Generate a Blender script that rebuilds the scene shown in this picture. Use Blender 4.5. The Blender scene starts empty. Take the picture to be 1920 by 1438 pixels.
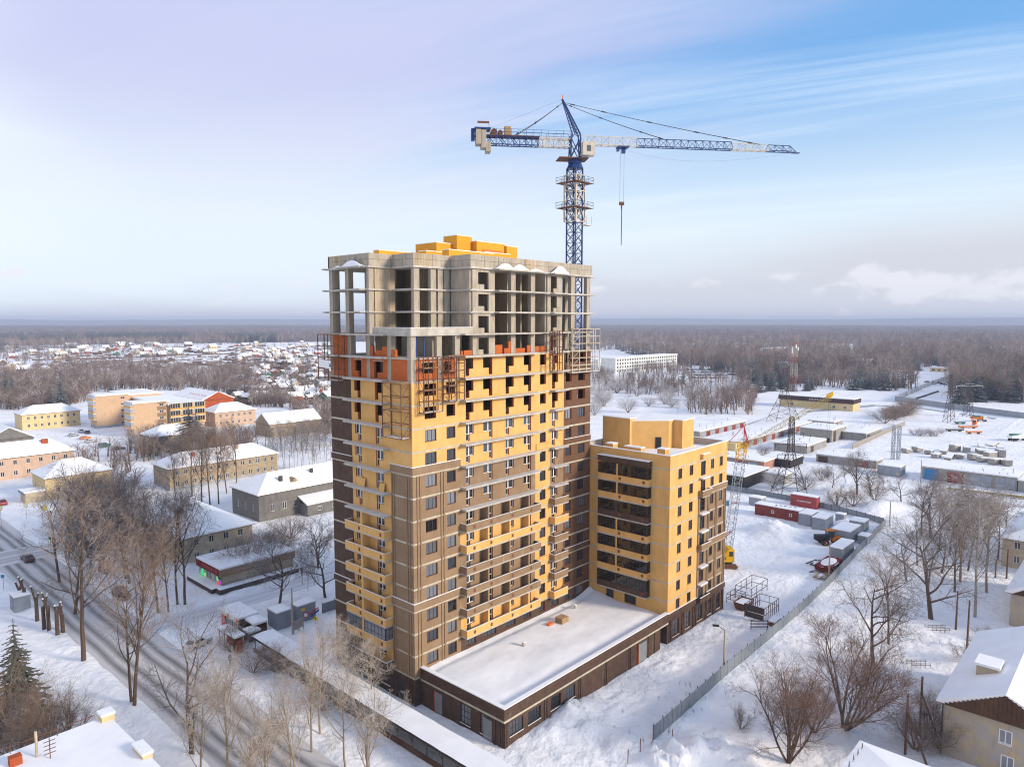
import bpy, bmesh, math, random
import numpy as np
from mathutils import Vector, Matrix, noise as mnoise

R = math.radians
rnd = random.Random(7)
scene = bpy.context.scene
COL = scene.collection

# ------------------------------------------------------------------ camera
# world axes follow the town grid: x along the sunlit long side of the tower,
# y along its shaded side, origin at the foot of the tower's front corner
F_PX, CX, CY, CAM_H = 1333.0, 960.0, 719.0, 50.5
PITCH = math.atan(117.0 / F_PX)
HEAD = R(47.5)                          # angle of u from the camera's right axis
CAMX, CAMY = -57.417, -69.850
_c, _s = math.cos(HEAD), math.sin(HEAD)
RIGHT = Vector((_c, -_s, 0.0))
FWD_H = Vector((_s, _c, 0.0))
FWD = FWD_H * math.cos(PITCH) - Vector((0, 0, 1)) * math.sin(PITCH)
UPV = FWD_H * math.sin(PITCH) + Vector((0, 0, 1)) * math.cos(PITCH)
CAMP = Vector((CAMX, CAMY, CAM_H))

def ray(px, py):
    return FWD + RIGHT * ((px - CX) / F_PX) + UPV * ((CY - py) / F_PX)

def gp(px, py, z=0.0):
    """point of the plane at height z that is seen at photo pixel (px, py)"""
    d = ray(px, py)
    return CAMP + d * ((z - CAM_H) / d.z)

def z_at(base, py):
    """height above a ground point at which photo row py is met"""
    h = Vector((base[0] - CAMX, base[1] - CAMY, 0)).dot(FWD_H)
    t = (CY - py) / F_PX
    k = (t * math.cos(PITCH) - math.sin(PITCH)) / (math.cos(PITCH) + t * math.sin(PITCH))
    return CAM_H + h * k

cam_d = bpy.data.cameras.new('camera')
cam_d.sensor_width = 36.0
cam_d.lens = 36.0 * F_PX / 1920.0
cam_d.clip_start = 1.0
cam_d.clip_end = 40000.0
cam = bpy.data.objects.new('camera', cam_d)
COL.objects.link(cam)
cam.matrix_world = Matrix((
    (RIGHT.x, UPV.x, -FWD.x, CAMP.x),
    (RIGHT.y, UPV.y, -FWD.y, CAMP.y),
    (RIGHT.z, UPV.z, -FWD.z, CAMP.z),
    (0, 0, 0, 1)))
scene.camera = cam

# ------------------------------------------------------------------ light
SUN_EL = R(20.0)
SUN_DIR = Vector((0.36, -0.93, 0)).normalized()      # horizontal direction towards the sun
SUN_STRENGTH, SKY_STRENGTH, EXPOSURE = 2.8, 0.118, 0.58
sun_d = bpy.data.lights.new('sun', 'SUN')
sun_d.energy = SUN_STRENGTH
sun_d.angle = R(12.0)
sun_d.color = (1.0, 0.87, 0.70)
sun = bpy.data.objects.new('sun', sun_d)
COL.objects.link(sun)
to_sun = SUN_DIR * math.cos(SUN_EL) + Vector((0, 0, math.sin(SUN_EL)))
sun.rotation_euler = to_sun.to_track_quat('Z', 'Y').to_euler()
sun.location = (0, -60, 120)

world = bpy.data.worlds.new('World')
scene.world = world
world.use_nodes = True
wt = world.node_tree
for n in list(wt.nodes):
    wt.nodes.remove(n)

def wn(kind, **kw):
    n = wt.nodes.new(kind)
    for k, v in kw.items():
        setattr(n, k, v)
    return n

def wmath(op, a, b=None, clamp=False):
    n = wn('ShaderNodeMath', operation=op, use_clamp=clamp)
    for i, s in enumerate((a, b)):
        if s is None:
            continue
        if isinstance(s, (int, float)):
            n.inputs[i].default_value = s
        else:
            wt.links.new(s, n.inputs[i])
    return n.outputs[0]

def wmix(fac, a, b):
    n = wn('ShaderNodeMix', data_type='RGBA')
    for i, s in ((0, fac), (6, a), (7, b)):
        if isinstance(s, (int, float)):
            n.inputs[i].default_value = s
        elif isinstance(s, tuple):
            n.inputs[i].default_value = s
        else:
            wt.links.new(s, n.inputs[i])
    return n.outputs[2]

def wramp(src, lo, hi):
    n = wn('ShaderNodeMapRange', interpolation_type='SMOOTHSTEP')
    wt.links.new(src, n.inputs[0])
    n.inputs[1].default_value = lo
    n.inputs[2].default_value = hi
    return n.outputs[0]

sky = wn('ShaderNodeTexSky', sky_type='NISHITA')
sky.sun_disc = False
sky.sun_elevation = SUN_EL
# Nishita measures its sun clockwise from +Y
sky.sun_rotation = math.atan2(SUN_DIR.x, SUN_DIR.y)
sky.air_density = 1.0
sky.dust_density = 1.2
sky.ozone_density = 1.5
tc = wn('ShaderNodeTexCoord')
sep = wn('ShaderNodeSeparateXYZ')
wt.links.new(tc.outputs['Generated'], sep.inputs[0])
zc = wmath('MAXIMUM', sep.outputs[2], 0.0)
# cloud layer: direction projected on a flat sheet high above
den = wmath('ADD', zc, 0.10)
cu = wmath('DIVIDE', sep.outputs[0], den)
cv = wmath('DIVIDE', sep.outputs[1], den)

def wnoise(sx, sy, rot, off, scale, detail, rough, dist=0.0):
    comb = wn('ShaderNodeCombineXYZ')
    wt.links.new(cu, comb.inputs[0])
    wt.links.new(cv, comb.inputs[1])
    mp = wn('ShaderNodeMapping', vector_type='TEXTURE')      # turns first, then stretches
    mp.inputs['Rotation'].default_value = (0, 0, rot)
    mp.inputs['Scale'].default_value = (1 / sx, 1 / sy, 1)
    mp.inputs['Location'].default_value = off
    wt.links.new(comb.outputs[0], mp.inputs[0])
    nz = wn('ShaderNodeTexNoise')
    nz.inputs['Scale'].default_value = scale
    nz.inputs['Detail'].default_value = detail
    nz.inputs['Roughness'].default_value = rough
    nz.inputs['Distortion'].default_value = dist
    wt.links.new(mp.outputs[0], nz.inputs['Vector'])
    return nz.outputs['Fac']

streak = wnoise(0.22, 1.0, R(103), (1.3, 0.4, 0), 1.3, 7, 0.55, 0.4)
broad = wnoise(0.55, 0.9, R(15), (3.1, 7.7, 0), 0.42, 3, 0.5, 0.2)
# thin veil everywhere, thicker away from the sun-free north-east gap
along = wmath('ADD', wmath('MULTIPLY', sep.outputs[0], -float(RIGHT.x)), wmath('MULTIPLY', sep.outputs[1], -float(RIGHT.y)))
veil = wmath('ADD', along, wmath('MULTIPLY', wmath('SUBTRACT', broad, 0.5), 0.8))
veil = wmath('ADD', veil, wmath('MULTIPLY', wmath('SUBTRACT', streak, 0.5), 1.25))
veil_f = wramp(veil, -0.46, 0.22)
white_f = wramp(wmath('ADD', along, wmath('MULTIPLY', wmath('SUBTRACT', broad, 0.5), 0.9)), 0.40, 0.72)
lav = wmix(white_f, (3.65, 3.8, 5.3, 1), (5.5, 5.8, 6.6, 1))
blue = wmix(0.75, sky.outputs[0], (1.0, 2.7, 5.4, 1))
wisp = wnoise(0.14, 1.3, R(106), (5.3, 2.4, 0), 1.7, 9, 0.62, 0.5)
blue = wmix(wmath('MULTIPLY', wramp(wisp, 0.42, 0.75), 0.6), blue, (4.6, 5.5, 6.5, 1))
c1 = wmix(wmath('MULTIPLY', veil_f, 0.93), blue, lav)
# pale band above the horizon, then a greyer bank hugging it
pale_f = wramp(zc, 0.33, 0.09)
c2 = wmix(wmath('MULTIPLY', pale_f, 0.85), c1, (5.1, 5.7, 6.0, 1))
bank_n = wmath('ADD', zc, wmath('MULTIPLY', wmath('SUBTRACT', broad, 0.5), 0.10))
bank_n = wmath('ADD', bank_n, wmath('MULTIPLY', along, 0.10))
bank_f = wramp(bank_n, 0.10, 0.015)
c3 = wmix(wmath('MULTIPLY', bank_f, 0.85), c2, (3.9, 3.9, 4.3, 1))
# low cumulus rolls
pufc = wn('ShaderNodeMapping')
pufc.inputs['Scale'].default_value = (1, 1, 2.0)
wt.links.new(tc.outputs['Generated'], pufc.inputs[0])
puf = wn('ShaderNodeTexNoise')
puf.inputs['Scale'].default_value = 15.0
puf.inputs['Detail'].default_value = 7
puf.inputs['Roughness'].default_value = 0.55
wt.links.new(pufc.outputs[0], puf.inputs['Vector'])
big = wn('ShaderNodeTexNoise')
big.inputs['Scale'].default_value = 1.6
big.inputs['Detail'].default_value = 1
wt.links.new(tc.outputs['Generated'], big.inputs['Vector'])
pf = wmath('SUBTRACT', wmath('ADD', puf.outputs['Fac'], wmath('MULTIPLY', big.outputs['Fac'], 0.6)), wmath('MULTIPLY', wmath('ABSOLUTE', wmath('SUBTRACT', zc, 0.045)), 5.0))
pf = wramp(pf, 0.78, 0.92)
c4 = wmix(wmath('MULTIPLY', pf, 0.75), c3, (5.3, 5.3, 5.6, 1))
bg = wn('ShaderNodeBackground')
bg.inputs['Strength'].default_value = SKY_STRENGTH
wt.links.new(c4, bg.inputs['Color'])
wo = wn('ShaderNodeOutputWorld')
wt.links.new(bg.outputs[0], wo.inputs['Surface'])

vs = scene.view_settings
vs.view_transform = 'Standard'
vs.look = 'None'
vs.exposure = EXPOSURE
vs.gamma = 1.0
vs.use_curve_mapping = False
scene.cycles.use_denoising = True
scene.cycles.filter_width = 1.1
scene.cycles.max_bounces = 6
scene.cycles.diffuse_bounces = 3
scene.cycles.glossy_bounces = 2
scene.cycles.transmission_bounces = 2
scene.cycles.volume_bounces = 1
scene.cycles.caustics_reflective = False
scene.cycles.caustics_refractive = False

# ------------------------------------------------------------------ materials
MATS = {}

def pm(name, col, col2=None, scale=1.0, detail=4, rough=0.75, bump=0.0, bscale=None,
       metal=0.0, spec=0.3, lo=0.35, hi=0.65, stretch=(1, 1, 1), obj_var=0.0, emit=0.0, stain=None):
    m = bpy.data.materials.new(name)
    m.use_nodes = True
    nt = m.node_tree
    b = nt.nodes['Principled BSDF']
    b.inputs['Roughness'].default_value = rough
    b.inputs['Metallic'].default_value = metal
    b.inputs['Specular IOR Level'].default_value = spec
    c = (*col, 1)
    b.inputs['Base Color'].default_value = c
    co = None
    if col2 is not None or bump:
        tcn = nt.nodes.new('ShaderNodeTexCoord')
        mp = nt.nodes.new('ShaderNodeMapping')
        mp.inputs['Scale'].default_value = stretch
        nt.links.new(tcn.outputs['Object'], mp.inputs[0])
        nz = nt.nodes.new('ShaderNodeTexNoise')
        nz.inputs['Scale'].default_value = scale
        nz.inputs['Detail'].default_value = detail
        nz.inputs['Roughness'].default_value = 0.6
        nt.links.new(mp.outputs[0], nz.inputs['Vector'])
        if col2 is not None:
            mr = nt.nodes.new('ShaderNodeMapRange')
            mr.inputs[1].default_value = lo
            mr.inputs[2].default_value = hi
            nt.links.new(nz.outputs['Fac'], mr.inputs[0])
            mx = nt.nodes.new('ShaderNodeMix')
            mx.data_type = 'RGBA'
            mx.inputs[6].default_value = c
            mx.inputs[7].default_value = (*col2, 1)
            nt.links.new(mr.outputs[0], mx.inputs[0])
            co = mx.outputs[2]
        if bump:
            nb = nt.nodes.new('ShaderNodeTexNoise')
            nb.inputs['Scale'].default_value = bscale or scale * 4
            nb.inputs['Detail'].default_value = 5
            nt.links.new(mp.outputs[0], nb.inputs['Vector'])
            bp = nt.nodes.new('ShaderNodeBump')
            bp.inputs['Strength'].default_value = min(1.0, bump)
            bp.inputs['Distance'].default_value = 0.08 if bump <= 1 else bump * 0.1
            nt.links.new(nb.outputs['Fac'], bp.inputs['Height'])
            nt.links.new(bp.outputs[0], b.inputs['Normal'])
    if stain:                                   # run-down marks and salt bloom
        scol, amt, sst, slo, shi = stain
        tc2 = nt.nodes.new('ShaderNodeTexCoord')
        mp2 = nt.nodes.new('ShaderNodeMapping')
        mp2.inputs['Scale'].default_value = sst
        nt.links.new(tc2.outputs['Object'], mp2.inputs[0])
        n2 = nt.nodes.new('ShaderNodeTexNoise')
        n2.inputs['Scale'].default_value = 1.0
        n2.inputs['Detail'].default_value = 9
        n2.inputs['Roughness'].default_value = 0.68
        nt.links.new(mp2.outputs[0], n2.inputs['Vector'])
        r2 = nt.nodes.new('ShaderNodeMapRange')
        r2.inputs[1].default_value, r2.inputs[2].default_value, r2.inputs[4].default_value = slo, shi, amt
        nt.links.new(n2.outputs['Fac'], r2.inputs[0])
        m2 = nt.nodes.new('ShaderNodeMix')
        m2.data_type = 'RGBA'
        m2.inputs[7].default_value = (*scol, 1)
        nt.links.new(r2.outputs[0], m2.inputs[0])
        nt.links.new(co, m2.inputs[6]) if co is not None else None
        co = m2.outputs[2]
    if obj_var:
        oi = nt.nodes.new('ShaderNodeObjectInfo')
        hs = nt.nodes.new('ShaderNodeHueSaturation')
        mr2 = nt.nodes.new('ShaderNodeMapRange')
        mr2.inputs[3].default_value = 1 - obj_var
        mr2.inputs[4].default_value = 1 + obj_var
        nt.links.new(oi.outputs['Random'], mr2.inputs[0])
        nt.links.new(mr2.outputs[0], hs.inputs['Value'])
        if co is None:
            hs.inputs['Color'].default_value = c
        else:
            nt.links.new(co, hs.inputs['Color'])
        co = hs.outputs[0]
    if co is not None:
        nt.links.new(co, b.inputs['Base Color'])
    if emit:
        b.inputs['Emission Color'].default_value = c
        b.inputs['Emission Strength'].default_value = emit
    MATS[name] = m
    return m

pm('snow', (0.88, 0.87, 0.86), (0.82, 0.81, 0.80), scale=0.25, rough=0.9, bump=0.5, bscale=1.6, spec=0.15)
pm('roof_snow', (0.89, 0.88, 0.87), (0.83, 0.82, 0.81), scale=0.35, rough=0.9, bump=0.35, bscale=0.9, spec=0.15)
pm('roof_yellow', (0.72, 0.33, 0.025), (0.66, 0.29, 0.02), scale=0.5, rough=0.85)
pm('yellow', (0.74, 0.43, 0.15), (0.655, 0.37, 0.12), scale=0.45, rough=0.85, bump=0.25, bscale=9, spec=0.15, stain=((0.40, 0.24, 0.10), 0.5, (0.9, 0.9, 0.22), 0.5, 0.8))
pm('taupe', (0.295, 0.195, 0.115), (0.245, 0.158, 0.092), scale=0.5, rough=0.85, bump=0.25, bscale=9, spec=0.15, stain=((0.46, 0.38, 0.29), 0.45, (1.1, 1.1, 0.4), 0.56, 0.8))
pm('chocolate', (0.135, 0.070, 0.040), (0.165, 0.088, 0.052), scale=0.9, rough=0.85, bump=0.25, bscale=9, lo=0.45, hi=0.8, spec=0.15, stain=((0.45, 0.38, 0.32), 0.5, (1.6, 1.6, 0.9), 0.6, 0.78))
pm('dark_brown', (0.080, 0.047, 0.033), (0.105, 0.064, 0.046), scale=0.9, rough=0.85, bump=0.25, bscale=9, spec=0.15, stain=((0.40, 0.35, 0.31), 0.4, (1.5, 1.5, 0.7), 0.58, 0.8))
pm('band', (0.55, 0.49, 0.38), (0.42, 0.36, 0.27), scale=1.4, rough=0.85, spec=0.2)
pm('slab', (0.52, 0.48, 0.41), (0.38, 0.34, 0.28), scale=0.9, rough=0.9, bump=0.3, spec=0.15)
pm('slab_top', (0.66, 0.64, 0.61), (0.55, 0.52, 0.48), scale=0.8, rough=0.9, spec=0.15)
pm('concrete', (0.50, 0.43, 0.335), (0.29, 0.245, 0.185), scale=1.1, lo=0.28, hi=0.72, detail=8, rough=0.9, bump=0.5, bscale=3, spec=0.15, stretch=(1, 1, 0.35), stain=((0.13, 0.105, 0.08), 0.75, (2.2, 2.2, 0.3), 0.54, 0.78))
pm('concrete_board', (0.52, 0.42, 0.29), (0.28, 0.21, 0.135), scale=2.6, lo=0.3, hi=0.68, rough=0.9, bump=0.4, bscale=4, spec=0.15, stretch=(1, 1, 0.06))
pm('brick', (0.52, 0.135, 0.035), (0.44, 0.105, 0.028), scale=3.0, rough=0.85, bump=0.4, bscale=12, spec=0.15)
pm('glass', (0.035, 0.04, 0.05), rough=0.06, spec=0.75, obj_var=0.9)
pm('glass_grey', (0.16, 0.17, 0.19), rough=0.08, spec=0.75, obj_var=0.5)  # lighter base colour paints in the sky reflected by some panes
pm('frame_white', (0.78, 0.77, 0.74), rough=0.5)
pm('frame_dark', (0.045, 0.04, 0.038), rough=0.5)
pm('interior', (0.10, 0.08, 0.065), rough=0.9)
pm('crane_blue', (0.008, 0.033, 0.135), (0.012, 0.045, 0.16), scale=2, rough=0.5, spec=0.4)
pm('crane_white', (0.62, 0.55, 0.44), (0.50, 0.42, 0.33), scale=1.5, rough=0.6)
pm('cable', (0.05, 0.05, 0.06), rough=0.6)
pm('rust', (0.12, 0.05, 0.03), (0.20, 0.09, 0.05), scale=5, rough=0.9)
pm('dark_steel', (0.055, 0.045, 0.045), (0.09, 0.06, 0.05), scale=4, rough=0.7)
pm('black', (0.018, 0.018, 0.02), rough=0.7)
pm('pale_wood', (0.45, 0.30, 0.16), (0.32, 0.20, 0.10), scale=3, rough=0.85)
pm('blue_paint', (0.02, 0.08, 0.36), rough=0.5)
pm('orange_paint', (0.75, 0.17, 0.03), rough=0.6)
pm('white_paint', (0.78, 0.77, 0.74), rough=0.6)
pm('grey_paint', (0.24, 0.25, 0.26), (0.20, 0.21, 0.22), scale=1.0, rough=0.6)

# ------------------------------------------------------------------ mesh helpers
BASE = {}

class MB:
    def __init__(s):
        s.v = []
        s.f = []

    def quad(s, *p):
        n = len(s.v)
        s.v += [tuple(q) for q in p]
        s.f.append(tuple(range(n, n + len(p))))
        return s

    def box(s, x0, x1, y0, y1, z0, z1):
        n = len(s.v)
        s.v += [(x0, y0, z0), (x1, y0, z0), (x1, y1, z0), (x0, y1, z0),
                (x0, y0, z1), (x1, y0, z1), (x1, y1, z1), (x0, y1, z1)]
        for f in ((0, 3, 2, 1), (4, 5, 6, 7), (0, 1, 5, 4), (1, 2, 6, 5), (2, 3, 7, 6), (3, 0, 4, 7)):
            s.f.append(tuple(n + i for i in f))
        return s

    def obox(s, c, ax, ay, az):
        """oriented box: centre and three half-axis vectors"""
        n = len(s.v)
        c, ax, ay, az = Vector(c), Vector(ax), Vector(ay), Vector(az)
        for k in (-1, 1):
            for i, j in ((-1, -1), (1, -1), (1, 1), (-1, 1)):
                s.v.append(tuple(c + ax * i + ay * j + az * k))
        for f in ((0, 3, 2, 1), (4, 5, 6, 7), (0, 1, 5, 4), (1, 2, 6, 5), (2, 3, 7, 6), (3, 0, 4, 7)):
            s.f.append(tuple(n + i for i in f))
        return s

    def bar(s, p, q, w, w2=None, n=4, cap=True):
        p, q = Vector(p), Vector(q)
        d = q - p
        if d.length < 1e-6:
            return s
        d.normalize()
        a = d.cross(Vector((0, 0, 1)))
        if a.length < 1e-3:
            a = Vector((1, 0, 0))
        a.normalize()
        b = d.cross(a)
        w2 = w if w2 is None else w2
        k = len(s.v)
        ph = math.pi / n
        for o, r in ((p, w), (q, w2)):
            for i in range(n):
                t = 2 * math.pi * i / n + ph
                s.v.append(tuple(o + (a * math.cos(t) + b * math.sin(t)) * r))
        for i in range(n):
            j = (i + 1) % n
            s.f.append((k + i, k + n + i, k + n + j, k + j))
        if cap:
            s.f.append(tuple(k + i for i in range(n)))
            s.f.append(tuple(k + n + i for i in reversed(range(n))))
        return s

    def path(s, pts, w, n=4):
        for i in range(len(pts) - 1):
            s.bar(pts[i], pts[i + 1], w, n=n)
        return s

    def prism(s, poly, z0, z1):
        """polygon in xy, counter-clockwise, extruded in z"""
        n, k = len(poly), len(s.v)
        s.v += [(x, y, z0) for x, y in poly] + [(x, y, z1) for x, y in poly]
        for i in range(n):
            j = (i + 1) % n
            s.f.append((k + i, k + j, k + n + j, k + n + i))
        s.f.append(tuple(k + i for i in reversed(range(n))))
        s.f.append(tuple(k + n + i for i in range(n)))
        return s

    def xprism(s, poly, x0, x1):
        """polygon in yz extruded along x"""
        n, k = len(poly), len(s.v)
        s.v += [(x0, y, z) for y, z in poly] + [(x1, y, z) for y, z in poly]
        for i in range(n):
            j = (i + 1) % n
            s.f.append((k + i, k + j, k + n + j, k + n + i))
        s.f.append(tuple(k + i for i in reversed(range(n))))
        s.f.append(tuple(k + n + i for i in range(n)))
        return s

    def yprism(s, poly, y0, y1):
        """polygon in xz extruded along y"""
        n, k = len(poly), len(s.v)
        s.v += [(x, y0, z) for x, z in poly] + [(x, y1, z) for x, z in poly]
        for i in range(n):
            j = (i + 1) % n
            s.f.append((k + i, k + n + i, k + n + j, k + j))
        s.f.append(tuple(k + i for i in range(n)))
        s.f.append(tuple(k + n + i for i in reversed(range(n))))
        return s

    def cyl(s, c, r, z0, z1, n=12, r2=None):
        return s.bar((c[0], c[1], z0), (c[0], c[1], z1), r, r2, n)

    def mesh(s, name, mat, org=(0, 0, 0), smooth=False, fix=False):
        me = bpy.data.meshes.new(name)
        ox, oy, oz = org
        me.from_pydata([(x - ox, y - oy, z - oz) for x, y, z in s.v], [], s.f)
        if mat:
            me.materials.append(MATS[mat])
        if fix:
            bm = bmesh.new()
            bm.from_mesh(me)
            bmesh.ops.recalc_face_normals(bm, faces=bm.faces)
            bm.to_mesh(me)
            bm.free()
        if smooth:
            me.shade_smooth()
        return me

    def islands(s, name, mat, parent):
        """one object for each group of boxes that touch"""
        n = len(s.v) // 8
        a = np.array(s.v).reshape(n, 8, 3)
        lo, hi = a.min(1) - 0.006, a.max(1) + 0.006
        lab = -np.ones(n, int)
        k = 0
        for i in range(n):
            if lab[i] >= 0:
                continue
            st = [i]
            lab[i] = k
            while st:
                j = st.pop()
                t = np.where((lab < 0) & (lo <= hi[j]).all(1) & (hi >= lo[j]).all(1))[0]
                lab[t] = k
                st += t.tolist()
            k += 1
        out = []
        for q in range(k):
            m = MB()
            for i in np.where(lab == q)[0]:
                m.box(*[float(c) for pr in zip(a[i].min(0), a[i].max(0)) for c in pr])
            out.append(m.build(name, mat, parent))
        return out

    def build(s, name, mat, parent=None, smooth=False, fix=False):
        org = BASE.get(parent.name, (0, 0, 0)) if parent else (0, 0, 0)
        o = bpy.data.objects.new(name, s.mesh(name, mat, org, smooth, fix))
        COL.objects.link(o)
        if parent:
            o.parent = parent
            BASE[o.name] = org
        return o


def thing(name, label, cat, loc=(0, 0, 0), group=None, rz=0.0):
    o = bpy.data.objects.new(name, None)
    COL.objects.link(o)
    o.location = loc
    o.rotation_euler = (0, 0, rz)
    o.empty_display_size = 0.5
    o['label'] = label
    o['category'] = cat
    if group:
        o['group'] = group
    BASE[o.name] = tuple(loc)
    return o


def tag(o, label, cat, group=None):
    o['label'] = label
    o['category'] = cat
    if group:
        o['group'] = group
    return o


def inst(name, me, parent, loc, rz=0.0, scale=None):
    """a part that shares mesh data; loc in world coordinates"""
    o = bpy.data.objects.new(name, me)
    COL.objects.link(o)
    if parent:
        b = BASE[parent.name]
        o.parent = parent
        o.location = (loc[0] - b[0], loc[1] - b[1], loc[2] - b[2])
    else:
        o.location = loc
    o.rotation_euler = (0, 0, rz)
    if scale:
        o.scale = scale
    BASE[o.name] = tuple(loc)
    return o


def child(name, me, parent):
    """sub-part sharing its parent's frame"""
    o = bpy.data.objects.new(name, me)
    COL.objects.link(o)
    o.parent = parent
    return o


def copy_tree(o, loc=None, rz=None, label=None, group=None, parent=None, scale=None):
    c = o.copy()
    COL.objects.link(c)
    if parent:
        c.parent = parent
    if loc is not None:
        c.location = loc
    if rz is not None:
        c.rotation_euler = (0, 0, rz)
    if scale is not None:
        c.scale = (scale,) * 3 if isinstance(scale, (int, float)) else scale
    if label:
        c['label'] = label
    if group:
        c['group'] = group
    for ch in o.children:
        copy_tree(ch, parent=c)
    return c


def cells(a0, a1, z0, z1, holes):
    """split a rectangle around rectangular holes -> list of solid rectangles"""
    out = []
    xs = sorted({a0, a1, *[min(max(h[0], a0), a1) for h in holes], *[min(max(h[1], a0), a1) for h in holes]})
    for i in range(len(xs) - 1):
        xa, xb = xs[i], xs[i + 1]
        if xb - xa < 1e-5:
            continue
        hs = sorted((max(h[2], z0), min(h[3], z1)) for h in holes if h[0] < xb - 1e-6 and h[1] > xa + 1e-6 and h[3] > z0 and h[2] < z1)
        z = z0
        for h0, h1 in hs:
            if h0 > z + 1e-5:
                out.append((xa, xb, z, h0))
            z = max(z, h1)
        if z < z1 - 1e-5:
            out.append((xa, xb, z, z1))
    return out


def wall_x(mb, x0, x1, z0, z1, y0, y1, holes=()):
    for a, b, c, d in cells(x0, x1, z0, z1, holes):
        mb.box(a, b, y0, y1, c, d)


def wall_y(mb, y0, y1, z0, z1, x0, x1, holes=()):
    for a, b, c, d in cells(y0, y1, z0, z1, holes):
        mb.box(x0, x1, a, b, c, d)


WCACHE = {}

def win_meshes(w, h, cols, rows, frame, glass, bar=0.06, door=None):
    """window facing -y, origin at lower left; door = (side, width, drop) adds a balcony door beside it"""
    key = (round(w, 2), round(h, 2), cols, rows, frame, glass, bar, door)
    if key in WCACHE:
        return WCACHE[key]
    fm, pmh = MB(), MB()
    rects = []
    if door:
        side, dw, drop = door
        if side == 'l':
            rects = [(0, dw, -drop, h, 1, 2), (dw, w, 0, h, 1, 1)]
        else:
            rects = [(0, w - dw, 0, h, 1, 1), (w - dw, w, -drop, h, 1, 2)]
    else:
        rects = [(0, w, 0, h, cols, rows)]
    t = bar
    for (xa, xb, za, zb, nc, nr) in rects:
        fm.box(xa, xb, 0, 0.08, za, za + t).box(xa, xb, 0, 0.08, zb - t, zb)
        fm.box(xa, xa + t, 0, 0.08, za + t, zb - t).box(xb - t, xb, 0, 0.08, za + t, zb - t)
        for i in range(1, nc):
            x = xa + (xb - xa) * i / nc
            fm.box(x - t * 0.5, x + t * 0.5, 0, 0.07, za + t, zb - t)
        for j in range(1, nr):
            z = za + (zb - za) * (j / nr if not door else 0.40)
            fm.box(xa + t, xb - t, 0.003, 0.067, z - t * 0.5, z + t * 0.5)
        pmh.box(xa + t * 0.5, xb - t * 0.5, 0.035, 0.055, za + t * 0.5, zb - t * 0.5)
    r = (fm.mesh('window', frame), pmh.mesh('pane', glass))
    WCACHE[key] = r
    return r


def window(parent, pos, facing, w, h, cols=2, rows=1, frame='frame_dark', glass='glass', bar=0.06, door=None, sill=None):
    """facing: 'R' (-y), 'L' (-x), 'B' (+y), 'E' (+x). pos = world lower-left seen from outside"""
    rz = {'R': 0.0, 'L': -math.pi / 2, 'B': math.pi, 'E': math.pi / 2}[facing]
    fme, pme = win_meshes(w, h, cols, rows, frame, glass, bar, door)
    o = inst('window', fme, parent, pos, rz)
    child('pane', pme, o)
    if sill:
        key = ('sill', round(w, 2), sill)
        if key not in WCACHE:
            WCACHE[key] = MB().box(-0.06, w + 0.06, -0.16, 0.0, -0.09, -0.01).mesh('sill', sill)
        child('sill', WCACHE[key], o)
    return o
# see-through glazing of the wing's loggias
lg = bpy.data.materials.new('loggia_glass')
lg.use_nodes = True
_nt = lg.node_tree
_nt.nodes.remove(_nt.nodes['Principled BSDF'])
_tr = _nt.nodes.new('ShaderNodeBsdfTransparent')
_tr.inputs[0].default_value = (0.42, 0.41, 0.40, 1)
_gl = _nt.nodes.new('ShaderNodeBsdfGlossy')
_gl.inputs['Roughness'].default_value = 0.05
_gl.inputs['Color'].default_value = (0.9, 0.92, 0.95, 1)
_fr = _nt.nodes.new('ShaderNodeFresnel')
_mx = _nt.nodes.new('ShaderNodeMixShader')
_nt.links.new(_fr.outputs[0], _mx.inputs[0])
_nt.links.new(_tr.outputs[0], _mx.inputs[1])
_nt.links.new(_gl.outputs[0], _mx.inputs[2])
_nt.links.new(_mx.outputs[0], _nt.nodes['Material Output'].inputs['Surface'])
MATS['loggia_glass'] = lg

# ------------------------------------------------------------------ main tower
FH, Z0 = 3.0, 3.8
def zk(k):
    return Z0 + FH * k

TW, TD = 38.1, 18.1                       # length along x, depth along y
tower = thing('apartment_tower', 'tall unfinished apartment tower, yellow and brown below bare concrete floors', 'tower block', (19, 9, 0))

RW = [('w', 2.12, 4.10), ('w', 5.90, 7.50)]                                   # corner block windows on the sunlit side
RD = [('l', 9.45, 10.95), ('r', 12.85, 14.70), ('l', 17.45, 19.20), ('r', 21.4, 23.1)]
RW3 = (25.15, 26.55)
RD5 = ('l', 28.05, 29.5)
RB = [(31.5, 33.0), (34.75, 36.6)]
LD = [('l', 12.38, 10.9), ('r', 7.66, 6.0)]                                   # on the shaded side, y runs right to left
DW = 0.72
SILL, HEADZ = 1.05, 2.62
DSILL, DBOT = 1.18, 0.22

def door_holes(d, z, flip=False):
    side, a, b = d
    lo, hi = min(a, b), max(a, b)
    # side as seen from outside
    left = (side == 'l')
    if flip:                      # shaded side: left in the picture is the larger y
        door = (hi - DW, hi) if not left else (lo, lo + DW)
        win = (lo, hi - DW) if not left else (lo + DW, hi)
        # 'l' = window left, door right ; 'r' = door left, window right
    else:
        door = (lo, lo + DW) if left else (hi - DW, hi)
        win = (lo + DW, hi) if left else (lo, hi - DW)
    return [(win[0], win[1], z + DSILL, z + HEADZ), (door[0], door[1], z + DBOT, z + HEADZ)]

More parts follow.
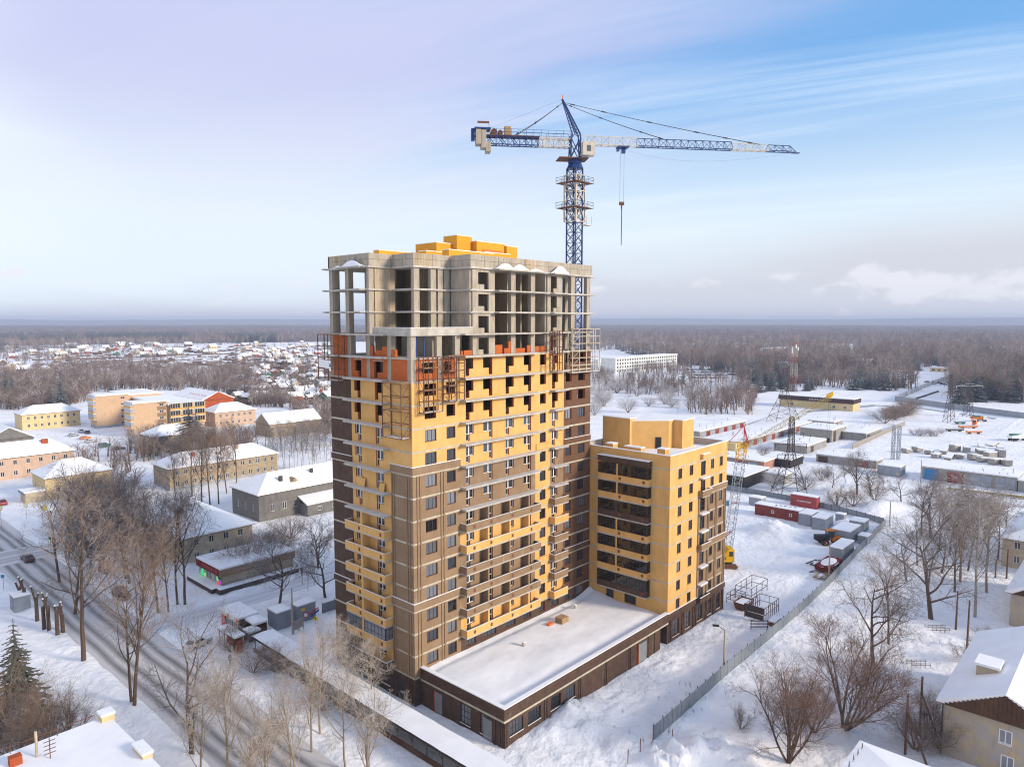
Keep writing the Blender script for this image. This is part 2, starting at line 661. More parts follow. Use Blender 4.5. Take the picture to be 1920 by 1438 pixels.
def place_door(parent, d, z, flip, frame='frame_white'):
    side, a, b = d
    lo, hi = min(a, b), max(a, b)
    w, h = hi - lo, HEADZ - DSILL
    if flip:
        dside = 'r' if side == 'l' else 'l'
        window(parent, (0.22, hi, z + DSILL), 'L', w, h, 1, 1, frame, 'glass', 0.09, (dside, DW, DSILL - DBOT))
    else:
        window(parent, (lo, 0.22, z + DSILL), 'R', w, h, 1, 1, frame, 'glass', 0.09, (side, DW, DSILL - DBOT))

SK, BK = 0.07, 0.42        # skin and brick thickness
yel, tau, cho, dbr, brk = MB(), MB(), MB(), MB(), MB()

for k in range(-1, 14):
    z0, z1 = (0.0 if k < 0 else zk(k)), zk(k + 1)
    if k < 0:
        z0 = -0.3
    top = z1
    # ---- sunlit side (y = 0)
    segs = []
    holesA = [(a, b, z0 + SILL, z0 + HEADZ) for _, a, b in RW] if k >= 0 else []
    holesB = [h for d in RD for h in door_holes(d, z0)] if k >= 1 else [(a, b, z0 + SILL, z0 + HEADZ) for a, b in ((9.4, 11.2), (13.0, 15.4), (17.4, 19.6), (21.4, 23.2))] if k == 0 else []
    holesC = [(RW3[0], RW3[1], z0 + SILL, z0 + HEADZ)] if k >= 0 else []
    holesD = door_holes(RD5, z0) if k >= 1 else [(28.0, 30.0, z0 + SILL, z0 + HEADZ)] if k == 0 else []
    holesE = [(a, b, z0 + SILL, z0 + HEADZ) for a, b in RB] if k >= 0 else []
    if k < 0:
        cA = cB = cC = cD = cE = dbr
    elif k == 0:
        cA, cB, cC, cD, cE = tau, dbr, dbr, dbr, dbr
    else:
        cA = tau if k < 9 else yel
        lowc = yel if k in (1, 5) else tau
        cB = lowc if k < 9 else yel
        cC = yel
        cD = lowc if k < 9 else yel
        cE = cho
    for (a, b, hs, c) in ((0.0, 8.3, holesA, cA), (8.3, 24.1, holesB, cB), (24.1, 27.65, holesC, cC), (27.65, 31.0, holesD, cD), (31.0, TW, holesE, cE)):
        if k == 13 and a == 0.0:
            continue
        x0 = a + (SK if a == 0 else 0)
        wall_x(c, a, b, z0, top, 0.0, SK, hs)
        wall_x(brk, max(a, SK), b, z0, top, SK, BK, hs)
    # ---- shaded side (x = 0)
    if k <= 12:
        hl = [h for d in LD for h in door_holes(d, z0, True)] if k >= 0 else []
        cA = dbr if k < 0 else (tau if k < 9 else yel)
        cB = dbr if k < 0 else yel
        cC = dbr
        for (a, b, hs, c) in ((SK, 4.5, [], cA), (4.5, 13.1, hl, cB), (13.1, TD, [], cC)):
            wall_y(c, a, b, z0, top, 0.0, SK, hs)
            wall_y(brk, max(a, BK), b, z0, top, SK, BK, hs)
    # ---- rear and far end, plain
    c = cho if k < 13 else cho
    wall_y(c, BK, TD, z0, top, TW - 0.3, TW)
    wall_x(c, BK, TW - 0.3, z0, top, TD - 0.3, TD)

yel.islands('wall', 'yellow', tower)
tau.islands('wall', 'taupe', tower)
cho.islands('wall', 'chocolate', tower)
dbr.islands('wall', 'dark_brown', tower)
brk.build('brick_backing', 'brick', tower)['label'] = 'orange hollow brick backing seen in the open reveals'

# thin pale band at every finished slab
for k in range(0, 14):
    mb = MB()
    z = zk(k)
    b0, b1 = z - 0.22, z + 0.02
    p = 0.025
    if k < 14:
        mb.box(-p, 8.3, -p, 0.0, b0, b1)
        if k <= 13:
            mb.box(-p, 0.0, 0.0, 4.5, b0, b1)
            mb.box(-p, 0.0, 13.1, TD, b0, b1)
        mb.box(24.1, 27.65, -p, 0.0, b0, b1)
        mb.box(31.0, TW, -p, 0.0, b0, b1)
    if k == 0:
        mb.box(8.3, 24.1, -p, 0.0, b0, b1)
        mb.box(27.65, 31, -p, 0, b0, b1)
    mb.islands('floor_band', 'band', tower)

# ledge bands that stand proud at two levels, with a lip of snow
for k in (3, 9):
    z = zk(k)
    mt, my, mc, md, ms = MB(), MB(), MB(), MB(), MB()
    mt.box(-0.16, 8.3, -0.16, -0.03, z + 0.03, z + 1.0).box(-0.16, -0.03, -0.03, 4.5, z + 0.03, z + 1.0)
    ms.box(-0.17, 8.3, -0.17, 0.0, z + 1.0, z + 1.07).box(-0.17, 0.0, 0.0, 4.5, z + 1.0, z + 1.07)
    my.box(24.2, 27.6, -0.16, -0.03, z + 0.03, z + 0.95)
    mc.box(31.05, TW + 0.05, -0.14, -0.03, z + 0.03, z + 0.85)
    ms.box(31.05, TW + 0.05, -0.15, 0.0, z + 0.85, z + 0.91)
    md.box(-0.14, -0.03, 13.1, TD + 0.05, z + 0.03, z + 0.85)
    ms.box(-0.15, 0.0, 13.1, TD + 0.05, z + 0.85, z + 0.91)
    mt.islands('ledge', 'taupe', tower)
    my.build('ledge', 'yellow', tower)
    mc.build('ledge', 'chocolate', tower)
    md.build('ledge', 'dark_brown', tower)
    ms.islands('ledge_snow', 'roof_snow', tower)

# vertical pilasters of the corner block (below the upper ledge)
def pil(mb, z0, z1):
    for y in (0.55, 1.05, 3.75, 4.15):
        mb.box(-0.10, -0.002, y, y + 0.22, z0, z1)
    for x in (0.62, 1.12, 4.72, 5.22):
        mb.box(x, x + 0.22, -0.10, -0.002, z0, z1)
for a, b, m in ((0.0, zk(0) - 0.25, 'dark_brown'), (zk(0) + 0.05, zk(3) - 0.25, 'taupe'), (zk(3) + 1.08, zk(9) - 0.25, 'taupe')):
    mb = MB()
    pil(mb, a, b)
    mb.islands('pilaster', m, tower)

# windows and balcony doors
for k in range(0, 11):
    z = zk(k)
    for _, a, b in RW:
        window(tower, (a, 0.18, z + SILL), 'R', b - a, HEADZ - SILL, 3 if b - a > 1.8 else 2, 1, 'frame_dark', 'glass_grey' if rnd.random() < 0.45 else 'glass', 0.07, sill='white_paint' if rnd.random() < 0.5 else 'taupe')
    window(tower, (RW3[0], 0.18, z + SILL), 'R', 1.4, HEADZ - SILL, 2, 1, 'frame_dark', 'glass', 0.07, sill='white_paint' if rnd.random() < 0.3 else 'yellow')
    for a, b in RB:
        window(tower, (a, 0.18, z + SILL), 'R', b - a, HEADZ - SILL, 3 if b - a > 1.7 else 2, 1, 'frame_dark', 'glass_grey' if rnd.random() < 0.3 else 'glass', 0.07, sill='white_paint')
    if k == 0:
        for a, b in ((9.4, 11.2), (13.0, 15.4), (17.4, 19.6), (21.4, 23.2), (28.0, 30.0)):
            window(tower, (a, 0.18, z + SILL), 'R', b - a, HEADZ - SILL, 3, 1, 'frame_dark', 'glass', 0.07, sill='white_paint')
    else:
        for d in RD:
            place_door(tower, d, z, False)
        place_door(tower, RD5, z, False)
    for d in LD:
        place_door(tower, d, z, True)

# slabs of the whole tower (interior floors) ----------------------------------
SETB = [(0.35, TD - 0.35), (0.35, 8.9), (4.2, 8.9), (4.2, 4.35), (10.85, 4.35), (10.85, 0.35), (TW - 0.35, 0.35), (TW - 0.35, TD - 0.35)]
def setback(off):
    """outline of the three set-back top floors, pushed out by off (clockwise list turned to ccw)"""
    o = off
    return [(0.0 - o, TD + o), (0.0 - o, 8.55 - o), (3.85 - o, 8.55 - o), (3.85 - o, 4.0 - o), (10.5 - o, 4.0 - o), (10.5 - o, 0.0 - o), (TW + o, 0.0 - o), (TW + o, TD + o)]

for k in range(0, 19):
    z = zk(k)
    mb = MB()
    if k <= 13:
        mb.box(0.43, TW - 0.31, 0.43, TD - 0.31, z - 0.2, z)
        # slab noses: two balcony strips on each side
        mb.box(8.32, 24.05, -1.22, -0.001, z - 0.2, z) if k >= 1 else None
        mb.box(27.55, 31.05, -1.1, -0.001, z - 0.2, z) if k >= 1 else None
        mb.box(-1.25, -0.001, 4.52, 13.45, z - 0.2, z)
        if k == 13:
            mb.box(0.0, 8.3, 0.0, 0.43, z - 0.19, z - 0.01).box(0.0, 0.43, 0.43, TD, z - 0.19, z - 0.01)
    elif k == 14:
        mb.box(-0.08, TW + 0.1, -0.08, TD + 0.1, z - 0.2, z)
        mb.box(8.32, 24.05, -1.22, -0.081, z - 0.2, z).box(27.55, 31.05, -1.1, -0.081, z - 0.2, z)
        mb.box(-1.25, -0.081, 4.52, 17.6, z - 0.2, z)
    elif k == 15:
        mb.box(-0.25, TW + 0.3, -0.25, TD + 0.3, z - 0.2, z)
        mb.box(8.32, 24.05, -1.22, -0.251, z - 0.2, z).box(27.55, 31.05, -1.1, -0.251, z - 0.2, z)
        mb.box(-1.25, -0.251, 4.52, 17.6, z - 0.2, z)
    else:
        mb.prism(setback(0.25), z - 0.2, z)
        mb.box(14.9, 25.6, -1.22, -0.251, z - 0.2, z).box(27.2, 31.1, -1.1, -0.251, z - 0.2, z)
        mb.box(-1.25, -0.251, 9.0, 14.5, z - 0.2, z)
        mb.box(TW + 0.25, TW + 0.9, -0.25, 0.4, z - 0.2, z)
        mb.box(-0.9, -0.25, TD - 0.3, TD + 0.25, z - 0.2, z)
    mb.build('floor_slab', 'slab', tower)

# trodden snow and dust on the balcony slabs that have no parapet yet
for k in range(7, 15):
    z = zk(k)
    mb = MB()
    mb.box(8.4, 24.0, -1.16, 0.0, z + 0.002, z + 0.035).box(27.6, 31.0, -1.05, 0.0, z + 0.002, z + 0.035)
    mb.box(-1.2, 0.0, 4.56, 13.4, z + 0.002, z + 0.035)
    mb.islands('slab_snow', 'slab_top', tower)

# balconies ------------------------------------------------------------------
def parapet(mbw, mbc, pts, z, h, t=0.12):
    """pts: outline in xy, axis-aligned runs"""
    for (xa, ya), (xb, yb) in zip(pts[:-1], pts[1:]):
        x0, x1, y0, y1 = min(xa, xb), max(xa, xb), min(ya, yb), max(ya, yb)
        if x1 - x0 < 1e-6:
            mbw.box(x0, x0 + t, y0, y1, z, z + h)
            mbc.box(x0 - 0.02, x0 + t + 0.02, y0, y1, z + h, z + h + 0.05)
        else:
            mbw.box(x0, x1, y0, y0 + t, z, z + h)
            mbc.box(x0, x1, y0 - 0.02, y0 + t + 0.02, z + h, z + h + 0.05)

for k in range(1, 7):
    z = zk(k)
    m = 'yellow' if k in (1, 5) else 'taupe'
    w, c = MB(), MB()
    parapet(w, c, [(8.32, -0.001), (8.32, -1.22)], z, 1.0)
    parapet(w, c, [(8.44, -1.22), (24.05, -1.22)], z, 1.0)
    w.box(23.93, 24.05, -1.1, -0.001, z, z + 1.0)
    c.box(23.91, 24.07, -1.08, 0, z + 1.0, z + 1.05)
    for x in (12.45, 16.95, 21.15):
        w.box(x, x + 0.32, -1.225, -0.002, z + 0.003, z + FH - 0.21)
    o = w.build('balcony_parapet', m, tower)
    c.build('coping', 'white_paint', o)
    nb = MB()
    for x in (9.6, 12.0 + 0.95, 17.4, 21.6):
        nb.box(x, x + 0.42, -1.232, -1.222, z + 0.25, z + 0.72)
    nb.build('niche', 'rust', o)
    w, c = MB(), MB()
    parapet(w, c, [(27.55, -0.001), (27.55, -1.1)], z, 1.0)
    parapet(w, c, [(27.67, -1.1), (31.05, -1.1)], z, 1.0)
    w.box(30.93, 31.05, -0.98, -0.001, z, z + 1.0)
    o = w.build('balcony_parapet', m, tower)
    c.build('coping', 'white_paint', o)
for k in range(0, 7):
    z = zk(k)
    m = 'yellow' if k >= 1 else 'dark_brown'
    w, c = MB(), MB()
    parapet(w, c, [(-1.25, 4.64), (-1.25, 13.45)], z, 1.0)
    w.box(-1.25, -0.001, 4.52, 4.64, z, z + 1.0)
    c.box(-1.27, 0, 4.50, 4.66, z + 1.0, z + 1.05)
    w.box(-1.13, -0.001, 13.33, 13.45, z, z + 1.0)
    c.box(-1.11, 0, 13.31, 13.47, z + 1.0, z + 1.05)
    if k >= 1:
        w.box(-1.255, -0.002, 9.35, 9.75, z + 0.003, z + FH - 0.21)
    o = w.build('balcony_parapet', m, tower)
    c.build('coping', 'white_paint', o)
    nb = MB()
    for y in (5.1, 9.9):
        nb.box(-1.262, -1.252, y, y + 0.4, z + 0.2, z + 0.7)
    nb.build('niche', 'rust', o)
# glazed loggias of the first floor on the shaded side
def glazing(parent, x0, x1, y0, y1, z0, z1, step, fr='frame_dark', gl='glass_grey'):
    f, g = MB(), MB()
    if abs(x1 - x0) < 1e-6:      # plane x = const facing -x
        n = max(1, round((y1 - y0) / step))
        for i in range(n + 1):
            y = y0 + (y1 - y0) * i / n
            f.box(x0 - 0.03, x0 + 0.05, y - 0.03, y + 0.03, z0, z1)
        for z in (z0, z0 + 0.55, z1 - 0.28, z1 - 0.05):
            f.box(x0 - 0.026, x0 + 0.046, y0 + 0.03, y1 - 0.03, z, z + 0.05)
        g.box(x0, x0 + 0.02, y0, y1, z0, z1)
    else:
        n = max(1, round((x1 - x0) / step))
        for i in range(n + 1):
            x = x0 + (x1 - x0) * i / n
            f.box(x - 0.03, x + 0.03, y0 - 0.03, y0 + 0.05, z0, z1)
        for z in (z0, z0 + 0.55, z1 - 0.28, z1 - 0.05):
            f.box(x0 + 0.03, x1 - 0.03, y0 - 0.026, y0 + 0.046, z, z + 0.05)
        g.box(x0, x1, y0, y0 + 0.02, z0, z1)
    o = f.build('loggia_glazing', fr, parent)
    g.build('pane', gl, o)
    return o
z = zk(1)
glazing(tower, -1.2, -1.2, 4.66, 9.3, z + 1.06, z + FH - 0.22, 0.72)
glazing(tower, -1.2, -1.2, 9.8, 13.42, z + 1.06, z + FH - 0.22, 0.72)
glazing(tower, -1.15, -0.05, 4.58, 4.58, z + 1.06, z + FH - 0.22, 0.5)

# open concrete floors ---------------------------------------------------------
COLM = {}
def column(x0, x1, y0, y1, k, mat='concrete'):
    key = (round(x1 - x0, 2), round(y1 - y0, 2), mat)
    if key not in COLM:
        COLM[key] = MB().box(0, x1 - x0, 0, y1 - y0, 0, FH - 0.2).mesh('column', mat)
    inst('column', COLM[key], tower, (x0, y0, zk(k)))
# storeys 13 and 14: full plan
for k in (13, 14):
    for y in (0.08, 4.15, 8.7, 13.0, 17.3):
        column(0.05, 0.85, y, y + 0.78, k)
    for x in (4.35, 7.6):
        column(x, x + 0.9, 0.05, 0.6, k)
for x in (10.9, 18.7, 23.05, 32.8, 36.9):
    for k in (14,):
        column(x, x + 0.95, 0.06, 0.7, k)
for k in (15, 16, 17):
    for y in (13.3, 17.2):
        column(0.05, 0.85, y, y + 0.8, k)
    for (x, y) in ((18.7, 0.05), (23.05, 0.05), (32.8, 0.05), (36.95, 0.05), (3.95, 4.05), (6.9, 4.05), (8.2, 4.05), (9.4, 4.05), (0.05, 8.65), (3.3, 10.8), (5.8, 6.4)):
        column(x, x + 0.95, y, y + (0.65 if y < 1 else 0.55), k)
for k in (14, 15, 16, 17):
    for x in (0.3, 6, 12, 18, 24, 30, 36.8):
        column(x, x + 0.9, TD - 1.0, TD - 0.3, k)
    column(TW - 1.1, TW - 0.1, 9.0, 9.8, k)
    column(TW - 1.1, TW - 0.1, 4.6, 5.2, k)
# shear walls
sw, bw = MB(), MB()
for k in (14, 15, 16, 17):
    z0, z1 = zk(k), zk(k + 1) - 0.2
    if k >= 15:
        bw.box(0.85, 4.4, 8.65, 8.95, z0, z1)
        sw.box(10.6, 10.9, 0.32, 4.1, z0, z1)
    hole = [(12.0, 14.05, z0 + 0.08, z1 - 0.4)]
    wall_x(sw, 10.91 if k >= 15 else 11.9, 15.3, z0, z1, 0.05, 0.32, hole)
    sw.box(12.0, 13.2 if k != 14 else 13.0, 0.08, 0.28, z0, z0 + 0.75)
    wall_x(sw, 26.9, 30.4, z0, z1, 0.05, 0.32, [(27.7, 29.2, z0 + 0.08, z1 - 0.25)])
    sw.box(28.4, 29.2, 0.08, 0.28, z0, z0 + 0.7)
    # inner walls
    sw.box(15.0, 15.3, 0.32, 6.0, z0, z1).box(20.6, 20.85, 2.6, 8.8, z0, z1).box(26.6, 26.88, 0.32, 7.5, z0, z1)
    sw.box(24.0, 24.25, 3.0, 8.8, z0, z1).box(17.3, 17.55, 3.6, 8.8, z0, z1)
    sw.box(31.6, 31.9, 1.8, 9.0, z0, z1)
    sw.box(10.95, 30.0, 8.8, 9.1, z0, z1)
    sw.box(5.0, 10.9, 12.2, 12.5, z0, z1)
    bw.box(4.9, 5.2, 9.4, 14.0, z0, z1)
    bw.box(8.4, 8.7, 5.4, 12.2, z0, z1)
    sw.box(12.0, 12.3, 9.1, 15.0, z0, z1).box(22.0, 22.3, 9.1, 15.5, z0, z1).box(29.7, 30.0, 9.1, 15.0, z0, z1)
for k in (13,):
    z0, z1 = zk(k), zk(k + 1) - 0.2
    sw.box(2.0, 30.0, 8.8, 9.1, z0, z1).box(5.0, 5.3, 1.5, 8.8, z0, z1)
# storey 14 grey wall at the corner block end
z0, z1 = zk(14), zk(15) - 0.2
sw.box(8.55, 8.8, 0.7, 5.0, z0, z1).box(4.9, 5.15, 1.6, 8, z0, z1).box(8.8, 10.85, 2.2, 2.4, z0, z1)
sw.islands('shear_wall', 'concrete', tower)
bw.islands('shear_wall', 'concrete_board', tower)

# orange brick infill of storeys 13 and 14
bi = MB()
z0, z1 = zk(13), zk(14) - 0.2
wall_y(bi, 0.86, 4.15, z0, z1, 0.12, 0.45)
wall_y(bi, 4.93, 8.7, z0, z1, 0.12, 0.45, [(6.0, 7.9, z0 + 0.9, z0 + 2.35), (7.2, 7.9, z0 + 0.1, z0 + 1)])
wall_y(bi, 9.48, 13.0, z0, z1, 0.12, 0.45, [(10.8, 12.3, z0 + 0.9, z0 + 2.4), (10.8, 11.5, z0 + 0.1, z0 + 1)])
wall_y(bi, 13.78, 17.3, z0, z1, 0.12, 0.45)
wall_x(bi, 0.85, 4.35, z0, z1, 0.12, 0.45, [(1.9, 3.9, z0 + 0.95, z0 + 2.35)])
wall_x(bi, 5.25, 7.6, z0, z1, 0.12, 0.45, [(5.7, 7.0, z0 + 0.95, z0 + 2.35)])
z0 = zk(14)
z1 = zk(15) - 0.2
wall_y(bi, 13.78, 17.3, z0, z1, 0.12, 0.45)
bi.box(0.12, 0.45, 4.93, 7.6, z0, z0 + 0.85).box(0.12, 0.45, 4.93, 6.1, z0 + 0.85, z0 + 1.35).box(0.12, 0.45, 8.1, 8.68, z0, z0 + 1.4)
bi.box(0.12, 0.45, 3.3, 4.12, z0, z0 + 1.0)
bi.box(9.3, 10.8, 0.12, 0.45, z0, z0 + 0.72).box(8.75, 9.1, 0.12, 0.45, z0, z0 + 0.65)
bi.box(15.4, 16.9, 0.12, 0.45, z0, z0 + 1.3).box(17.3, 18.65, 0.12, 0.45, z0, z0 + 0.8).box(18.2, 18.65, 0.12, 0.45, z0 + 0.8, z0 + 1.8)
bi.box(19.75, 21.8, 0.12, 0.45, z0, z0 + 0.72).box(22.3, 23.0, 0.12, 0.45, z0, z0 + 1.1)
bi.box(24.1, 26.55, 0.12, 0.45, z0, z0 + 0.9)
bi.islands('brick_infill', 'brick', tower)
li = MB()
z0 = zk(13)
li.box(0.08, 0.5, 5.8, 8.1, z0 + 2.36, z0 + 2.48).box(0.08, 0.5, 10.6, 12.5, z0 + 2.41, z0 + 2.53).box(1.7, 4.1, 0.08, 0.5, z0 + 2.36, z0 + 2.5)
li.islands('lintel', 'band', tower)
for k in (11, 12):                       # lintels over the open reveals are hidden; stacks of brick stand inside
    pass
# blue steel props on storey 14
for i, (x, y) in enumerate(((1.5, 0.9), (2.1, 1.4), (3.0, 1.0), (16.2, 1.2))):
    MB().cyl((x, y), 0.06, zk(14), zk(15) - 0.2, 8).build('steel_prop', 'blue_paint', tower)
# terrace parapet over the cut corner (storey 15)
w, c = MB(), MB()
parapet(w, c, [(-0.2, -0.2), (-0.2, 7.7)], zk(15), 0.85, 0.18)
parapet(w, c, [(-0.02, -0.2), (10.7, -0.2)], zk(15), 0.85, 0.18)
o = w.build('terrace_parapet', 'slab', tower)
c.build('coping', 'roof_snow', o)
# roof parapet, board marked concrete, panel by panel
rp = setback(0.0)
for i in range(len(rp) - 1):
    (xa, ya), (xb, yb) = rp[i], rp[i + 1]
    L = abs(xb - xa) + abs(yb - ya)
    n = max(1, round(L / 2.9))
    for j in range(n):
        t0, t1 = j / n, (j + 1) / n
        x0, x1 = sorted((xa + (xb - xa) * t0, xa + (xb - xa) * t1))
        y0, y1 = sorted((ya + (yb - ya) * t0, ya + (yb - ya) * t1))
        mb = MB()
        g = 0.025
        for za, zb in ((0, 0.92), (0.95, 1.72)):
            if x1 - x0 < 1e-6:
                mb.box(x0, x0 + 0.25 - (0.01 if za else 0), y0 + g, y1 - g, zk(18) + za, zk(18) + zb)
            else:
                mb.box(x0 + g, x1 - g, y0, y0 + 0.25 - (0.01 if za else 0), zk(18) + za, zk(18) + zb)
        mb.build('parapet_panel', rnd.choice(('concrete', 'concrete', 'concrete_board')), tower)
mb = MB()
mb.box(0, TW, TD - 0.25, TD, zk(18), zk(18) + 1.72).box(TW - 0.25, TW, 0.26, TD - 0.26, zk(18), zk(18) + 1.72)
mb.build('roof_parapet', 'concrete', tower)
# roof snow sheet
mb = MB()
mb.prism([(p[0] + (0.3 if p[0] < 20 else -0.3), p[1] + (0.3 if p[1] < 16 else -0.3)) for p in rp], zk(18) + 0.003, zk(18) + 1.35)
mb.build('roof_snow', 'roof_snow', tower)

def heap(parent, cx, cy, rx, ry, z, h, name='snow_heap', mat='roof_snow', seed=0):
    """low uneven heap with a pointed crest"""
    v, f = [], []
    nr, nt_ = 6, 20
    v.append((cx, cy, z + h))
    rr = random.Random(seed + int(cx * 13 + cy * 7))
    for i in range(1, nr + 1):
        t = i / nr
        for j in range(nt_):
            a = 2 * math.pi * j / nt_
            zz = z + h * (0.5 + 0.5 * math.cos(math.pi * t)) ** 1.1 * (1 + 0.10 * (rr.random() - 0.5)) - (0.05 if i == nr else 0)
            v.append((cx + rx * t * math.cos(a) * (1 + 0.06 * (rr.random() - 0.5)), cy + ry * t * math.sin(a) * (1 + 0.06 * (rr.random() - 0.5)), zz))
    for j in range(nt_):
        f.append((0, 1 + j, 1 + (j + 1) % nt_))
    for i in range(nr - 1):
        for j in range(nt_):
            a, b = 1 + i * nt_ + j, 1 + i * nt_ + (j + 1) % nt_
            f.append((a, a + nt_, b + nt_, b))
    m = MB()
    m.v, m.f = v, f
    return m.build(name, mat, parent, smooth=True)

for (x, y, rx, ry, h) in ((16.8, -0.66, 2.6, 0.6, 0.85), (19.8, -0.66, 2.6, 0.6, 0.8), (23.4, -0.66, 2.3, 0.55, 0.4), (29.2, -0.62, 2.7, 0.55, 1.15), (-0.72, 11.4, 0.5, 3.2, 0.85), (-0.72, 14.6, 0.45, 1.2, 0.3)):
    heap(tower, x, y, rx, ry, zk(18) - 0.01, h)
sn = MB()
for k in (16, 17, 18):
    z = zk(k)
    pts = setback(0.2)
    for i in range(5):
        (xa, ya), (xb, yb) = pts[i + 1 if i else 0], pts[i + 2 if i else 1]
        x0, x1, y0, y1 = min(xa, xb), max(xa, xb), min(ya, yb), max(ya, yb)
        if x1 - x0 < 1e-6:
            sn.box(x0, x0 + 0.2, y0, y1, z + 0.002, z + 0.03)
        else:
            sn.box(x0, x1, y0, y0 + 0.2, z + 0.002, z + 0.03)
sn.islands('slab_snow', 'roof_snow', tower)
# roof structures in yellow
zr = zk(18) + 1.2
def roofbox(x0, x1, y0, y1, z0, z1, mat='roof_yellow', snow=True):
    o = MB().box(x0, x1, y0, y1, z0, z1).build('roof_block', mat, tower)
    if snow:
        MB().box(x0 - 0.04, x1 + 0.04, y0 - 0.04, y1 + 0.04, z1 + 0.001, z1 + 0.09).build('snow_cap', 'roof_snow', o)
zr0 = zk(18) + 1.3
roofbox(5.3, 11.5, 13.3, 14.6, zr0, zk(18) + 2.75)
roofbox(12.9, 14.6, 12.3, 13.2, zr0, zk(18) + 2.45)
roofbox(10.2, 15.0, 8.8, 10.4, zr0, zk(18) + 2.7)
roofbox(11.5, 20.5, 5.4, 6.8, zr0, zk(18) + 2.75)
roofbox(13.8, 17.0, 10.6, 15.4, zr0, zk(18) + 4.3)
roofbox(17.0, 20.2, 9.6, 12.6, zr0, zk(18) + 5.55)
roofbox(20.2, 26.5, 8.6, 12.0, zr0, zk(18) + 4.85)
roofbox(26.5, 29.0, 8.2, 12.0, zr0, zk(18) + 4.55)
roofbox(20.4, 26.0, 7.0, 8.0, zr0, zk(18) + 3.1)
MB().box(21.5, 25.8, 8.5, 8.59, zk(18) + 3.3, zk(18) + 3.75).build('roof_vent_band', 'orange_paint', tower)
roofbox(29.8, 31.4, 4.2, 5.2, zr0, zk(18) + 2.0)
roofbox(25.0, 27.0, 3.6, 4.8, zr0, zk(18) + 1.95)
# insulation panels leaning on the balcony slabs
for (y, h, w) in ((11.0, 1.25, 0.5), (10.2, 1.15, 0.42), (6.0, 1.1, 0.55)):
    MB().obox((-0.35, y, zk(8) + 0.04 + h / 2), (0.04, 0, 0.02), (0, w, 0), (0.08, 0, h / 2)).build('leaning_panel', 'yellow', tower)

# doors of the ground floor on the shaded side
for y in (2.6, 8.2, 14.6):
    w = MB().box(-0.04, -0.001, y, y + 1.5, 0.0, 2.55).build('door', 'frame_dark', tower)
    MB().box(-0.06, -0.0405, y + 1.52, y + 1.62, 0, 2.6).build('door_post', 'orange_paint', w)
for y in (5.2, 11.0):
    window(tower, (-0.02, y + 1.8, 1.0), 'L', 1.8, 1.5, 3, 2, 'frame_dark', 'glass', 0.06, sill='white_paint')

# ------------------------------------------------------------------ wing
wing = thing('apartment_wing', 'lower finished yellow apartment wing with dark glazed loggias beside the tower', 'apartment block', (48, -7, 0))
WX0, WX1, WY0, WY1 = 38.45, 57.8, -15.0, 2.5
wy, wtp, wdb, wbk = MB(), MB(), MB(), MB()
WR = [(41.0, 42.2), (44.6, 45.8)]
WT = [(51.8, 53.0), (55.0, 56.2)]
for k in range(-1, 8):
    z0, z1 = (-0.3 if k < 0 else zk(k)), zk(k + 1)
    h1 = [(a, b, z0 + SILL, z0 + HEADZ) for a, b in WR + WT] + [(48.4, 50.0, z0 + 0.35, z0 + HEADZ + 0.1)] if k >= 0 else [(a, b, 0.5, 3.2) for a, b in ((40.2, 42.2), (44.2, 45.8), (48.2, 50.0), (51.8, 53.2), (55.0, 56.4))]
    cL = wdb if k < 0 else wy
    wall_x(cL, WX0, 47.6, z0, z1, WY0, WY0 + SK, h1)
    cT = wdb if k < 0 else (wtp if k < 6 else wy)
    wall_x(cT, 47.6, WX1, z0, z1, WY0, WY0 + SK, h1)
    wall_x(wbk, WX0 + SK, WX1, z0, z1, WY0 + SK, WY0 + BK, h1)
    hl = []
    if k == 0:
        hl = [(-9.2, -7.0, z0 + 0.9, z0 + HEADZ), (-4.9, -3.4, z0 + 0.9, z0 + HEADZ)]
    if k >= 1:
        hl = [(-10.6, -8.6, z0 + 0.3, z0 + HEADZ), (-4.9, -3.5, z0 + 0.3, z0 + HEADZ)]
    wall_y(cL, WY0 + SK, WY1, z0, z1, WX0, WX0 + SK, hl)
    wall_y(wbk, WY0 + BK, WY1, z0, z1, WX0 + SK, WX0 + BK, hl)
    wall_y(cL, WY0 + BK, WY1, z0, z1, WX1 - 0.3, WX1)
    wall_x(cL, WX0 + BK, WX1 - 0.3, z0, z1, WY1 - 0.3, WY1)
# parapet of the roof
z8 = zk(8)
wy.box(WX0, WX1, WY0, WY0 + 0.3, z8, z8 + 2.0).box(WX0, WX0 + 0.3, WY0 + 0.3, WY1, z8, z8 + 2.0)
wpar = MB().box(WX1 - 0.3, WX1, WY0 + 0.3, WY1, z8, z8 + 2.0).box(WX0 + 0.3, WX1 - 0.3, WY1 - 0.3, WY1, z8, z8 + 2.0)
wy.islands('wall', 'yellow', wing)
wtp.islands('wall', 'taupe', wing)
wdb.islands('wall', 'dark_brown', wing)
wbk.build('brick_backing', 'brick', wing)
wpar.build('roof_parapet', 'slab', wing)
cap = MB()
cap.box(WX0 - 0.05, WX1 + 0.05, WY0 - 0.05, WY0 + 0.35, z8 + 2.0, z8 + 2.1).box(WX0 - 0.05, WX0 + 0.35, WY0 + 0.35, WY1 + 0.05, z8 + 2.0, z8 + 2.1)
cap.box(WX1 - 0.35, WX1 + 0.05, WY0 + 0.35, WY1 + 0.05, z8 + 2.0, z8 + 2.1)
cap.build('parapet_coping', 'roof_snow', wing)
MB().box(WX0 + 0.31, WX1 - 0.31, WY0 + 0.31, WY1 - 0.31, z8 - 0.2, z8 + 0.9).build('roof_snow', 'roof_snow', wing)
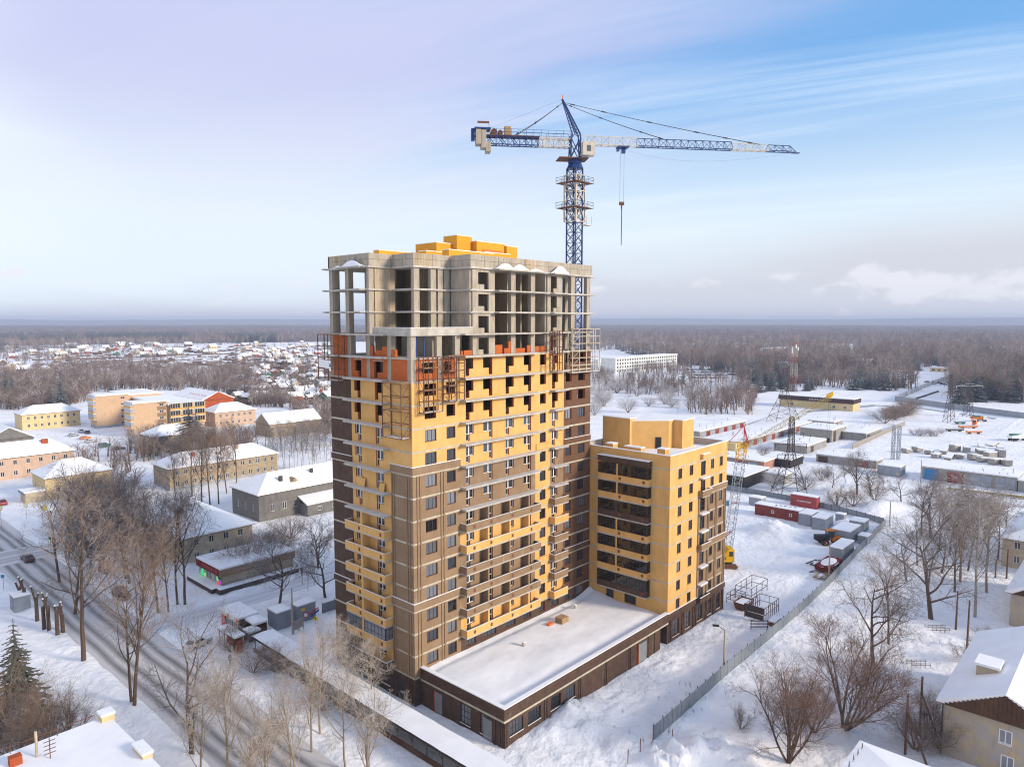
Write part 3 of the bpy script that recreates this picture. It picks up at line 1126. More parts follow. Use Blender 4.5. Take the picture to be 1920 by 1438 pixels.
for k in range(1, 9):
    z = zk(k)
    mb = MB()
    mb.box(WX0 - 0.02, WX1 + 0.02, WY0 - 0.02, WY0, z - 0.2, z).box(WX0 - 0.02, WX0, WY0, -11.9, z - 0.2, z).box(WX0 - 0.02, WX0, -2.1, 0, z - 0.2, z)
    if k < 8:
        mb.box(WX0 + BK + 0.01, WX1 - 0.31, WY0 + BK + 0.01, WY1 - 0.31, z - 0.2, z)
    mb.islands('floor_band', 'slab', wing)
# loggias on the shaded side
for k in range(1, 8):
    z = zk(k)
    m = 'dark_brown' if k in (1, 5) else 'yellow'
    w = MB()
    w.box(WX0 - 1.1, WX0 - 1.0, -11.75, -2.25, z, z + 0.95).box(WX0 - 1.0, WX0 - 0.001, -11.75, -11.65, z, z + 0.95).box(WX0 - 1.0, WX0 - 0.001, -2.35, -2.25, z, z + 0.95)
    w.box(WX0 - 1.11, WX0 - 0.85, -6.15, -5.85, z + 0.95, z + 2.78)
    o = w.build('loggia_parapet', m, wing)
    MB().box(WX0 - 1.1, WX0 - 0.001, -11.75, -2.25, z - 0.22, z - 0.002).build('loggia_slab', 'slab', o)
    MB().box(WX0 - 1.115, WX0 - 1.102, -11.2, -10.75, z + 0.25, z + 0.7).box(WX0 - 1.115, WX0 - 1.102, -6.75, -6.3, z + 0.25, z + 0.7).build('niche', 'rust', o)
    glazing(wing, WX0 - 1.06, WX0 - 1.06, -11.7, -6.16, z + 0.96, z + 2.76, 0.62, 'frame_dark', 'loggia_glass')
    glazing(wing, WX0 - 1.06, WX0 - 1.06, -5.84, -2.3, z + 0.96, z + 2.76, 0.62, 'frame_dark', 'loggia_glass')
    glazing(wing, WX0 - 1.0, WX0 - 0.05, -11.7, -11.7, z + 0.96, z + 2.76, 0.6, 'frame_dark', 'loggia_glass')
w = MB().box(WX0 - 1.15, WX0 - 0.001, -11.8, -2.2, z8 - 0.05, z8 + 0.85).build('loggia_crown', 'dark_brown', wing)
MB().box(WX0 - 1.18, WX0, -11.83, -2.17, z8 + 0.852, z8 + 0.95).build('snow_cap', 'roof_snow', w)
# windows of the wing
for k in range(0, 8):
    z = zk(k)
    for a, b in WR + WT:
        window(wing, (a, WY0 + 0.16, z + SILL), 'R', b - a, HEADZ - SILL, 2, 1, 'frame_dark', 'glass_grey' if rnd.random() < 0.2 else 'glass', 0.06, sill='white_paint')
    if k >= 1:
        window(wing, (WX0 + 0.16, -8.6, z + 0.3), 'L', 2.0, HEADZ - 0.3, 3, 2, 'frame_white', 'glass', 0.08)
        window(wing, (WX0 + 0.16, -3.5, z + 0.3), 'L', 1.4, HEADZ - 0.3, 2, 2, 'frame_white', 'glass', 0.08)
    window(wing, (48.4, WY0 + 0.16, z + 0.35), 'R', 1.6, HEADZ - 0.25, 2, 3, 'frame_dark', 'glass', 0.06)
    if k == 0:
        window(wing, (WX0 + 0.16, -7.0, z + 0.9), 'L', 2.2, HEADZ - 0.9, 3, 1, 'frame_dark', 'glass', 0.06, sill='white_paint')
        window(wing, (WX0 + 0.16, -3.4, z + 0.9), 'L', 1.5, HEADZ - 0.9, 2, 1, 'frame_dark', 'glass', 0.06)
for a, b in ((40.2, 42.2), (44.2, 45.8), (48.2, 50.0), (51.8, 53.2), (55.0, 56.4)):
    window(wing, (a, WY0 + 0.14, 0.5), 'R', b - a, 2.7, 2, 3, 'frame_dark', 'glass', 0.06, sill='white_paint')
# snow-laden balcony shelves over the french windows
for k in range(1, 8):
    z = zk(k)
    if k in (1, 4):
        pass
    w = MB().box(47.9, 50.4, WY0 - 0.75, WY0 - 0.021, z - 0.14, z + 0.02).build('balcony_shelf', 'slab', wing)
    MB().box(47.95, 50.35, WY0 - 0.72, WY0 - 0.021, z + 0.021, z + 0.16).build('snow_cap', 'roof_snow', w)
for k, m in ((6, 'taupe'), (3, 'taupe'), (0, 'dark_brown')):
    z = zk(k)
    w = MB()
    w.box(47.7, 51.0, WY0 - 0.8, WY0 - 0.7, z + 0.03, z + 1.0).box(47.7, 47.8, WY0 - 0.7, WY0 - 0.021, z + 0.03, z + 1.0).box(50.9, 51.0, WY0 - 0.7, WY0 - 0.021, z + 0.03, z + 1.0)
    w.box(51.0, WX1 + 0.15, WY0 - 0.16, WY0 - 0.022, z + 0.03, z + 0.95)
    if k == 0:
        w.box(WX0 - 0.1, 47.7, WY0 - 0.16, WY0 - 0.022, z + 0.03, z + 0.95)
    o = w.build('ledge', m, wing)
    s_ = MB().box(51.0, WX1 + 0.16, WY0 - 0.18, WY0, z + 0.951, z + 1.03).box(47.7, 51.0, WY0 - 0.82, WY0 - 0.68, z + 1.001, z + 1.07)
    if k == 0:
        s_.box(WX0 - 0.1, 47.7, WY0 - 0.18, WY0, z + 0.951, z + 1.03)
    s_.build('ledge_snow', 'roof_snow', o)
for a, b, m in ((0.0, zk(0) - 0.25, 'dark_brown'), (zk(0) + 1.05, zk(3) - 0.25, 'taupe'), (zk(3) + 1.05, zk(6) - 0.25, 'taupe')):
    mb = MB()
    for x in (47.65, 50.95, 51.3, 53.7, 54.1, 56.9, 57.4):
        mb.box(x, x + 0.22, WY0 - 0.12, WY0 - 0.003, a, b)
    if a == 0:
        for x in (39.0, 39.5, 43.0, 43.4, 46.6, 47.1):
            mb.box(x, x + 0.22, WY0 - 0.12, WY0 - 0.003, a, b)
    mb.islands('pilaster', m, wing)
w = MB().box(48.2, 50.8, WY0 - 0.5, WY0 - 0.021, z8 + 0.2, z8 + 0.95).build('roof_box', 'yellow', wing)
MB().box(48.2, 50.8, WY0 - 0.52, WY0, z8 + 0.951, z8 + 1.04).build('snow_cap', 'roof_snow', w)
# stair head and vents on the wing's roof
def wbox(x0, x1, y0, y1, z1, nm='roof_block', mat='yellow'):
    o = MB().box(x0, x1, y0, y1, z8 + 0.88, z1).build(nm, mat, wing)
    MB().box(x0 - 0.05, x1 + 0.05, y0 - 0.05, y1 + 0.05, z1 + 0.001, z1 + 0.14).build('snow_cap', 'roof_snow', o)
    return o
wbox(44.6, 46.6, -3.6, 2.0, z8 + 6.1)
so = MB().prism([(45.2, -3.6), (49.6, -8.2), (51.2, -8.2), (51.2, -9.9), (55.2, -9.9), (55.2, -3.0), (46.6, -3.0)], z8 + 0.88, z8 + 5.7)
o = so.build('stair_head', 'yellow', wing)
MB().prism([(45.2, -3.65), (49.6, -8.25), (51.2, -8.25), (51.2, -9.95), (55.25, -9.95), (55.25, -3.0), (46.6, -3.0)], z8 + 5.701, z8 + 5.84).build('snow_cap', 'roof_snow', o)
MB().obox((48.35, -6.95, z8 + 1.9), (0.35, -0.366, 0), (0.02, 0.02, 0), (0, 0, 1.0)).build('doorway', 'black', o)
wbox(39.6, 41.0, -3.6, -2.2, z8 + 2.4)
wbox(40.2, 41.4, -8.6, -5.4, z8 + 2.2)
wbox(41.6, 43.0, -12.2, -10.8, z8 + 2.25)

# ------------------------------------------------------------------ podium
pod = thing('podium_annex', 'single-storey dark brown brick annex with wide snow-covered flat roof below the tower', 'annex', (19, -7.5, 0))
PX0, PX1, PY0, PY1 = 0.95, 38.40, -15.15, -0.01
pw, pbk = MB(), MB()
PL = [(-12.9, -11.1), (-9.4, -7.6)]            # tall windows on the shaded side
PR = [(1.9, 4.3), (5.2, 7.6), (9.6, 11.6), (12.6, 14.6)]
wall_x(pw, PX0, PX1 - 2.2, -0.3, 3.3, PY0, PY0 + 0.3, [(a, b, 1.2, 2.9) for a, b in PR])
wall_y(pw, PY0 + 0.3, PY1, -0.3, 3.3, PX0, PX0 + 0.3, [(a, b, 0.55, 3.0) for a, b in PL])
pw.box(PX1 - 2.2, PX1 - 1.9, PY0 + 2.0, PY1, -0.3, 3.3)
pw.box(PX0 - 0.06, PX1, PY0 - 0.06, PY0 + 0.36, 3.55, 5.0).box(PX0 - 0.06, PX0 + 0.36, PY0 + 0.36, PY1, 3.55, 5.0)
pw.build('wall', 'dark_brown', pod)
MB().box(PX0 - 0.1, PX1, PY0 - 0.1, PY0 + 0.3, 3.3, 3.549).box(PX0 - 0.1, PX0 + 0.3, PY0 + 0.3, PY1, 3.3, 3.549).build('cornice', 'band', pod)
c = MB()
c.box(PX0 - 0.12, PX1, PY0 - 0.12, PY0 + 0.5, 5.001, 5.12).box(PX0 - 0.12, PX0 + 0.5, PY0 + 0.5, PY1, 5.001, 5.12)
c.build('parapet_snow', 'roof_snow', pod)
# snow field on the roof, gently drifted
mb = MB()
nx, ny = 110, 46
for j in range(ny + 1):
    for i in range(nx + 1):
        x = PX0 + 0.37 + (PX1 - PX0 - 0.38) * i / nx
        y = PY0 + 0.37 + (PY1 - PY0 - 0.38) * j / ny
        d = min((y - PY0 - 0.3), (x - PX0 - 0.3), 3.0) / 3.0
        h = 4.35 + 0.22 * d + 0.16 * mnoise.noise((x * 0.12, y * 0.25, 3)) + 0.035 * mnoise.noise((x * 0.7, y * 0.9, 9)) + 0.025 * mnoise.noise((x * 2.1, y * 2.1, 4))
        e = max(0.0, 1 - (PX1 - x) / 5.0) * max(0.0, 1 - (PY1 - y) / 6.0)
        h += 1.1 * e ** 1.5
        h -= 0.22 * math.exp(-((PY1 - y - 0.9) / 0.6) ** 2)
        mb.v.append((x, y, h))
for j in range(ny):
    for i in range(nx):
        a = j * (nx + 1) + i
        mb.f.append((a, a + 1, a + nx + 2, a + nx + 1))
mb.build('roof_snow', 'roof_snow', pod, smooth=True)
for a, b in PR:
    window(pod, (a, PY0 + 0.12, 1.2), 'R', b - a, 1.7, 4, 2, 'frame_dark', 'glass', 0.06, sill='white_paint')
for a, b in PL:
    window(pod, (PX0 + 0.12, b, 0.55), 'L', b - a, 2.45, 3, 3, 'frame_dark', 'glass_grey', 0.06, sill='white_paint')
mb = MB()
for x in (0.98, 1.35, 8.25, 8.75, 15.4, 15.8, 21.4, 21.8, 27.4, 27.8, 29.6, 32.6, 34.4):
    mb.box(x, x + 0.22, PY0 - 0.1, PY0 - 0.003, -0.2, 3.28)
for y in (-14.9, -14.5, -13.7):
    mb.box(PX0 - 0.1, PX0 - 0.003, y, y + 0.22, -0.2, 3.28)
mb.islands('pilaster', 'dark_brown', pod)
for y in (-2.6, -14.2 + 0.9):
    pass
for y in (-5.7, -4.0):
    pass
for y0 in (-4.2, -15.0 + 1.9):
    o = MB().box(PX0 - 0.04, PX0 - 0.002, y0, y0 + 1.3, 0.05, 2.75).build('door', 'grey_paint', pod)
    MB().box(PX0 - 0.06, PX0 - 0.041, y0 + 1.32, y0 + 1.42, 0, 2.8).build('door_post', 'orange_paint', o)
o = MB().box(30.2, 32.2, PY0 - 0.04, PY0 - 0.002, 0.0, 2.8).build('door', 'grey_paint', pod)
MB().box(30.0, 30.15, PY0 - 0.07, PY0 - 0.003, 0, 2.9).build('door_post', 'orange_paint', o)
# vents and a pallet on the roof
for (x, y, r) in ((15.6, -5.2, 0.35), (31.0, -2.6, 0.28)):
    o = thing('roof_vent', 'short grey vent pipe in the snow of the annex roof', 'vent', (x, y, 4.4), 'vents on the annex roof')
    MB().cyl((x, y), r * 0.8, 4.4, 5.1, 12).build('pipe', 'slab', o)
    MB().cyl((x, y), r, 5.1, 5.22, 12).build('cap', 'roof_snow', o)
pal = thing('brick_pallet', 'wooden pallet stacked with timber on the snowy annex roof', 'pallet', (25.5, -4.2, 4.5))
for i in range(3):
    MB().box(24.7, 26.3, -4.9 + i * 0.6, -4.75 + i * 0.6, 4.45, 4.6).build('runner', 'pale_wood', pal)
for j in range(5):
    for i in range(4):
        MB().box(24.7 + 0.03 * (j % 2), 26.3 - 0.03 * (i % 2), -4.95 + i * 0.36, -4.65 + i * 0.36, 4.601 + j * 0.17, 4.75 + j * 0.17).build('plank', 'pale_wood', pal)
sb = thing('board_stack', 'small stack of orange boards beside the pallet on the annex roof', 'boards', (23.4, -3.6, 4.5))
for j in range(3):
    MB().box(22.9, 23.9, -3.9, -3.3, 4.5 + j * 0.14, 4.62 + j * 0.14).build('board', 'orange_paint', sb)
# ------------------------------------------------------------------ tower crane
def lattice(mb, p, q, up, side, h, w, n, cw, dw, tri=False):
    """box or triangular truss between p and q; up/side unit vectors, h height, w half width, n bays"""
    p, q, up, side = Vector(p), Vector(q), Vector(up), Vector(side)
    def pt(t, kind):
        c = p.lerp(q, t)
        if tri:
            return {'a': c + side * w, 'b': c - side * w, 'c': c + up * h}[kind]
        return {'a': c + side * w, 'b': c - side * w, 'c': c - side * w + up * h, 'd': c + side * w + up * h}[kind]
    ks = 'abc' if tri else 'abcd'
    for k in ks:
        mb.bar(pt(0, k), pt(1, k), cw)
    for i in range(n):
        t0, t1 = i / n, (i + 1) / n
        for k, l in zip(ks, ks[1:] + ks[0]):
            mb.bar(pt(t0, k), pt(t0, l), dw, cap=False)
            if i % 2 == 0:
                mb.bar(pt(t0, k), pt(t1, l), dw, cap=False)
            else:
                mb.bar(pt(t0, l), pt(t1, k), dw, cap=False)
    for k, l in zip(ks, ks[1:] + ks[0]):
        mb.bar(pt(1, k), pt(1, l), dw, cap=False)

CRX, CRY = 44.6, 8.6
# crane axes: jib runs to the camera's right
JD = (RIGHT * 0.99 + FWD_H * 0.14).normalized()
JS = Vector((-JD.y, JD.x, 0))
crane = thing('tower_crane', 'blue and white tower crane with long jib standing behind the tower', 'crane', (CRX, CRY, 0))
MD = Vector((1, 0, 0))
MS = Vector((0, 1, 0))
cc = Vector((CRX, CRY, 0))
MW = 0.98
ZT = 77.2
mb = MB()
# mast: square lattice, four thick legs with X bracing
nb = 42
corners = [cc + MD * (i * MW) + MS * (j * MW) for i, j in ((-1, -1), (1, -1), (1, 1), (-1, 1))]
for c_ in corners:
    mb.bar((c_.x, c_.y, -0.5), (c_.x, c_.y, ZT), 0.15)
for i in range(nb):
    z0, z1 = i * ZT / nb, (i + 1) * ZT / nb
    for a, b in zip(corners, corners[1:] + corners[:1]):
        mb.bar((a.x, a.y, z0), (b.x, b.y, z0), 0.055, cap=False)
        mb.bar((a.x, a.y, z0), (b.x, b.y, z1), 0.055, cap=False)
        mb.bar((b.x, b.y, z0), (a.x, a.y, z1), 0.055, cap=False)
mb.build('mast', 'crane_blue', crane)
# climbing cage in dirty white around the top of the mast
mb = MB()
CW = 1.3
cg = [cc + MD * (i * CW) + MS * (j * CW) for i, j in ((-1, -1), (1, -1), (1, 1), (-1, 1))]
for c_ in cg:
    mb.bar((c_.x, c_.y, 68.0), (c_.x, c_.y, 76.0), 0.15)
for z in (68.0, 70.6, 73.3, 76.0):
    for a, b in zip(cg, cg[1:] + cg[:1]):
        mb.bar((a.x, a.y, z), (b.x, b.y, z), 0.12)
for z0, z1 in ((68.0, 70.6), (70.6, 73.3), (73.3, 76.0)):
    for a, b in zip(cg, cg[1:] + cg[:1]):
        m_ = (a + b) / 2
        mb.bar((a.x, a.y, z0), (m_.x, m_.y, z1), 0.09)
        mb.bar((b.x, b.y, z0), (m_.x, m_.y, z1), 0.09)
o = mb.build('climbing_cage', 'crane_white', crane)
for z, w, m in ((70.3, 2.35, 'rust'), (74.6, 2.35, 'rust')):
    d = MB()
    for (a0, a1, b0, b1) in ((-w, w, -w, -CW - 0.1), (-w, w, CW + 0.1, w), (-w, -CW - 0.1, -CW - 0.1, CW + 0.1), (CW + 0.1, w, -CW - 0.1, CW + 0.1)):
        d.box(CRX + a0, CRX + a1, CRY + b0, CRY + b1, z, z + 0.10)
    dk = d.build('cage_platform', m, o)
    r = MB()
    ring = [(CRX - w, CRY - w), (CRX + w, CRY - w), (CRX + w, CRY + w), (CRX - w, CRY + w)]
    for zz in (0.55, 1.05):
        for a, b in zip(ring, ring[1:] + ring[:1]):
            r.bar((a[0], a[1], z + zz), (b[0], b[1], z + zz), 0.03)
    for a, b in zip(ring, ring[1:] + ring[:1]):
        for t in (0, 0.33, 0.66):
            x, y = a[0] + (b[0] - a[0]) * t, a[1] + (b[1] - a[1]) * t
            r.bar((x, y, z), (x, y, z + 1.05), 0.03)
    r.build('handrail', 'crane_blue', crane)
d = MB().box(CRX + 0.3, CRX + 2.0, CRY - 2.3, CRY - 1.2, 67.3, 67.4)
for x in (CRX + 0.3, CRX + 2.0):
    for y in (CRY - 2.3, CRY - 1.2):
        d.bar((x, y, 67.3), (x, y, 69.0), 0.04)
d.box(CRX + 0.3, CRX + 2.0, CRY - 2.3, CRY - 2.25, 68.2, 68.3)
d.build('lower_basket', 'crane_white', crane)
# slewing ring, tower top
s_ = MB()
s_.bar((CRX, CRY, ZT), (CRX, CRY, ZT + 0.9), 1.55, 1.15, 8)
s_.bar((CRX, CRY, ZT + 0.9), (CRX, CRY, ZT + 1.5), 1.2, 1.2, 12)
s_.build('slewing_ring', 'crane_blue', crane)
pl_ = MB().obox(cc + Vector((0, 0, ZT + 1.6)) - JD * 0.5, JD * 2.6, JS * 1.7, (0, 0, 0.08))
pl_.build('slewing_platform', 'rust', crane)
ZJ = ZT + 4.2                                    # underside of the jib
APEX = cc - JD * 2.3 + Vector((0, 0, 89.0))
tb = MB()
for i, j in ((-1, -1), (1, -1), (1, 1), (-1, 1)):
    tb.bar(cc + JD * (0.95 * i) + JS * (0.8 * j) + Vector((0, 0, ZT + 1.6)), cc + JD * (0.75 * i) + JS * (0.8 * j) + Vector((0, 0, ZJ + 1.6)), 0.14)
for i in (-1, 1):
    for j in (-1, 1):
        tb.bar(cc + JD * 0.95 * i + JS * 0.8 * j + Vector((0, 0, ZT + 1.6)), cc - JD * 0.9 * i + JS * 0.8 * j + Vector((0, 0, ZJ + 1.0)), 0.09)
        tb.bar(cc + JD * 0.95 * i + JS * 0.8 * j + Vector((0, 0, ZT + 1.6)), cc + JD * 0.9 * i - JS * 0.8 * j + Vector((0, 0, ZJ + 1.0)), 0.09)
for j in (-1, 1):
    tb.bar(cc + JD * 0.75 + JS * 0.8 * j + Vector((0, 0, ZJ + 1.6)), APEX + JS * 0.15 * j, 0.17, 0.12)
    tb.bar(cc - JD * 0.15 + JS * 0.8 * j + Vector((0, 0, ZJ + 1.5)), APEX + JS * 0.15 * j - JD * 0.1, 0.12, 0.10)
for t in [i / 11 for i in range(11)]:
    a = (cc + JD * 0.75 + Vector((0, 0, ZJ + 1.6))).lerp(APEX, t)
    b = (cc - JD * 0.15 + Vector((0, 0, ZJ + 1.5))).lerp(APEX - JD * 0.1, t)
    w_ = 0.8 * (1 - t) + 0.15 * t
    tb.bar(a - JS * w_, a + JS * w_, 0.05)
    t2 = min(1, t + 0.09)
    b2 = (cc - JD * 0.15 + Vector((0, 0, ZJ + 1.5))).lerp(APEX - JD * 0.1, t2)
    for j in (-1, 1):
        tb.bar(a + JS * w_ * j, b2 + JS * w_ * j, 0.05)
tb.build('tower_head', 'crane_blue', crane)
MB().bar(APEX, APEX + Vector((0, 0, 0.7)), 0.12, 0.08, 6).build('beacon', 'orange_paint', crane)
# operator cab
cb = cc + JD * 1.9 - JS * 1.75 + Vector((0, 0, ZT + 1.9 + 1.15))
co = MB().obox(cb, JD * 1.05, JS * 0.8, (0, 0, 1.15)).build('cab', 'crane_white', crane)
MB().obox(cb + JD * 1.06, JD * 0.012, JS * 0.62, (0, 0, 0.7)).build('cab_window', 'glass', co)
MB().obox(cb - JS * 0.81, JD * 0.35, JS * 0.012, (0, 0, 0.5)).build('cab_window', 'glass_grey', co)
# jib, in painted sections
JL = 40.4
def jp(t, z=0.0):
    return cc + JD * t + Vector((0, 0, ZJ + z))
for t0, t1, m in ((1.0, 11.3, 'crane_white'), (11.3, 29.0, 'crane_blue'), (29.0, 36.0, 'crane_white'), (36.0, JL, 'crane_blue')):
    mb = MB()
    lattice(mb, jp(t0), jp(t1), (0, 0, 1), JS, 1.55 - 0.012 * t0, 0.62, max(2, round((t1 - t0) / 1.35)), 0.085, 0.045, True)
    mb.build('jib_section', m, crane)
mb = MB().bar(jp(JL, 1.05), jp(JL + 1.2, 0.05), 0.07).bar(jp(JL, 0) + JS * 0.62, jp(JL + 1.2, 0), 0.06).bar(jp(JL, 0) - JS * 0.62, jp(JL + 1.2, 0), 0.06).obox(jp(JL + 1.1, -0.15), JD * 0.7, JS * 0.3, (0, 0, 0.06))
mb.build('jib_tip', 'crane_blue', crane)
# counter-jib
for t0, t1, m in ((-0.8, -6.6, 'crane_white'), (-6.6, -16.0, 'crane_blue')):
    mb = MB()
    lattice(mb, jp(t0, -0.55), jp(t1, -0.55), (0, 0, 1), JS, 1.35, 0.75, max(2, round(abs(t1 - t0) / 1.0)), 0.10, 0.055)
    mb.build('counter_jib', m, crane)
MB().obox(jp(-12.0, 0.92), JD * 5.6, JS * 0.95, (0, 0, 0.06)).build('counter_jib_deck', 'rust', crane)
mb = MB()
for s in (-1, 1):
    for zz in (1.45, 2.0):
        mb.bar(jp(-1.0, zz) + JS * 0.95 * s, jp(-16.6, zz) + JS * 0.95 * s, 0.03)
    for i in range(13):
        t = -1.0 - 15.6 * i / 12
        mb.bar(jp(t, 0.9) + JS * 0.95 * s, jp(t, 2.0) + JS * 0.95 * s, 0.03)
mb.build('handrail', 'crane_blue', crane)
for i, (t, zb, zt_) in enumerate(((-16.2, -1.3, 1.7), (-17.1, -0.7, 1.8), (-15.4, -1.9, -0.3))):
    MB().obox(jp(t, (zb + zt_) / 2), JD * 0.42, JS * 1.05, (0, 0, (zt_ - zb) / 2)).build('counterweight', 'concrete', crane)
MB().obox(jp(-16.4, 1.95), JD * 1.4, JS * 1.15, (0, 0, 0.14)).obox(jp(-18.0, 1.0), JD * 0.3, JS * 0.5, (0, 0, 1.0)).build('counterweight_frame', 'crane_blue', crane)
mb = MB()
mb.bar(jp(-14.4, 1.5) - JS * 0.7, jp(-14.4, 1.5) + JS * 0.7, 0.55, 0.55, 12).bar(jp(-13.3, 1.45) - JS * 0.6, jp(-13.3, 1.45) + JS * 0.6, 0.42, 0.42, 12)
wo_ = mb.build('winch', 'rust', crane)
MB().obox(jp(-12.0, 1.75), JD * 0.55, JS * 0.5, (0, 0, 0.8)).build('winch_cabinet', 'pale_wood', crane)
mb = MB().bar(jp(-15.2, 1.0), jp(-15.2, 3.4), 0.04).obox(jp(-16.2, 3.2), JD * 1.0, JS * 0.03, (0, 0, 0.18))
mb.build('sign_arm', 'rust', crane)
# stays
def stay(p, q, w, links):
    mb = MB()
    sag = [p.lerp(q, i / 8) - Vector((0, 0, 0.25 * math.sin(math.pi * i / 8))) for i in range(9)]
    mb.path(sag, w)
    for t in links:
        a, b = p.lerp(q, t - 0.012), p.lerp(q, t + 0.012)
        dz = Vector((0, 0, -0.25 * math.sin(math.pi * t)))
        mb.bar(a + dz, b + dz, w * 2.4)
    mb.build('stay', 'cable', crane)
for s in (-1, 1):
    stay(APEX - Vector((0, 0, 0.6)), jp(16.2, 1.45) + JS * 0.1 * s, 0.045, (0.08, 0.37, 0.77, 0.96))
    stay(APEX - Vector((0, 0, 0.5)), jp(34.4, 1.15) + JS * 0.1 * s, 0.045, (0.05, 0.2, 0.43, 0.67, 0.82, 0.95))
    stay(APEX - Vector((0, 0, 0.6)), jp(-10.9, 1.0) + JS * 0.7 * s, 0.06, (0.1, 0.55, 0.93))
mb = MB().path([APEX.lerp(jp(-15.5, 2.0), i / 6) for i in range(7)], 0.015)
mb.path([jp(8.0, -0.2) + JD * (JL - 7.5) * i / 12 - Vector((0, 0, 2.0 * math.sin(math.pi * (i / 12) ** 0.8) if i else 0)) for i in range(13)], 0.012)
mb.build('rope', 'cable', crane)
# trolley, hook block and sling
TR = 8.6
mb = MB().obox(jp(TR, -0.25), JD * 1.0, JS * 0.75, (0, 0, 0.12)).obox(jp(TR + 0.2, -0.8), JD * 0.3, JS * 0.3, (0, 0, 0.45)).obox(jp(TR - 0.8, -0.6), JD * 0.15, JS * 0.5, (0, 0, 0.3))
mb.build('trolley', 'crane_blue', crane)
hz = 71.0
hk = Vector((jp(TR).x, jp(TR).y, 0))
mb = MB()
for s in (-1, 1):
    mb.bar(jp(TR + 0.35 * s, -0.4), hk + JD * 0.35 * s + Vector((0, 0, hz + 0.5)), 0.02)
mb.build('hoist_rope', 'cable', crane)
mb = MB().obox(hk + Vector((0, 0, hz + 0.4)), JD * 0.42, JS * 0.2, (0, 0, 0.28)).bar(hk + Vector((0, 0, hz + 0.2)), hk + Vector((0, 0, hz - 0.9)), 0.16, 0.08, 8)
mb.build('hook_block', 'rust', crane)
mb = MB().bar(hk + Vector((0, 0, hz - 0.9)), hk + Vector((0, 0, 64.0)), 0.05, 0.06, 6).bar(hk + JD * 0.07 + Vector((0, 0, hz - 0.9)), hk + JD * 0.05 + Vector((0, 0, 64.2)), 0.04, 0.04, 6)
mb.build('sling', 'cable', crane)
MB().box(CRX - 3, CRX + 3, CRY - 3, CRY + 3, -0.5, 0.7).build('base', 'slab', crane)

# ------------------------------------------------------------------ hanging scaffold cages
def cage(label, x0, x1, y0, y1, z0, z1, nx, ny, nz, mat, plank='pale_wood', group=None, net=None):
    o = thing('facade_scaffold', label, 'scaffold', ((x0 + x1) / 2, (y0 + y1) / 2, z0), group)
    mb = MB()
    xs = [x0 + (x1 - x0) * i / nx for i in range(nx + 1)]
    ys = [y0 + (y1 - y0) * i / ny for i in range(ny + 1)]
    zs = [z0 + (z1 - z0) * i / nz for i in range(nz + 1)]
    for x in xs:
        for y in ys:
            if (x in (x0, x1)) or (y in (y0, y1)):
                mb.bar((x, y, z0), (x, y, z1), 0.075)
    mb.build('upright', mat, o)
    mb = MB()
    for z in zs:
        for y in (y0, y1):
            mb.bar((x0, y, z), (x1, y, z), 0.045)
        for x in (x0, x1):
            mb.bar((x, y0, z), (x, y1, z), 0.045)
    for i in range(nz):
        mb.bar((x0, y0, zs[i]), (xs[1], y0, zs[i + 1]), 0.03)
        mb.bar((x0, y0, zs[i]), (x0, ys[1], zs[i + 1]), 0.03)
    mb.build('ledger', mat, o)
    for i, z in enumerate(zs):
        if i % 2 == 0 or nz < 4:
            MB().box(x0 + 0.05, x1 - 0.05, y0 + 0.05, y1 - 0.05, z + 0.05, z + 0.10).build('plank', plank if i else 'slab_top', o)
    # ladder rungs
    mb = MB()
    n = int((z1 - z0) / 0.45)
    for i in range(n):
        z = z0 + 0.45 * i
        mb.bar((x1, y0 - 0.0, z), (x1, min(y1, y0 + 0.6), z), 0.025, cap=False)
    mb.build('ladder', mat, o)
    return o

c1_ = cage('rusty hanging scaffold cage wrapped round the left end of the tower', -1.45, -0.4, 13.9, 18.9, 42.2, 48.6, 1, 2, 4, 'rust')
MB().obox((-1.5, 17.4, 44.5), (0.01, 0, 0), (0, 1.3, 0.1), (0, 0, 0.55)).build('torn_banner', 'white_paint', c1_)
cage('rusty scaffold cage hung below the bare corner, beside the yellow corner windows', -1.5, -0.12, 0.25, 4.1, 35.6, 42.6, 1, 1, 4, 'rust')
cage('pale tubular scaffold tower fixed to the brick corner above the corner windows', 1.0, 4.2, -1.2, -0.25, 38.8, 45.9, 2, 1, 5, 'rust')
cage('narrow dark scaffold cage with ladder beside the orange corner brickwork', 5.2, 8.0, -1.3, -0.25, 40.0, 45.9, 2, 1, 6, 'rust')
cage('slim rusty scaffold ladder cage hung from the bare floor above a small window', 25.9, 28.2, -1.9, -1.3, 42.9, 49.0, 2, 1, 5, 'rust')
cage('pale scaffold cage round the brown right end of the tower', 31.6, 38.9, -1.2, -0.3, 42.3, 49.2, 4, 1, 6, 'crane_white')
# ------------------------------------------------------------------ ground and roads
def sstep(a, b, x):
    t = np.clip((x - a) / (b - a), 0, 1)
    return t * t * (3 - 2 * t)

_rs = np.random.RandomState(5)
_perm = _rs.rand(256, 256)
def vnoise(x, y):
    xi, yi = np.floor(x).astype(int), np.floor(y).astype(int)
    fx, fy = x - xi, y - yi
    fx, fy = fx * fx * (3 - 2 * fx), fy * fy * (3 - 2 * fy)
    a = _perm[xi % 256, yi % 256]
    b = _perm[(xi + 1) % 256, yi % 256]
    c = _perm[xi % 256, (yi + 1) % 256]
    d = _perm[(xi + 1) % 256, (yi + 1) % 256]
    return (a * (1 - fx) + b * fx) * (1 - fy) + (c * (1 - fx) + d * fx) * fy - 0.5

MOUNDS = []
def mound(px, py, rx, ry, h, rough=0.25):
    p = gp(px, py)
    MOUNDS.append((p.x, p.y, rx, ry, h, rough))
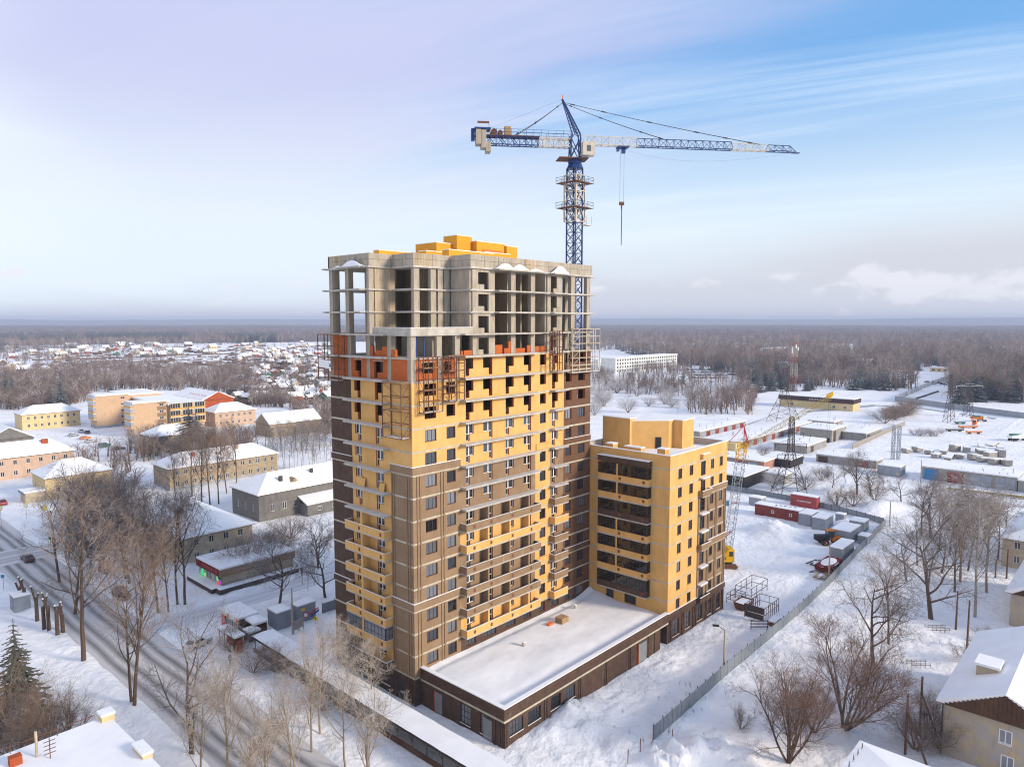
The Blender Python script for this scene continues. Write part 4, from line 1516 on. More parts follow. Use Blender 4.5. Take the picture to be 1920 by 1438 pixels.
# ploughed heaps
mound(1450, 1000, 6, 6, 3.0)
mound(1562, 930, 7, 5, 2.6)
mound(1650, 955, 8, 5, 2.4)
mound(1585, 985, 4, 3, 1.6)
mound(1075, 1335, 3.5, 1.6, 1.5, 0.9)
mound(1110, 1352, 4.5, 2.2, 1.1, 0.9)
mound(1030, 1372, 3, 2.5, 0.8, 0.6)
mound(1290, 1420, 5, 3.5, 1.3, 1.2)
mound(1340, 1408, 4, 3, 1.0, 1.2)
mound(1240, 1437, 4, 3, 1.0, 1.2)
mound(1400, 1430, 4, 2.5, 0.8, 1.0)
mound(1180, 1405, 2.5, 5, 0.7, 0.6)
mound(470, 1110, 3, 2, 1.2, 0.5)
mound(70, 1000, 7, 4, 1.2, 0.4)
mound(500, 1215, 2.5, 6, 0.9, 0.7)
mound(350, 1060, 5, 3, 0.8, 0.5)
mound(1900, 800, 14, 8, 2.5, 0.5)
mound(1720, 775, 12, 5, 2.0, 0.5)
mound(1310, 755, 10, 8, 2.5, 0.4)
ROADX = (-23.8, -14.2)

def ground_h(x, y):
    x, y = np.asarray(x, float), np.asarray(y, float)
    h = 0.34 * vnoise(x * 0.07, y * 0.07) + 0.20 * vnoise(x * 0.33 + 9, y * 0.33) + 0.09 * vnoise(x * 0.9, y * 0.9 + 5)
    # drifts ridged along the lanes by the annex
    h = h + 0.10 * vnoise(x * 0.25, y * 1.6) * sstep(-15, -17, y) * sstep(110, 70, x)
    for mx, my, rx, ry, mh, ro in MOUNDS:
        d2 = ((x - mx) / rx) ** 2 + ((y - my) / ry) ** 2
        g = np.exp(-d2 * 1.4)
        h = h + g * mh * (1 + ro * (1.1 * vnoise(x * 0.8 + mx, y * 0.8) + 0.9 * vnoise(x * 1.7, y * 1.7 + my)))
    # wheel ruts and trodden paths across the site
    for y0_, am, fr, ph, x0_, x1_ in ((-18.2, 0.8, 0.11, 0.0, 5, 62), (-19.6, 0.9, 0.10, 0.3, 5, 66), (-21.4, 1.2, 0.07, 1.0, 14, 90), (-22.9, 1.2, 0.07, 1.1, 14, 90), (-17.0, 0.5, 0.2, 2.0, 14, 40), (-8.0, 3.0, 0.05, 0.5, 60, 125), (-10.0, 3.0, 0.05, 0.5, 60, 125), (-13.5, 2.0, 0.06, 2.5, 60, 118), (-44, 4, 0.05, 0.0, 24, 90), (-37, 3, 0.08, 1.0, 20, 80)):
        yc = y0_ + am * np.sin(x * fr + ph)
        h = h - 0.20 * np.exp(-((y - yc) / 0.55) ** 2) * sstep(x0_, x0_ + 6, x) * sstep(x1_, x1_ - 8, x) * (0.6 + 0.8 * vnoise(x * 0.5, y))
    h = h + 0.16 * vnoise(x * 1.3 + 3, y * 1.3) * (0.25 + 1.5 * np.clip(vnoise(x * 0.06 + 7, y * 0.06) + 0.1, 0, 1))
    # banks along the street
    for e, s in ((ROADX[0], -1), (ROADX[1], 1)):
        d = (x - e) * s
        h = h + 0.45 * np.exp(-((d - 1.4) / 1.0) ** 2) * (0.7 + 0.9 * vnoise(x * 0.4, y * 0.4)) * (np.abs(y) < 330)
    onroad = sstep(ROADX[0] - 0.6, ROADX[0], x) * sstep(ROADX[1] + 0.6, ROADX[1], x)
    lane = sstep(47.2, 48.2, y) * sstep(54.5, 53.5, y) * sstep(-15, -14, x) * sstep(75, 60, x)
    cross = sstep(104, 105, y) * sstep(117, 116, y) * sstep(25, 20, x) * sstep(-120, -100, x)
    m = np.maximum(np.maximum(onroad, lane), cross)
    return h * (1 - m) - 0.14 * m

def axis(lo, hi, f0, f1, step, grow=1.13):
    a = list(np.arange(f0, f1 + 1e-6, step))
    d = step
    x = f1
    while x < hi:
        d *= grow
        x += d
        a.append(x)
    d = step
    x = f0
    while x > lo:
        d *= grow
        x -= d
        a.insert(0, x)
    return np.array(a)

gx = axis(-3000, 14000, -62, 112, 0.6)
gy = axis(-3000, 14000, -68, 112, 0.6)
GX, GY = np.meshgrid(gx, gy)
GZ = ground_h(GX, GY)
rr_ = np.hypot(GX - CAMX, GY - CAMY)
GZ = GZ * sstep(1500, 700, rr_)
me = bpy.data.meshes.new('ground')
nxg, nyg = len(gx), len(gy)
vv = np.stack([GX.ravel(), GY.ravel(), GZ.ravel()], 1)
idx = np.arange(nxg * nyg).reshape(nyg, nxg)
ff = np.stack([idx[:-1, :-1].ravel(), idx[:-1, 1:].ravel(), idx[1:, 1:].ravel(), idx[1:, :-1].ravel()], 1)
me.from_pydata(vv.tolist(), [], ff.tolist())
me.shade_smooth()

# snow with trodden / vehicle-worn patches
gm = pm('ground_snow', (0.88, 0.87, 0.86), (0.74, 0.725, 0.715), scale=0.11, detail=9, rough=0.92, bump=0.9, bscale=0.7, spec=0.12, lo=0.42, hi=0.72)
for _n in gm.node_tree.nodes:
    if _n.bl_idname == 'ShaderNodeBump':
        _n.inputs['Distance'].default_value = 0.45
me.materials.append(gm)
ground = bpy.data.objects.new('ground', me)
COL.objects.link(ground)
ground['kind'] = 'structure'

def gz(x, y):
    return float(ground_h(np.array([x]), np.array([y]))[0])

# packed snow over asphalt with dark wheel tracks
def road_mat(name, tracks, axis_i, width, dark=(0.17, 0.16, 0.155), pale=(0.56, 0.53, 0.51), amount=1.0):
    m = bpy.data.materials.new(name)
    m.use_nodes = True
    nt = m.node_tree
    b = nt.nodes['Principled BSDF']
    b.inputs['Roughness'].default_value = 0.75
    tcn = nt.nodes.new('ShaderNodeTexCoord')
    sp = nt.nodes.new('ShaderNodeSeparateXYZ')
    nt.links.new(tcn.outputs['Object'], sp.inputs[0])
    nz = nt.nodes.new('ShaderNodeTexNoise')
    nz.inputs['Scale'].default_value = 0.06
    nz.inputs['Detail'].default_value = 5
    nt.links.new(tcn.outputs['Object'], nz.inputs['Vector'])
    nz2 = nt.nodes.new('ShaderNodeTexNoise')
    nz2.inputs['Scale'].default_value = 0.8
    nz2.inputs['Detail'].default_value = 6
    mpr = nt.nodes.new('ShaderNodeMapping')
    mpr.inputs['Scale'].default_value = (1.6, 0.12, 1) if axis_i == 0 else (0.12, 1.6, 1)
    nt.links.new(tcn.outputs['Object'], mpr.inputs[0])
    nt.links.new(mpr.outputs[0], nz2.inputs['Vector'])
    def M(op, a, c, clamp=False):
        n = nt.nodes.new('ShaderNodeMath')
        n.operation = op
        n.use_clamp = clamp
        for i, s in enumerate((a, c)):
            if isinstance(s, (int, float)):
                n.inputs[i].default_value = s
            else:
                nt.links.new(s, n.inputs[i])
        return n.outputs[0]
    pos = M('ADD', sp.outputs[axis_i], M('MULTIPLY', M('SUBTRACT', nz.outputs['Fac'], 0.5), 1.6))
    tot = None
    for t in tracks:
        d = M('ABSOLUTE', M('SUBTRACT', pos, t), 0)
        f = M('SUBTRACT', 1.0, M('DIVIDE', d, width), True)
        tot = f if tot is None else M('MAXIMUM', tot, f)
    tot = M('MULTIPLY', tot, M('ADD', 0.35, M('MULTIPLY', nz2.outputs['Fac'], 1.3)), True)
    tot = M('MULTIPLY', tot, amount, True)
    mx = nt.nodes.new('ShaderNodeMix')
    mx.data_type = 'RGBA'
    mx.inputs[6].default_value = (*pale, 1)
    mx.inputs[7].default_value = (*dark, 1)
    nt.links.new(tot, mx.inputs[0])
    nt.links.new(mx.outputs[2], b.inputs['Base Color'])
    bp = nt.nodes.new('ShaderNodeBump')
    bp.inputs['Strength'].default_value = 0.4
    bp.inputs['Distance'].default_value = 0.05
    nt.links.new(nz2.outputs['Fac'], bp.inputs['Height'])
    nt.links.new(bp.outputs[0], b.inputs['Normal'])
    MATS[name] = m

road_mat('street_mat', (-22.4, -20.7, -18.0, -16.3), 0, 0.85)
road_mat('lane_mat', (49.6, 51.6), 1, 1.2, (0.50, 0.49, 0.50), (0.68, 0.68, 0.70), 0.8)
road_mat('cross_mat', (107.5, 109.5, 112.5, 114.0), 1, 1.2, (0.36, 0.33, 0.31), (0.60, 0.58, 0.57), 0.9)
road_mat('far_road_mat', (0.0,), 0, 1e6, (0.34, 0.35, 0.37), (0.34, 0.35, 0.37), 1)
def strip(name, x0, x1, y0, y1, z, mat, nx=2, ny=60):
    mb = MB()
    for j in range(ny + 1):
        for i in range(nx + 1):
            mb.v.append((x0 + (x1 - x0) * i / nx, y0 + (y1 - y0) * j / ny, z))
    for j in range(ny):
        for i in range(nx):
            a = j * (nx + 1) + i
            mb.f.append((a, a + 1, a + nx + 2, a + nx + 1))
    o = mb.build(name, mat)
    o['kind'] = 'structure'
    return o
strip('street', ROADX[0] - 0.2, ROADX[1] + 0.2, -60, 330, -0.05, 'street_mat')
strip('side_lane', -14.4, 66, 48.0, 54.0, -0.055, 'lane_mat')
strip('cross_street', -110, 22, 104.8, 116.4, -0.046, 'cross_mat')
def ribbon(name, pts, w, z, mat):
    mb = MB()
    for i, p in enumerate(pts):
        a, b = pts[max(0, i - 1)], pts[min(len(pts) - 1, i + 1)]
        d = Vector((b.x - a.x, b.y - a.y, 0)).normalized()
        n = Vector((-d.y, d.x, 0)) * w
        mb.v += [(p.x + n.x, p.y + n.y, z), (p.x - n.x, p.y - n.y, z)]
    for i in range(len(pts) - 1):
        mb.f.append((2 * i, 2 * i + 1, 2 * i + 3, 2 * i + 2))
    o = mb.build(name, mat)
    o['kind'] = 'structure'
    return o
# ------------------------------------------------------------------ more materials
for n_, c_, d_ in (('plaster_grey', (0.19, 0.18, 0.165), (0.15, 0.14, 0.13)), ('plaster_tan', (0.40, 0.31, 0.20), (0.30, 0.23, 0.15)),
                   ('plaster_cream', (0.56, 0.46, 0.32), (0.45, 0.36, 0.25)), ('plaster_pink', (0.60, 0.42, 0.30), (0.52, 0.36, 0.26)),
                   ('plaster_yellow', (0.70, 0.54, 0.28), (0.62, 0.47, 0.24)), ('plaster_beige', (0.62, 0.42, 0.26), (0.57, 0.38, 0.235)),
                   ('brick_red', (0.42, 0.09, 0.03), (0.34, 0.07, 0.025)), ('block_grey', (0.36, 0.335, 0.30), (0.27, 0.25, 0.22)),
                   ('block_pink', (0.45, 0.23, 0.17), (0.36, 0.18, 0.13)), ('plaster_old', (0.50, 0.385, 0.235), (0.38, 0.35, 0.33)),
                   ('wood_dark', (0.075, 0.038, 0.022), (0.12, 0.065, 0.04)), ('maroon', (0.20, 0.022, 0.02), (0.14, 0.02, 0.018)),
                   ('purple_brown', (0.07, 0.035, 0.04), (0.06, 0.03, 0.035)), ('rust_red', (0.27, 0.06, 0.045), (0.20, 0.05, 0.04)),
                   ('container_red', (0.42, 0.085, 0.085), (0.34, 0.07, 0.07)), ('metal_grey', (0.33, 0.36, 0.39), (0.28, 0.30, 0.33)),
                   ('fence_grey', (0.26, 0.29, 0.32), (0.22, 0.245, 0.27)), ('fence_concrete', (0.42, 0.38, 0.33), (0.33, 0.30, 0.26)),
                   ('door_grey', (0.34, 0.36, 0.40), (0.28, 0.30, 0.33)), ('door_red', (0.25, 0.03, 0.03), (0.20, 0.025, 0.025)),
                   ('door_blue', (0.05, 0.24, 0.48), (0.04, 0.2, 0.42)), ('village_green', (0.03, 0.20, 0.13), (0.025, 0.16, 0.10)),
                   ('village_wood', (0.16, 0.10, 0.065), (0.10, 0.065, 0.045)), ('machine_yellow', (0.78, 0.44, 0.01), (0.68, 0.36, 0.01)),
                   ('machine_orange', (0.66, 0.20, 0.02), (0.55, 0.16, 0.02)), ('crane_red', (0.55, 0.05, 0.04), (0.45, 0.04, 0.03)),
                   ('lattice_yellow', (0.42, 0.30, 0.06), (0.30, 0.22, 0.08)), ('trim_orange', (0.70, 0.36, 0.08), (0.62, 0.30, 0.06)),
                   ('plinth_grey', (0.36, 0.38, 0.42), (0.30, 0.32, 0.36)), ('white_wall', (0.70, 0.70, 0.66), (0.62, 0.62, 0.58))):
    pm(n_, c_, d_, scale=0.7, rough=0.85, bump=0.2, bscale=6, spec=0.2, stain=(tuple(q * 0.5 + 0.02 for q in c_), 0.6, (1.3, 1.3, 0.35), 0.52, 0.78))
pm('wood_pole', (0.16, 0.085, 0.05), (0.11, 0.06, 0.04), scale=3, rough=0.9)
pm('concrete_pole', (0.46, 0.38, 0.28), (0.38, 0.31, 0.23), scale=3, rough=0.9)
pm('sign_yellow', (0.85, 0.60, 0.02), rough=0.5)
pm('sign_red', (0.6, 0.03, 0.03), rough=0.5)
pm('neon_green', (0.06, 0.95, 0.30), rough=0.5, emit=0.3)
pm('neon_lime', (0.35, 0.95, 0.20), rough=0.5, emit=0.3)
pm('neon_purple', (0.45, 0.10, 0.70), rough=0.5, emit=0.15)
pm('neon_red', (0.95, 0.10, 0.05), rough=0.5, emit=0.3)
pm('tyre', (0.02, 0.02, 0.02), rough=0.9)
for n_, c_ in (('car_white', (0.66, 0.64, 0.58)), ('car_dark', (0.035, 0.033, 0.04)), ('car_brown', (0.13, 0.07, 0.05)), ('car_silver', (0.38, 0.39, 0.40)), ('car_orange', (0.62, 0.20, 0.04)), ('car_blue', (0.04, 0.08, 0.20)), ('car_red', (0.30, 0.03, 0.03)), ('truck_green', (0.03, 0.18, 0.13))):
    pm(n_, c_, rough=0.35, spec=0.5)

# ------------------------------------------------------------------ houses
def hip_mesh(x0, x1, y0, y1, z, rh, o=0.5, t=0.28, kind='hip'):
    """solid roof with thickness t along the eaves"""
    a0, a1, b0, b1 = x0 - o, x1 + o, y0 - o, y1 + o
    mb = MB()
    w, d = a1 - a0, b1 - b0
    zb, zt = z, z + t
    e = [(a0, b0, zb), (a1, b0, zb), (a1, b1, zb), (a0, b1, zb)]
    f = [(a0, b0, zt), (a1, b0, zt), (a1, b1, zt), (a0, b1, zt)]
    along_x = w >= d if kind in ('hip', 'flat') else kind == 'gable_x'
    if along_x:
        my = (b0 + b1) / 2
        ins = d / 2 * 0.9 if kind == 'hip' else 0.0
        r = [(a0 + ins, my, zt + rh), (a1 - ins, my, zt + rh)]
    else:
        mx = (a0 + a1) / 2
        ins = w / 2 * 0.9 if kind == 'hip' else 0.0
        r = [(mx, b0 + ins, zt + rh), (mx, b1 - ins, zt + rh)]
    mb.v = e + f + r
    mb.f = [(3, 2, 1, 0), (0, 1, 5, 4), (1, 2, 6, 5), (2, 3, 7, 6), (3, 0, 4, 7)]
    if along_x:
        mb.f += [(4, 5, 9, 8), (6, 7, 8, 9), (7, 4, 8), (5, 6, 9)]
    else:
        mb.f += [(5, 6, 9, 8), (7, 4, 8, 9), (4, 5, 8), (6, 7, 9)]
    return mb

def house(name, label, cat, x0, x1, y0, y1, h, rh=2.6, kind='hip', wall='plaster_tan', roof='roof_snow', gable=None, over=0.5,
          wr=None, wl=None, wsize=(1.1, 1.5), wframe='frame_white', chim=(), group=None, trim='wood_dark', plinth=None, sub=True):
    cx_, cy_ = (x0 + x1) / 2, (y0 + y1) / 2
    o = thing(name, label, cat, (cx_, cy_, 0), group)
    mb = MB()
    hr, hl = [], []
    ww, wh = wsize
    for spec, hs, lo, hi in ((wr, hr, x0, x1), (wl, hl, y0, y1)):
        if not spec:
            continue
        n, rows = spec[0], spec[1]
        lo2, hi2 = (spec[2], spec[3]) if len(spec) > 2 else (lo + 1.2, hi - 1.2)
        for r_ in range(rows):
            zz = 1.1 + r_ * (h / rows) if rows > 1 else h * 0.32
            for i in range(n):
                c = lo2 + (hi2 - lo2) * (i + 0.5) / n
                hs.append((c - ww / 2, c + ww / 2, zz, min(zz + wh, h - 0.15)))
    t = 0.25
    wall_x(mb, x0, x1, -0.6, h, y0, y0 + t, hr)
    wall_y(mb, y0 + t, y1, -0.6, h, x0, x0 + t, hl)
    mb.box(x0 + t, x1 - t, y1 - t, y1, -0.6, h).box(x1 - t, x1, y0 + t, y1, -0.6, h)
    mb.box(x0 + t, x1 - t, y0 + t, y1 - t, h - 0.3, h - 0.05)
    mb.build('wall', wall, o)
    for a, b, c, d in hr:
        if sub:
            window(o, (a, y0 + 0.1, c), 'R', b - a, d - c, 2, 1, wframe, 'glass', 0.09)
    for a, b, c, d in hl:
        if sub:
            window(o, (x0 + 0.1, b, c), 'L', b - a, d - c, 2, 1, wframe, 'glass', 0.09)
    if kind == 'flat':
        r = MB().box(x0 - over, x1 + over, y0 - over, y1 + over, h + 0.001, h + 0.18).build('roof', trim, o)
        MB().box(x0 - over - 0.02, x1 + over + 0.02, y0 - over - 0.02, y1 + over + 0.02, h + 0.181, h + 0.45).build('roof_snow', roof, r)
    else:
        r = MB().box(x0 - over * 0.9, x1 + over * 0.9, y0 - over * 0.9, y1 + over * 0.9, h + 0.001, h + 0.12).build('eaves', trim, o)
        r = hip_mesh(x0, x1, y0, y1, h + 0.121, rh, over, 0.26, kind).build('roof', roof, o)
        if kind.startswith('gable'):
            g = MB()
            z_ = h + 0.12
            if kind == 'gable_x':
                my = (y0 + y1) / 2
                g.xprism([(y0 + 0.3, z_), (y1 - 0.3, z_), (my, z_ + rh + 0.1)], x0 - over - 0.03, x0 - over + 0.05)
            else:
                mx = (x0 + x1) / 2
                g.yprism([(x0 + 0.3, z_), (x1 - 0.3, z_), (mx, z_ + rh + 0.1)], y0 - over - 0.03, y0 - over + 0.05)
            g.build('gable', gable or wall, o, fix=True)
        for (fx, fy, s_, hh, m_) in chim:
            X, Y = x0 + (x1 - x0) * fx, y0 + (y1 - y0) * fy
            my, mx = (y0 + y1) / 2, (x0 + x1) / 2
            if (x1 - x0 >= y1 - y0 and kind != 'gable_y') or kind == 'gable_x':
                zr_ = h + rh * (1 - abs(Y - my) / ((y1 - y0) / 2 + over))
            else:
                zr_ = h + rh * (1 - abs(X - mx) / ((x1 - x0) / 2 + over))
            c_ = MB().box(X - s_, X + s_, Y - s_ * 0.7, Y + s_ * 0.7, zr_ - 0.3, zr_ + hh).build('chimney', m_, r)
            MB().box(X - s_ - 0.05, X + s_ + 0.05, Y - s_ * 0.7 - 0.05, Y + s_ * 0.7 + 0.05, zr_ + hh + 0.001, zr_ + hh + 0.16).build('chimney_snow', 'roof_snow', c_) if False else None
    if plinth:
        MB().box(x0 - 0.06, x1, y0 - 0.06, y0 - 0.001, -0.6, 0.8).box(x0 - 0.06, x0 - 0.001, y0, y1, -0.6, 0.8).build('plinth', plinth, o)
    return o

# ---- left side of the picture
h1 = house('office_building', 'long grey two-storey building with plain hipped snow roof beside the tower', 'building', 28.8, 78, 95.4, 109.6, 6.8, 3.7, 'hip', 'plaster_grey', wr=(14, 1, 31, 77), wl=(3, 1), wsize=(1.2, 1.9), chim=((0.16, 0.22, 0.45, 1.6, 'dark_steel'), (0.36, 0.30, 0.4, 1.4, 'dark_steel')))
o = MB().box(40, 66, 91.3, 95.39, -0.5, 3.0).build('lean_to', 'plaster_grey', h1)
m_ = MB()
m_.v = [(39.7, 91.0, 3.0), (66.3, 91.0, 3.0), (66.3, 95.39, 4.5), (39.7, 95.39, 4.5), (39.7, 91.0, 3.3), (66.3, 91.0, 3.3), (66.3, 95.39, 4.8), (39.7, 95.39, 4.8)]
m_.f = [(0, 3, 2, 1), (4, 5, 6, 7), (0, 1, 5, 4), (1, 2, 6, 5), (2, 3, 7, 6), (3, 0, 4, 7)]
m_.build('lean_to_snow', 'roof_snow', o)
for x in (43, 47.5, 52, 56.5, 61):
    window(h1, (x, 91.2, 1.0), 'R', 1.3, 1.1, 2, 1, 'frame_white', 'glass', 0.08)
dm = MB()
dm.yprism([(39.0, 8.6), (40.6, 8.6), (39.8, 9.5)], 96.6, 99.0)
dm.build('dormer', 'pale_wood', h1, fix=True)
house('apartment_house', 'old tan two-storey apartment house with rows of windows behind a line of tall poplars', 'house', 27.5, 62.5, 146.5, 158.5, 6.4, 3.4, 'hip', 'plaster_tan', wr=(13, 2, 28.5, 62), wl=(4, 2), chim=((0.25, 0.3, 0.5, 1.5, 'brick_red'), (0.66, 0.35, 0.5, 1.6, 'plaster_tan'), (0.46, 0.25, 0.4, 1.0, 'plaster_grey')), plinth='plinth_grey')
house('apartment_house', 'cream two-storey house with smooth snow roof behind the red-fascia shop', 'house', 1.9, 17.0, 76.0, 104.0, 5.9, 3.6, 'hip', 'plaster_cream', wr=(4, 2), wl=(9, 2), wframe='frame_white', chim=((0.3, 0.4, 0.4, 1.2, 'brick_red'),))
house('apartment_house', 'long peach-coloured house with red chimney across the street from the yellow shop', 'house', -34, 17.7, 200.4, 213, 6.8, 4.0, 'hip', 'plaster_pink', wr=(14, 2, -33, 17), wl=None, chim=((0.86, 0.35, 0.9, 1.5, 'brick_red'),))
ys = house('shop_house', 'yellow corner house with thick snow roof and small porch by the traffic lights', 'house', -1.0, 16.0, 160.0, 173.0, 6.2, 3.6, 'hip', 'plaster_yellow', wr=(4, 1), wl=(3, 1))
o = MB().box(-5.8, -1.01, 160.6, 165.6, 0.0, 2.9).build('porch', 'plaster_cream', ys)
MB().box(-6.2, -1.01, 160.2, 166.0, 2.901, 3.3).build('porch_snow', 'roof_snow', o)
MB().box(-6.24, -6.201, 160.2, 166.0, 2.5, 3.1).build('porch_sign', 'car_blue', o)
house('cottage', 'grey-gabled house with broad snow roof at the end of the peach-coloured house', 'house', 4, 20, 258, 272, 5.0, 4.2, 'gable_y', 'plaster_grey', wr=(3, 1))
house('apartment_house', 'tan two-storey house under a hipped snow roof screened by bare trees and a big fir', 'house', 47.5, 65, 211.0, 223.0, 6.4, 3.4, 'hip', 'plaster_tan', wr=(6, 2), wl=(3, 2))
house('school_house', 'pale yellow two-storey house with snow roof beside the stepped beige flats', 'house', 30, 54, 318, 331, 7.0, 3.4, 'hip', 'plaster_yellow', wr=(8, 2), wl=None)
house('brick_house', 'orange brick building with gable, roof windows and satellite dishes', 'building', 106, 123, 300, 336, 9.0, 3.8, 'gable_y', 'brick_red', wr=(3, 1), wl=(6, 2))
bh_ = [ob for ob in COL.objects if ob.get('label', '').startswith('orange brick building')][0]
for x, y in ((110.5, 318), (112.5, 316), (118.5, 307), (118.6, 302)):
    c_ = Vector((x, y, 12.6 - abs(x - 114.5) * 0.3))
    d_ = MB().bar(c_, c_ + Vector((-0.12, -0.1, 0.05)), 0.9, 0.75, 14).build('satellite_dish', 'white_paint', bh_)
    MB().bar(c_ - Vector((0, 0, 1.6)), c_, 0.08).build('dish_post', 'dark_steel', d_)
for i in range(6):
    MB().obox((109.4, 304 + i * 3.6, 10.9), (0.5, 0, 0.22), (0, 0.6, 0), (-0.05, 0, 0.12)).build('roof_window', 'crane_red', bh_)
house('apartment_house', 'pale pink two-storey house with four-sided snow roof by the big fir', 'house', 94.5, 115, 261, 274.5, 6.8, 3.6, 'hip', 'plaster_pink', wr=(6, 2), wl=(3, 2))
house('barn', 'long plain barn with steep snow gable roof among bare shrubs', 'barn', 97, 122, 214, 226.5, 5.6, 4.2, 'gable_x', 'plaster_tan', gable='plaster_tan')
house('outbuilding', 'low grey outbuilding under snow beyond the birches', 'building', 112, 135, 176, 186, 4.5, 2.0, 'hip', 'plaster_grey')

# stepped beige flats
fl = thing('apartment_flats', 'stepped beige five-storey flats with white and orange glazed balcony bands', 'flats', (66, 280, 0))
def flat_block(x0, x1, y0, y1, h, floors, balc_l=True, balc_r=False, wins=True, dark=False):
    hr = []
    fh = h / floors
    if wins:
        for k in range(floors):
            hr.append((x1 - 3.6, x1 - 1.8, k * fh + 1.0, k * fh + 2.2))
    mb = MB()
    wall_x(mb, x0, x1, 0, h, y0, y0 + 0.3, hr)
    mb.box(x0, x0 + 0.3, y0 + 0.3, y1, 0, h).box(x1 - 0.3, x1, y0 + 0.3, y1, 0, h).box(x0 + 0.3, x1 - 0.3, y1 - 0.3, y1, 0, h)
    w_ = mb.build('wall', 'plaster_beige', fl)
    if dark:
        MB().box(x1 - 4.6, x1 - 0.9, y0 - 0.05, y0 - 0.002, 1.0, hr[0][2]).build('stair_strip', 'taupe', fl)
        for k in range(floors):
            zt_ = hr[k + 1][2] if k + 1 < floors else h
            MB().box(x1 - 4.6, x1 - 0.9, y0 - 0.05, y0 - 0.002, hr[k][3], zt_).build('stair_strip', 'taupe', fl)
    for a, b, c, d in hr:
        window(fl, (a, y0 + 0.1, c), 'R', b - a, d - c, 2, 1, 'frame_white', 'glass', 0.1)
    r_ = MB().box(x0 - 0.5, x1 + 0.4, y0 - 0.4, y1 + 0.4, h + 0.001, h + 0.25).build('roof', 'white_wall', fl)
    MB().box(x0 - 0.5, x1 + 0.4, y0 - 0.4, y1 + 0.4, h + 0.251, h + 0.7).build('roof_snow', 'roof_snow', r_)
    MB().box(x0 - 1.3, x1 + 0.1, y0 - 0.1, y0 - 0.001, -0.3, 1.0).box(x0 - 0.1, x0 - 0.001, y0, y1, -0.3, 1.0).build('plinth', 'plinth_grey', fl)
    for k in range(floors):
        z = k * fh + 1.0
        if balc_l and k > 0:
            o_ = MB().box(x0 - 1.3, x0 - 0.001, y0 - 0.02, y1 - 1, z - 0.15, z + 0.1).build('balcony_slab', 'white_wall', fl)
            MB().box(x0 - 1.25, x0 - 1.17, y0, y1 - 1, z + 0.101, z + 0.8).box(x0 - 1.17, x0 - 0.01, y0, y0 + 0.08, z + 0.101, z + 0.8).build('balcony_band', 'trim_orange', o_)
            MB().box(x0 - 1.22, x0 - 1.18, y0, y1 - 1, z + 0.801, z + fh - 0.16).box(x0 - 1.17, x0 - 0.01, y0 + 0.01, y0 + 0.05, z + 0.801, z + fh - 0.16).build('balcony_glazing', 'balcony_glass', o_)
        if balc_r and k > 0:
            o_ = MB().box(x0, x1, y0 - 1.3, y0 - 0.002, z - 0.15, z + 0.1).build('balcony_slab', 'white_wall', fl)
            MB().box(x0, x1, y0 - 1.25, y0 - 1.17, z + 0.101, z + 0.8).build('balcony_band', 'trim_orange', o_)
            g_ = MB()
            n_ = int((x1 - x0) / 1.1)
            for i in range(n_):
                if i % 5 != 4:
                    g_.box(x0 + 1.1 * i + 0.1, x0 + 1.1 * (i + 1) - 0.1, y0 - 1.22, y0 - 1.2, z + 0.9, z + fh - 0.3)
            MB().box(x0, x1, y0 - 1.19, y0 - 1.1, z + 0.801, z + fh - 0.16).build('balcony_wall', 'plaster_cream', o_)
            g_.build('balcony_glazing', 'glass', o_)
pm('balcony_glass', (0.42, 0.42, 0.44), (0.34, 0.34, 0.37), scale=1.2, rough=0.2, spec=0.6)
flat_block(55.5, 70, 299.5, 308, 15.0, 5)
flat_block(57.5, 72, 258.5, 267, 14.6, 5, dark=True)
flat_block(72.2, 88, 257.5, 300, 12.8, 4, balc_l=False, balc_r=True, wins=False)
flat_block(70.2, 86, 300.5, 325, 14.4, 5, balc_l=False, wins=False)

def bb(pts, z):
    q = [gp(a, b, z) for a, b in pts]
    xs, ys = sorted(p.x for p in q), sorted(p.y for p in q)
    n = len(q) // 2
    return sum(xs[:n]) / n, sum(xs[n:]) / n, sum(ys[:n]) / n, sum(ys[n:]) / n

# shop with the dark red fascia
sh = thing('corner_shop', 'flat-roofed shop with dark red fascia and bright window signs', 'shop', (8, 63, 0))
MB().box(1.6, 16.5, 58.4, 68.2, 0.0, 3.1).build('wall', 'plaster_cream', sh)
MB().box(1.2, 16.8, 58.0, 58.39, 2.6, 4.0).build('fascia', 'taupe', sh)
MB().box(1.2, 1.59, 58.0 + 0.39, 68.4, 2.6, 4.0).build('fascia', 'maroon', sh)
# raised dim letters along the red fascia
mb = MB()
for i in range(7):
    y = 59.4 + i * 0.95
    mb.box(1.17, 1.199, y, y + 0.55, 2.95, 3.65)
    mb.box(1.165, 1.1695, y + 0.14, y + 0.41, 3.1, 3.5)
mb.build('fascia_letters', 'container_red', sh)['kind'] = 'stuff'
MB().box(1.2, 16.8, 58.0, 68.4, 4.001, 4.3).build('roof_snow', 'roof_snow', sh)
MB().box(0.2, 16.5, 56.2, 57.9, 0.0, 0.9).box(-0.6, 1.55, 57.9, 68.6, 0.0, 0.8).build('ramp', 'dark_steel', sh)
MB().box(0.2, 16.5, 56.2, 57.9, 0.901, 1.0).box(-0.6, 1.55, 57.9, 68.6, 0.801, 0.9).build('ramp_snow', 'roof_snow', sh)
for y in (59.2, 62.4, 65.4):
    window(sh, (1.55, y + 2.5, 0.95), 'L', 2.5, 1.6, 2, 1, 'frame_white', 'glass_grey', 0.08)
MB().box(1.5, 1.53, 65.9, 66.4, 1.0, 2.4).box(1.5, 1.53, 66.6, 67.2, 1.0, 1.6).box(1.5, 1.53, 66.6, 67.0, 1.7, 2.0).build('neon_sign', 'neon_green', sh)
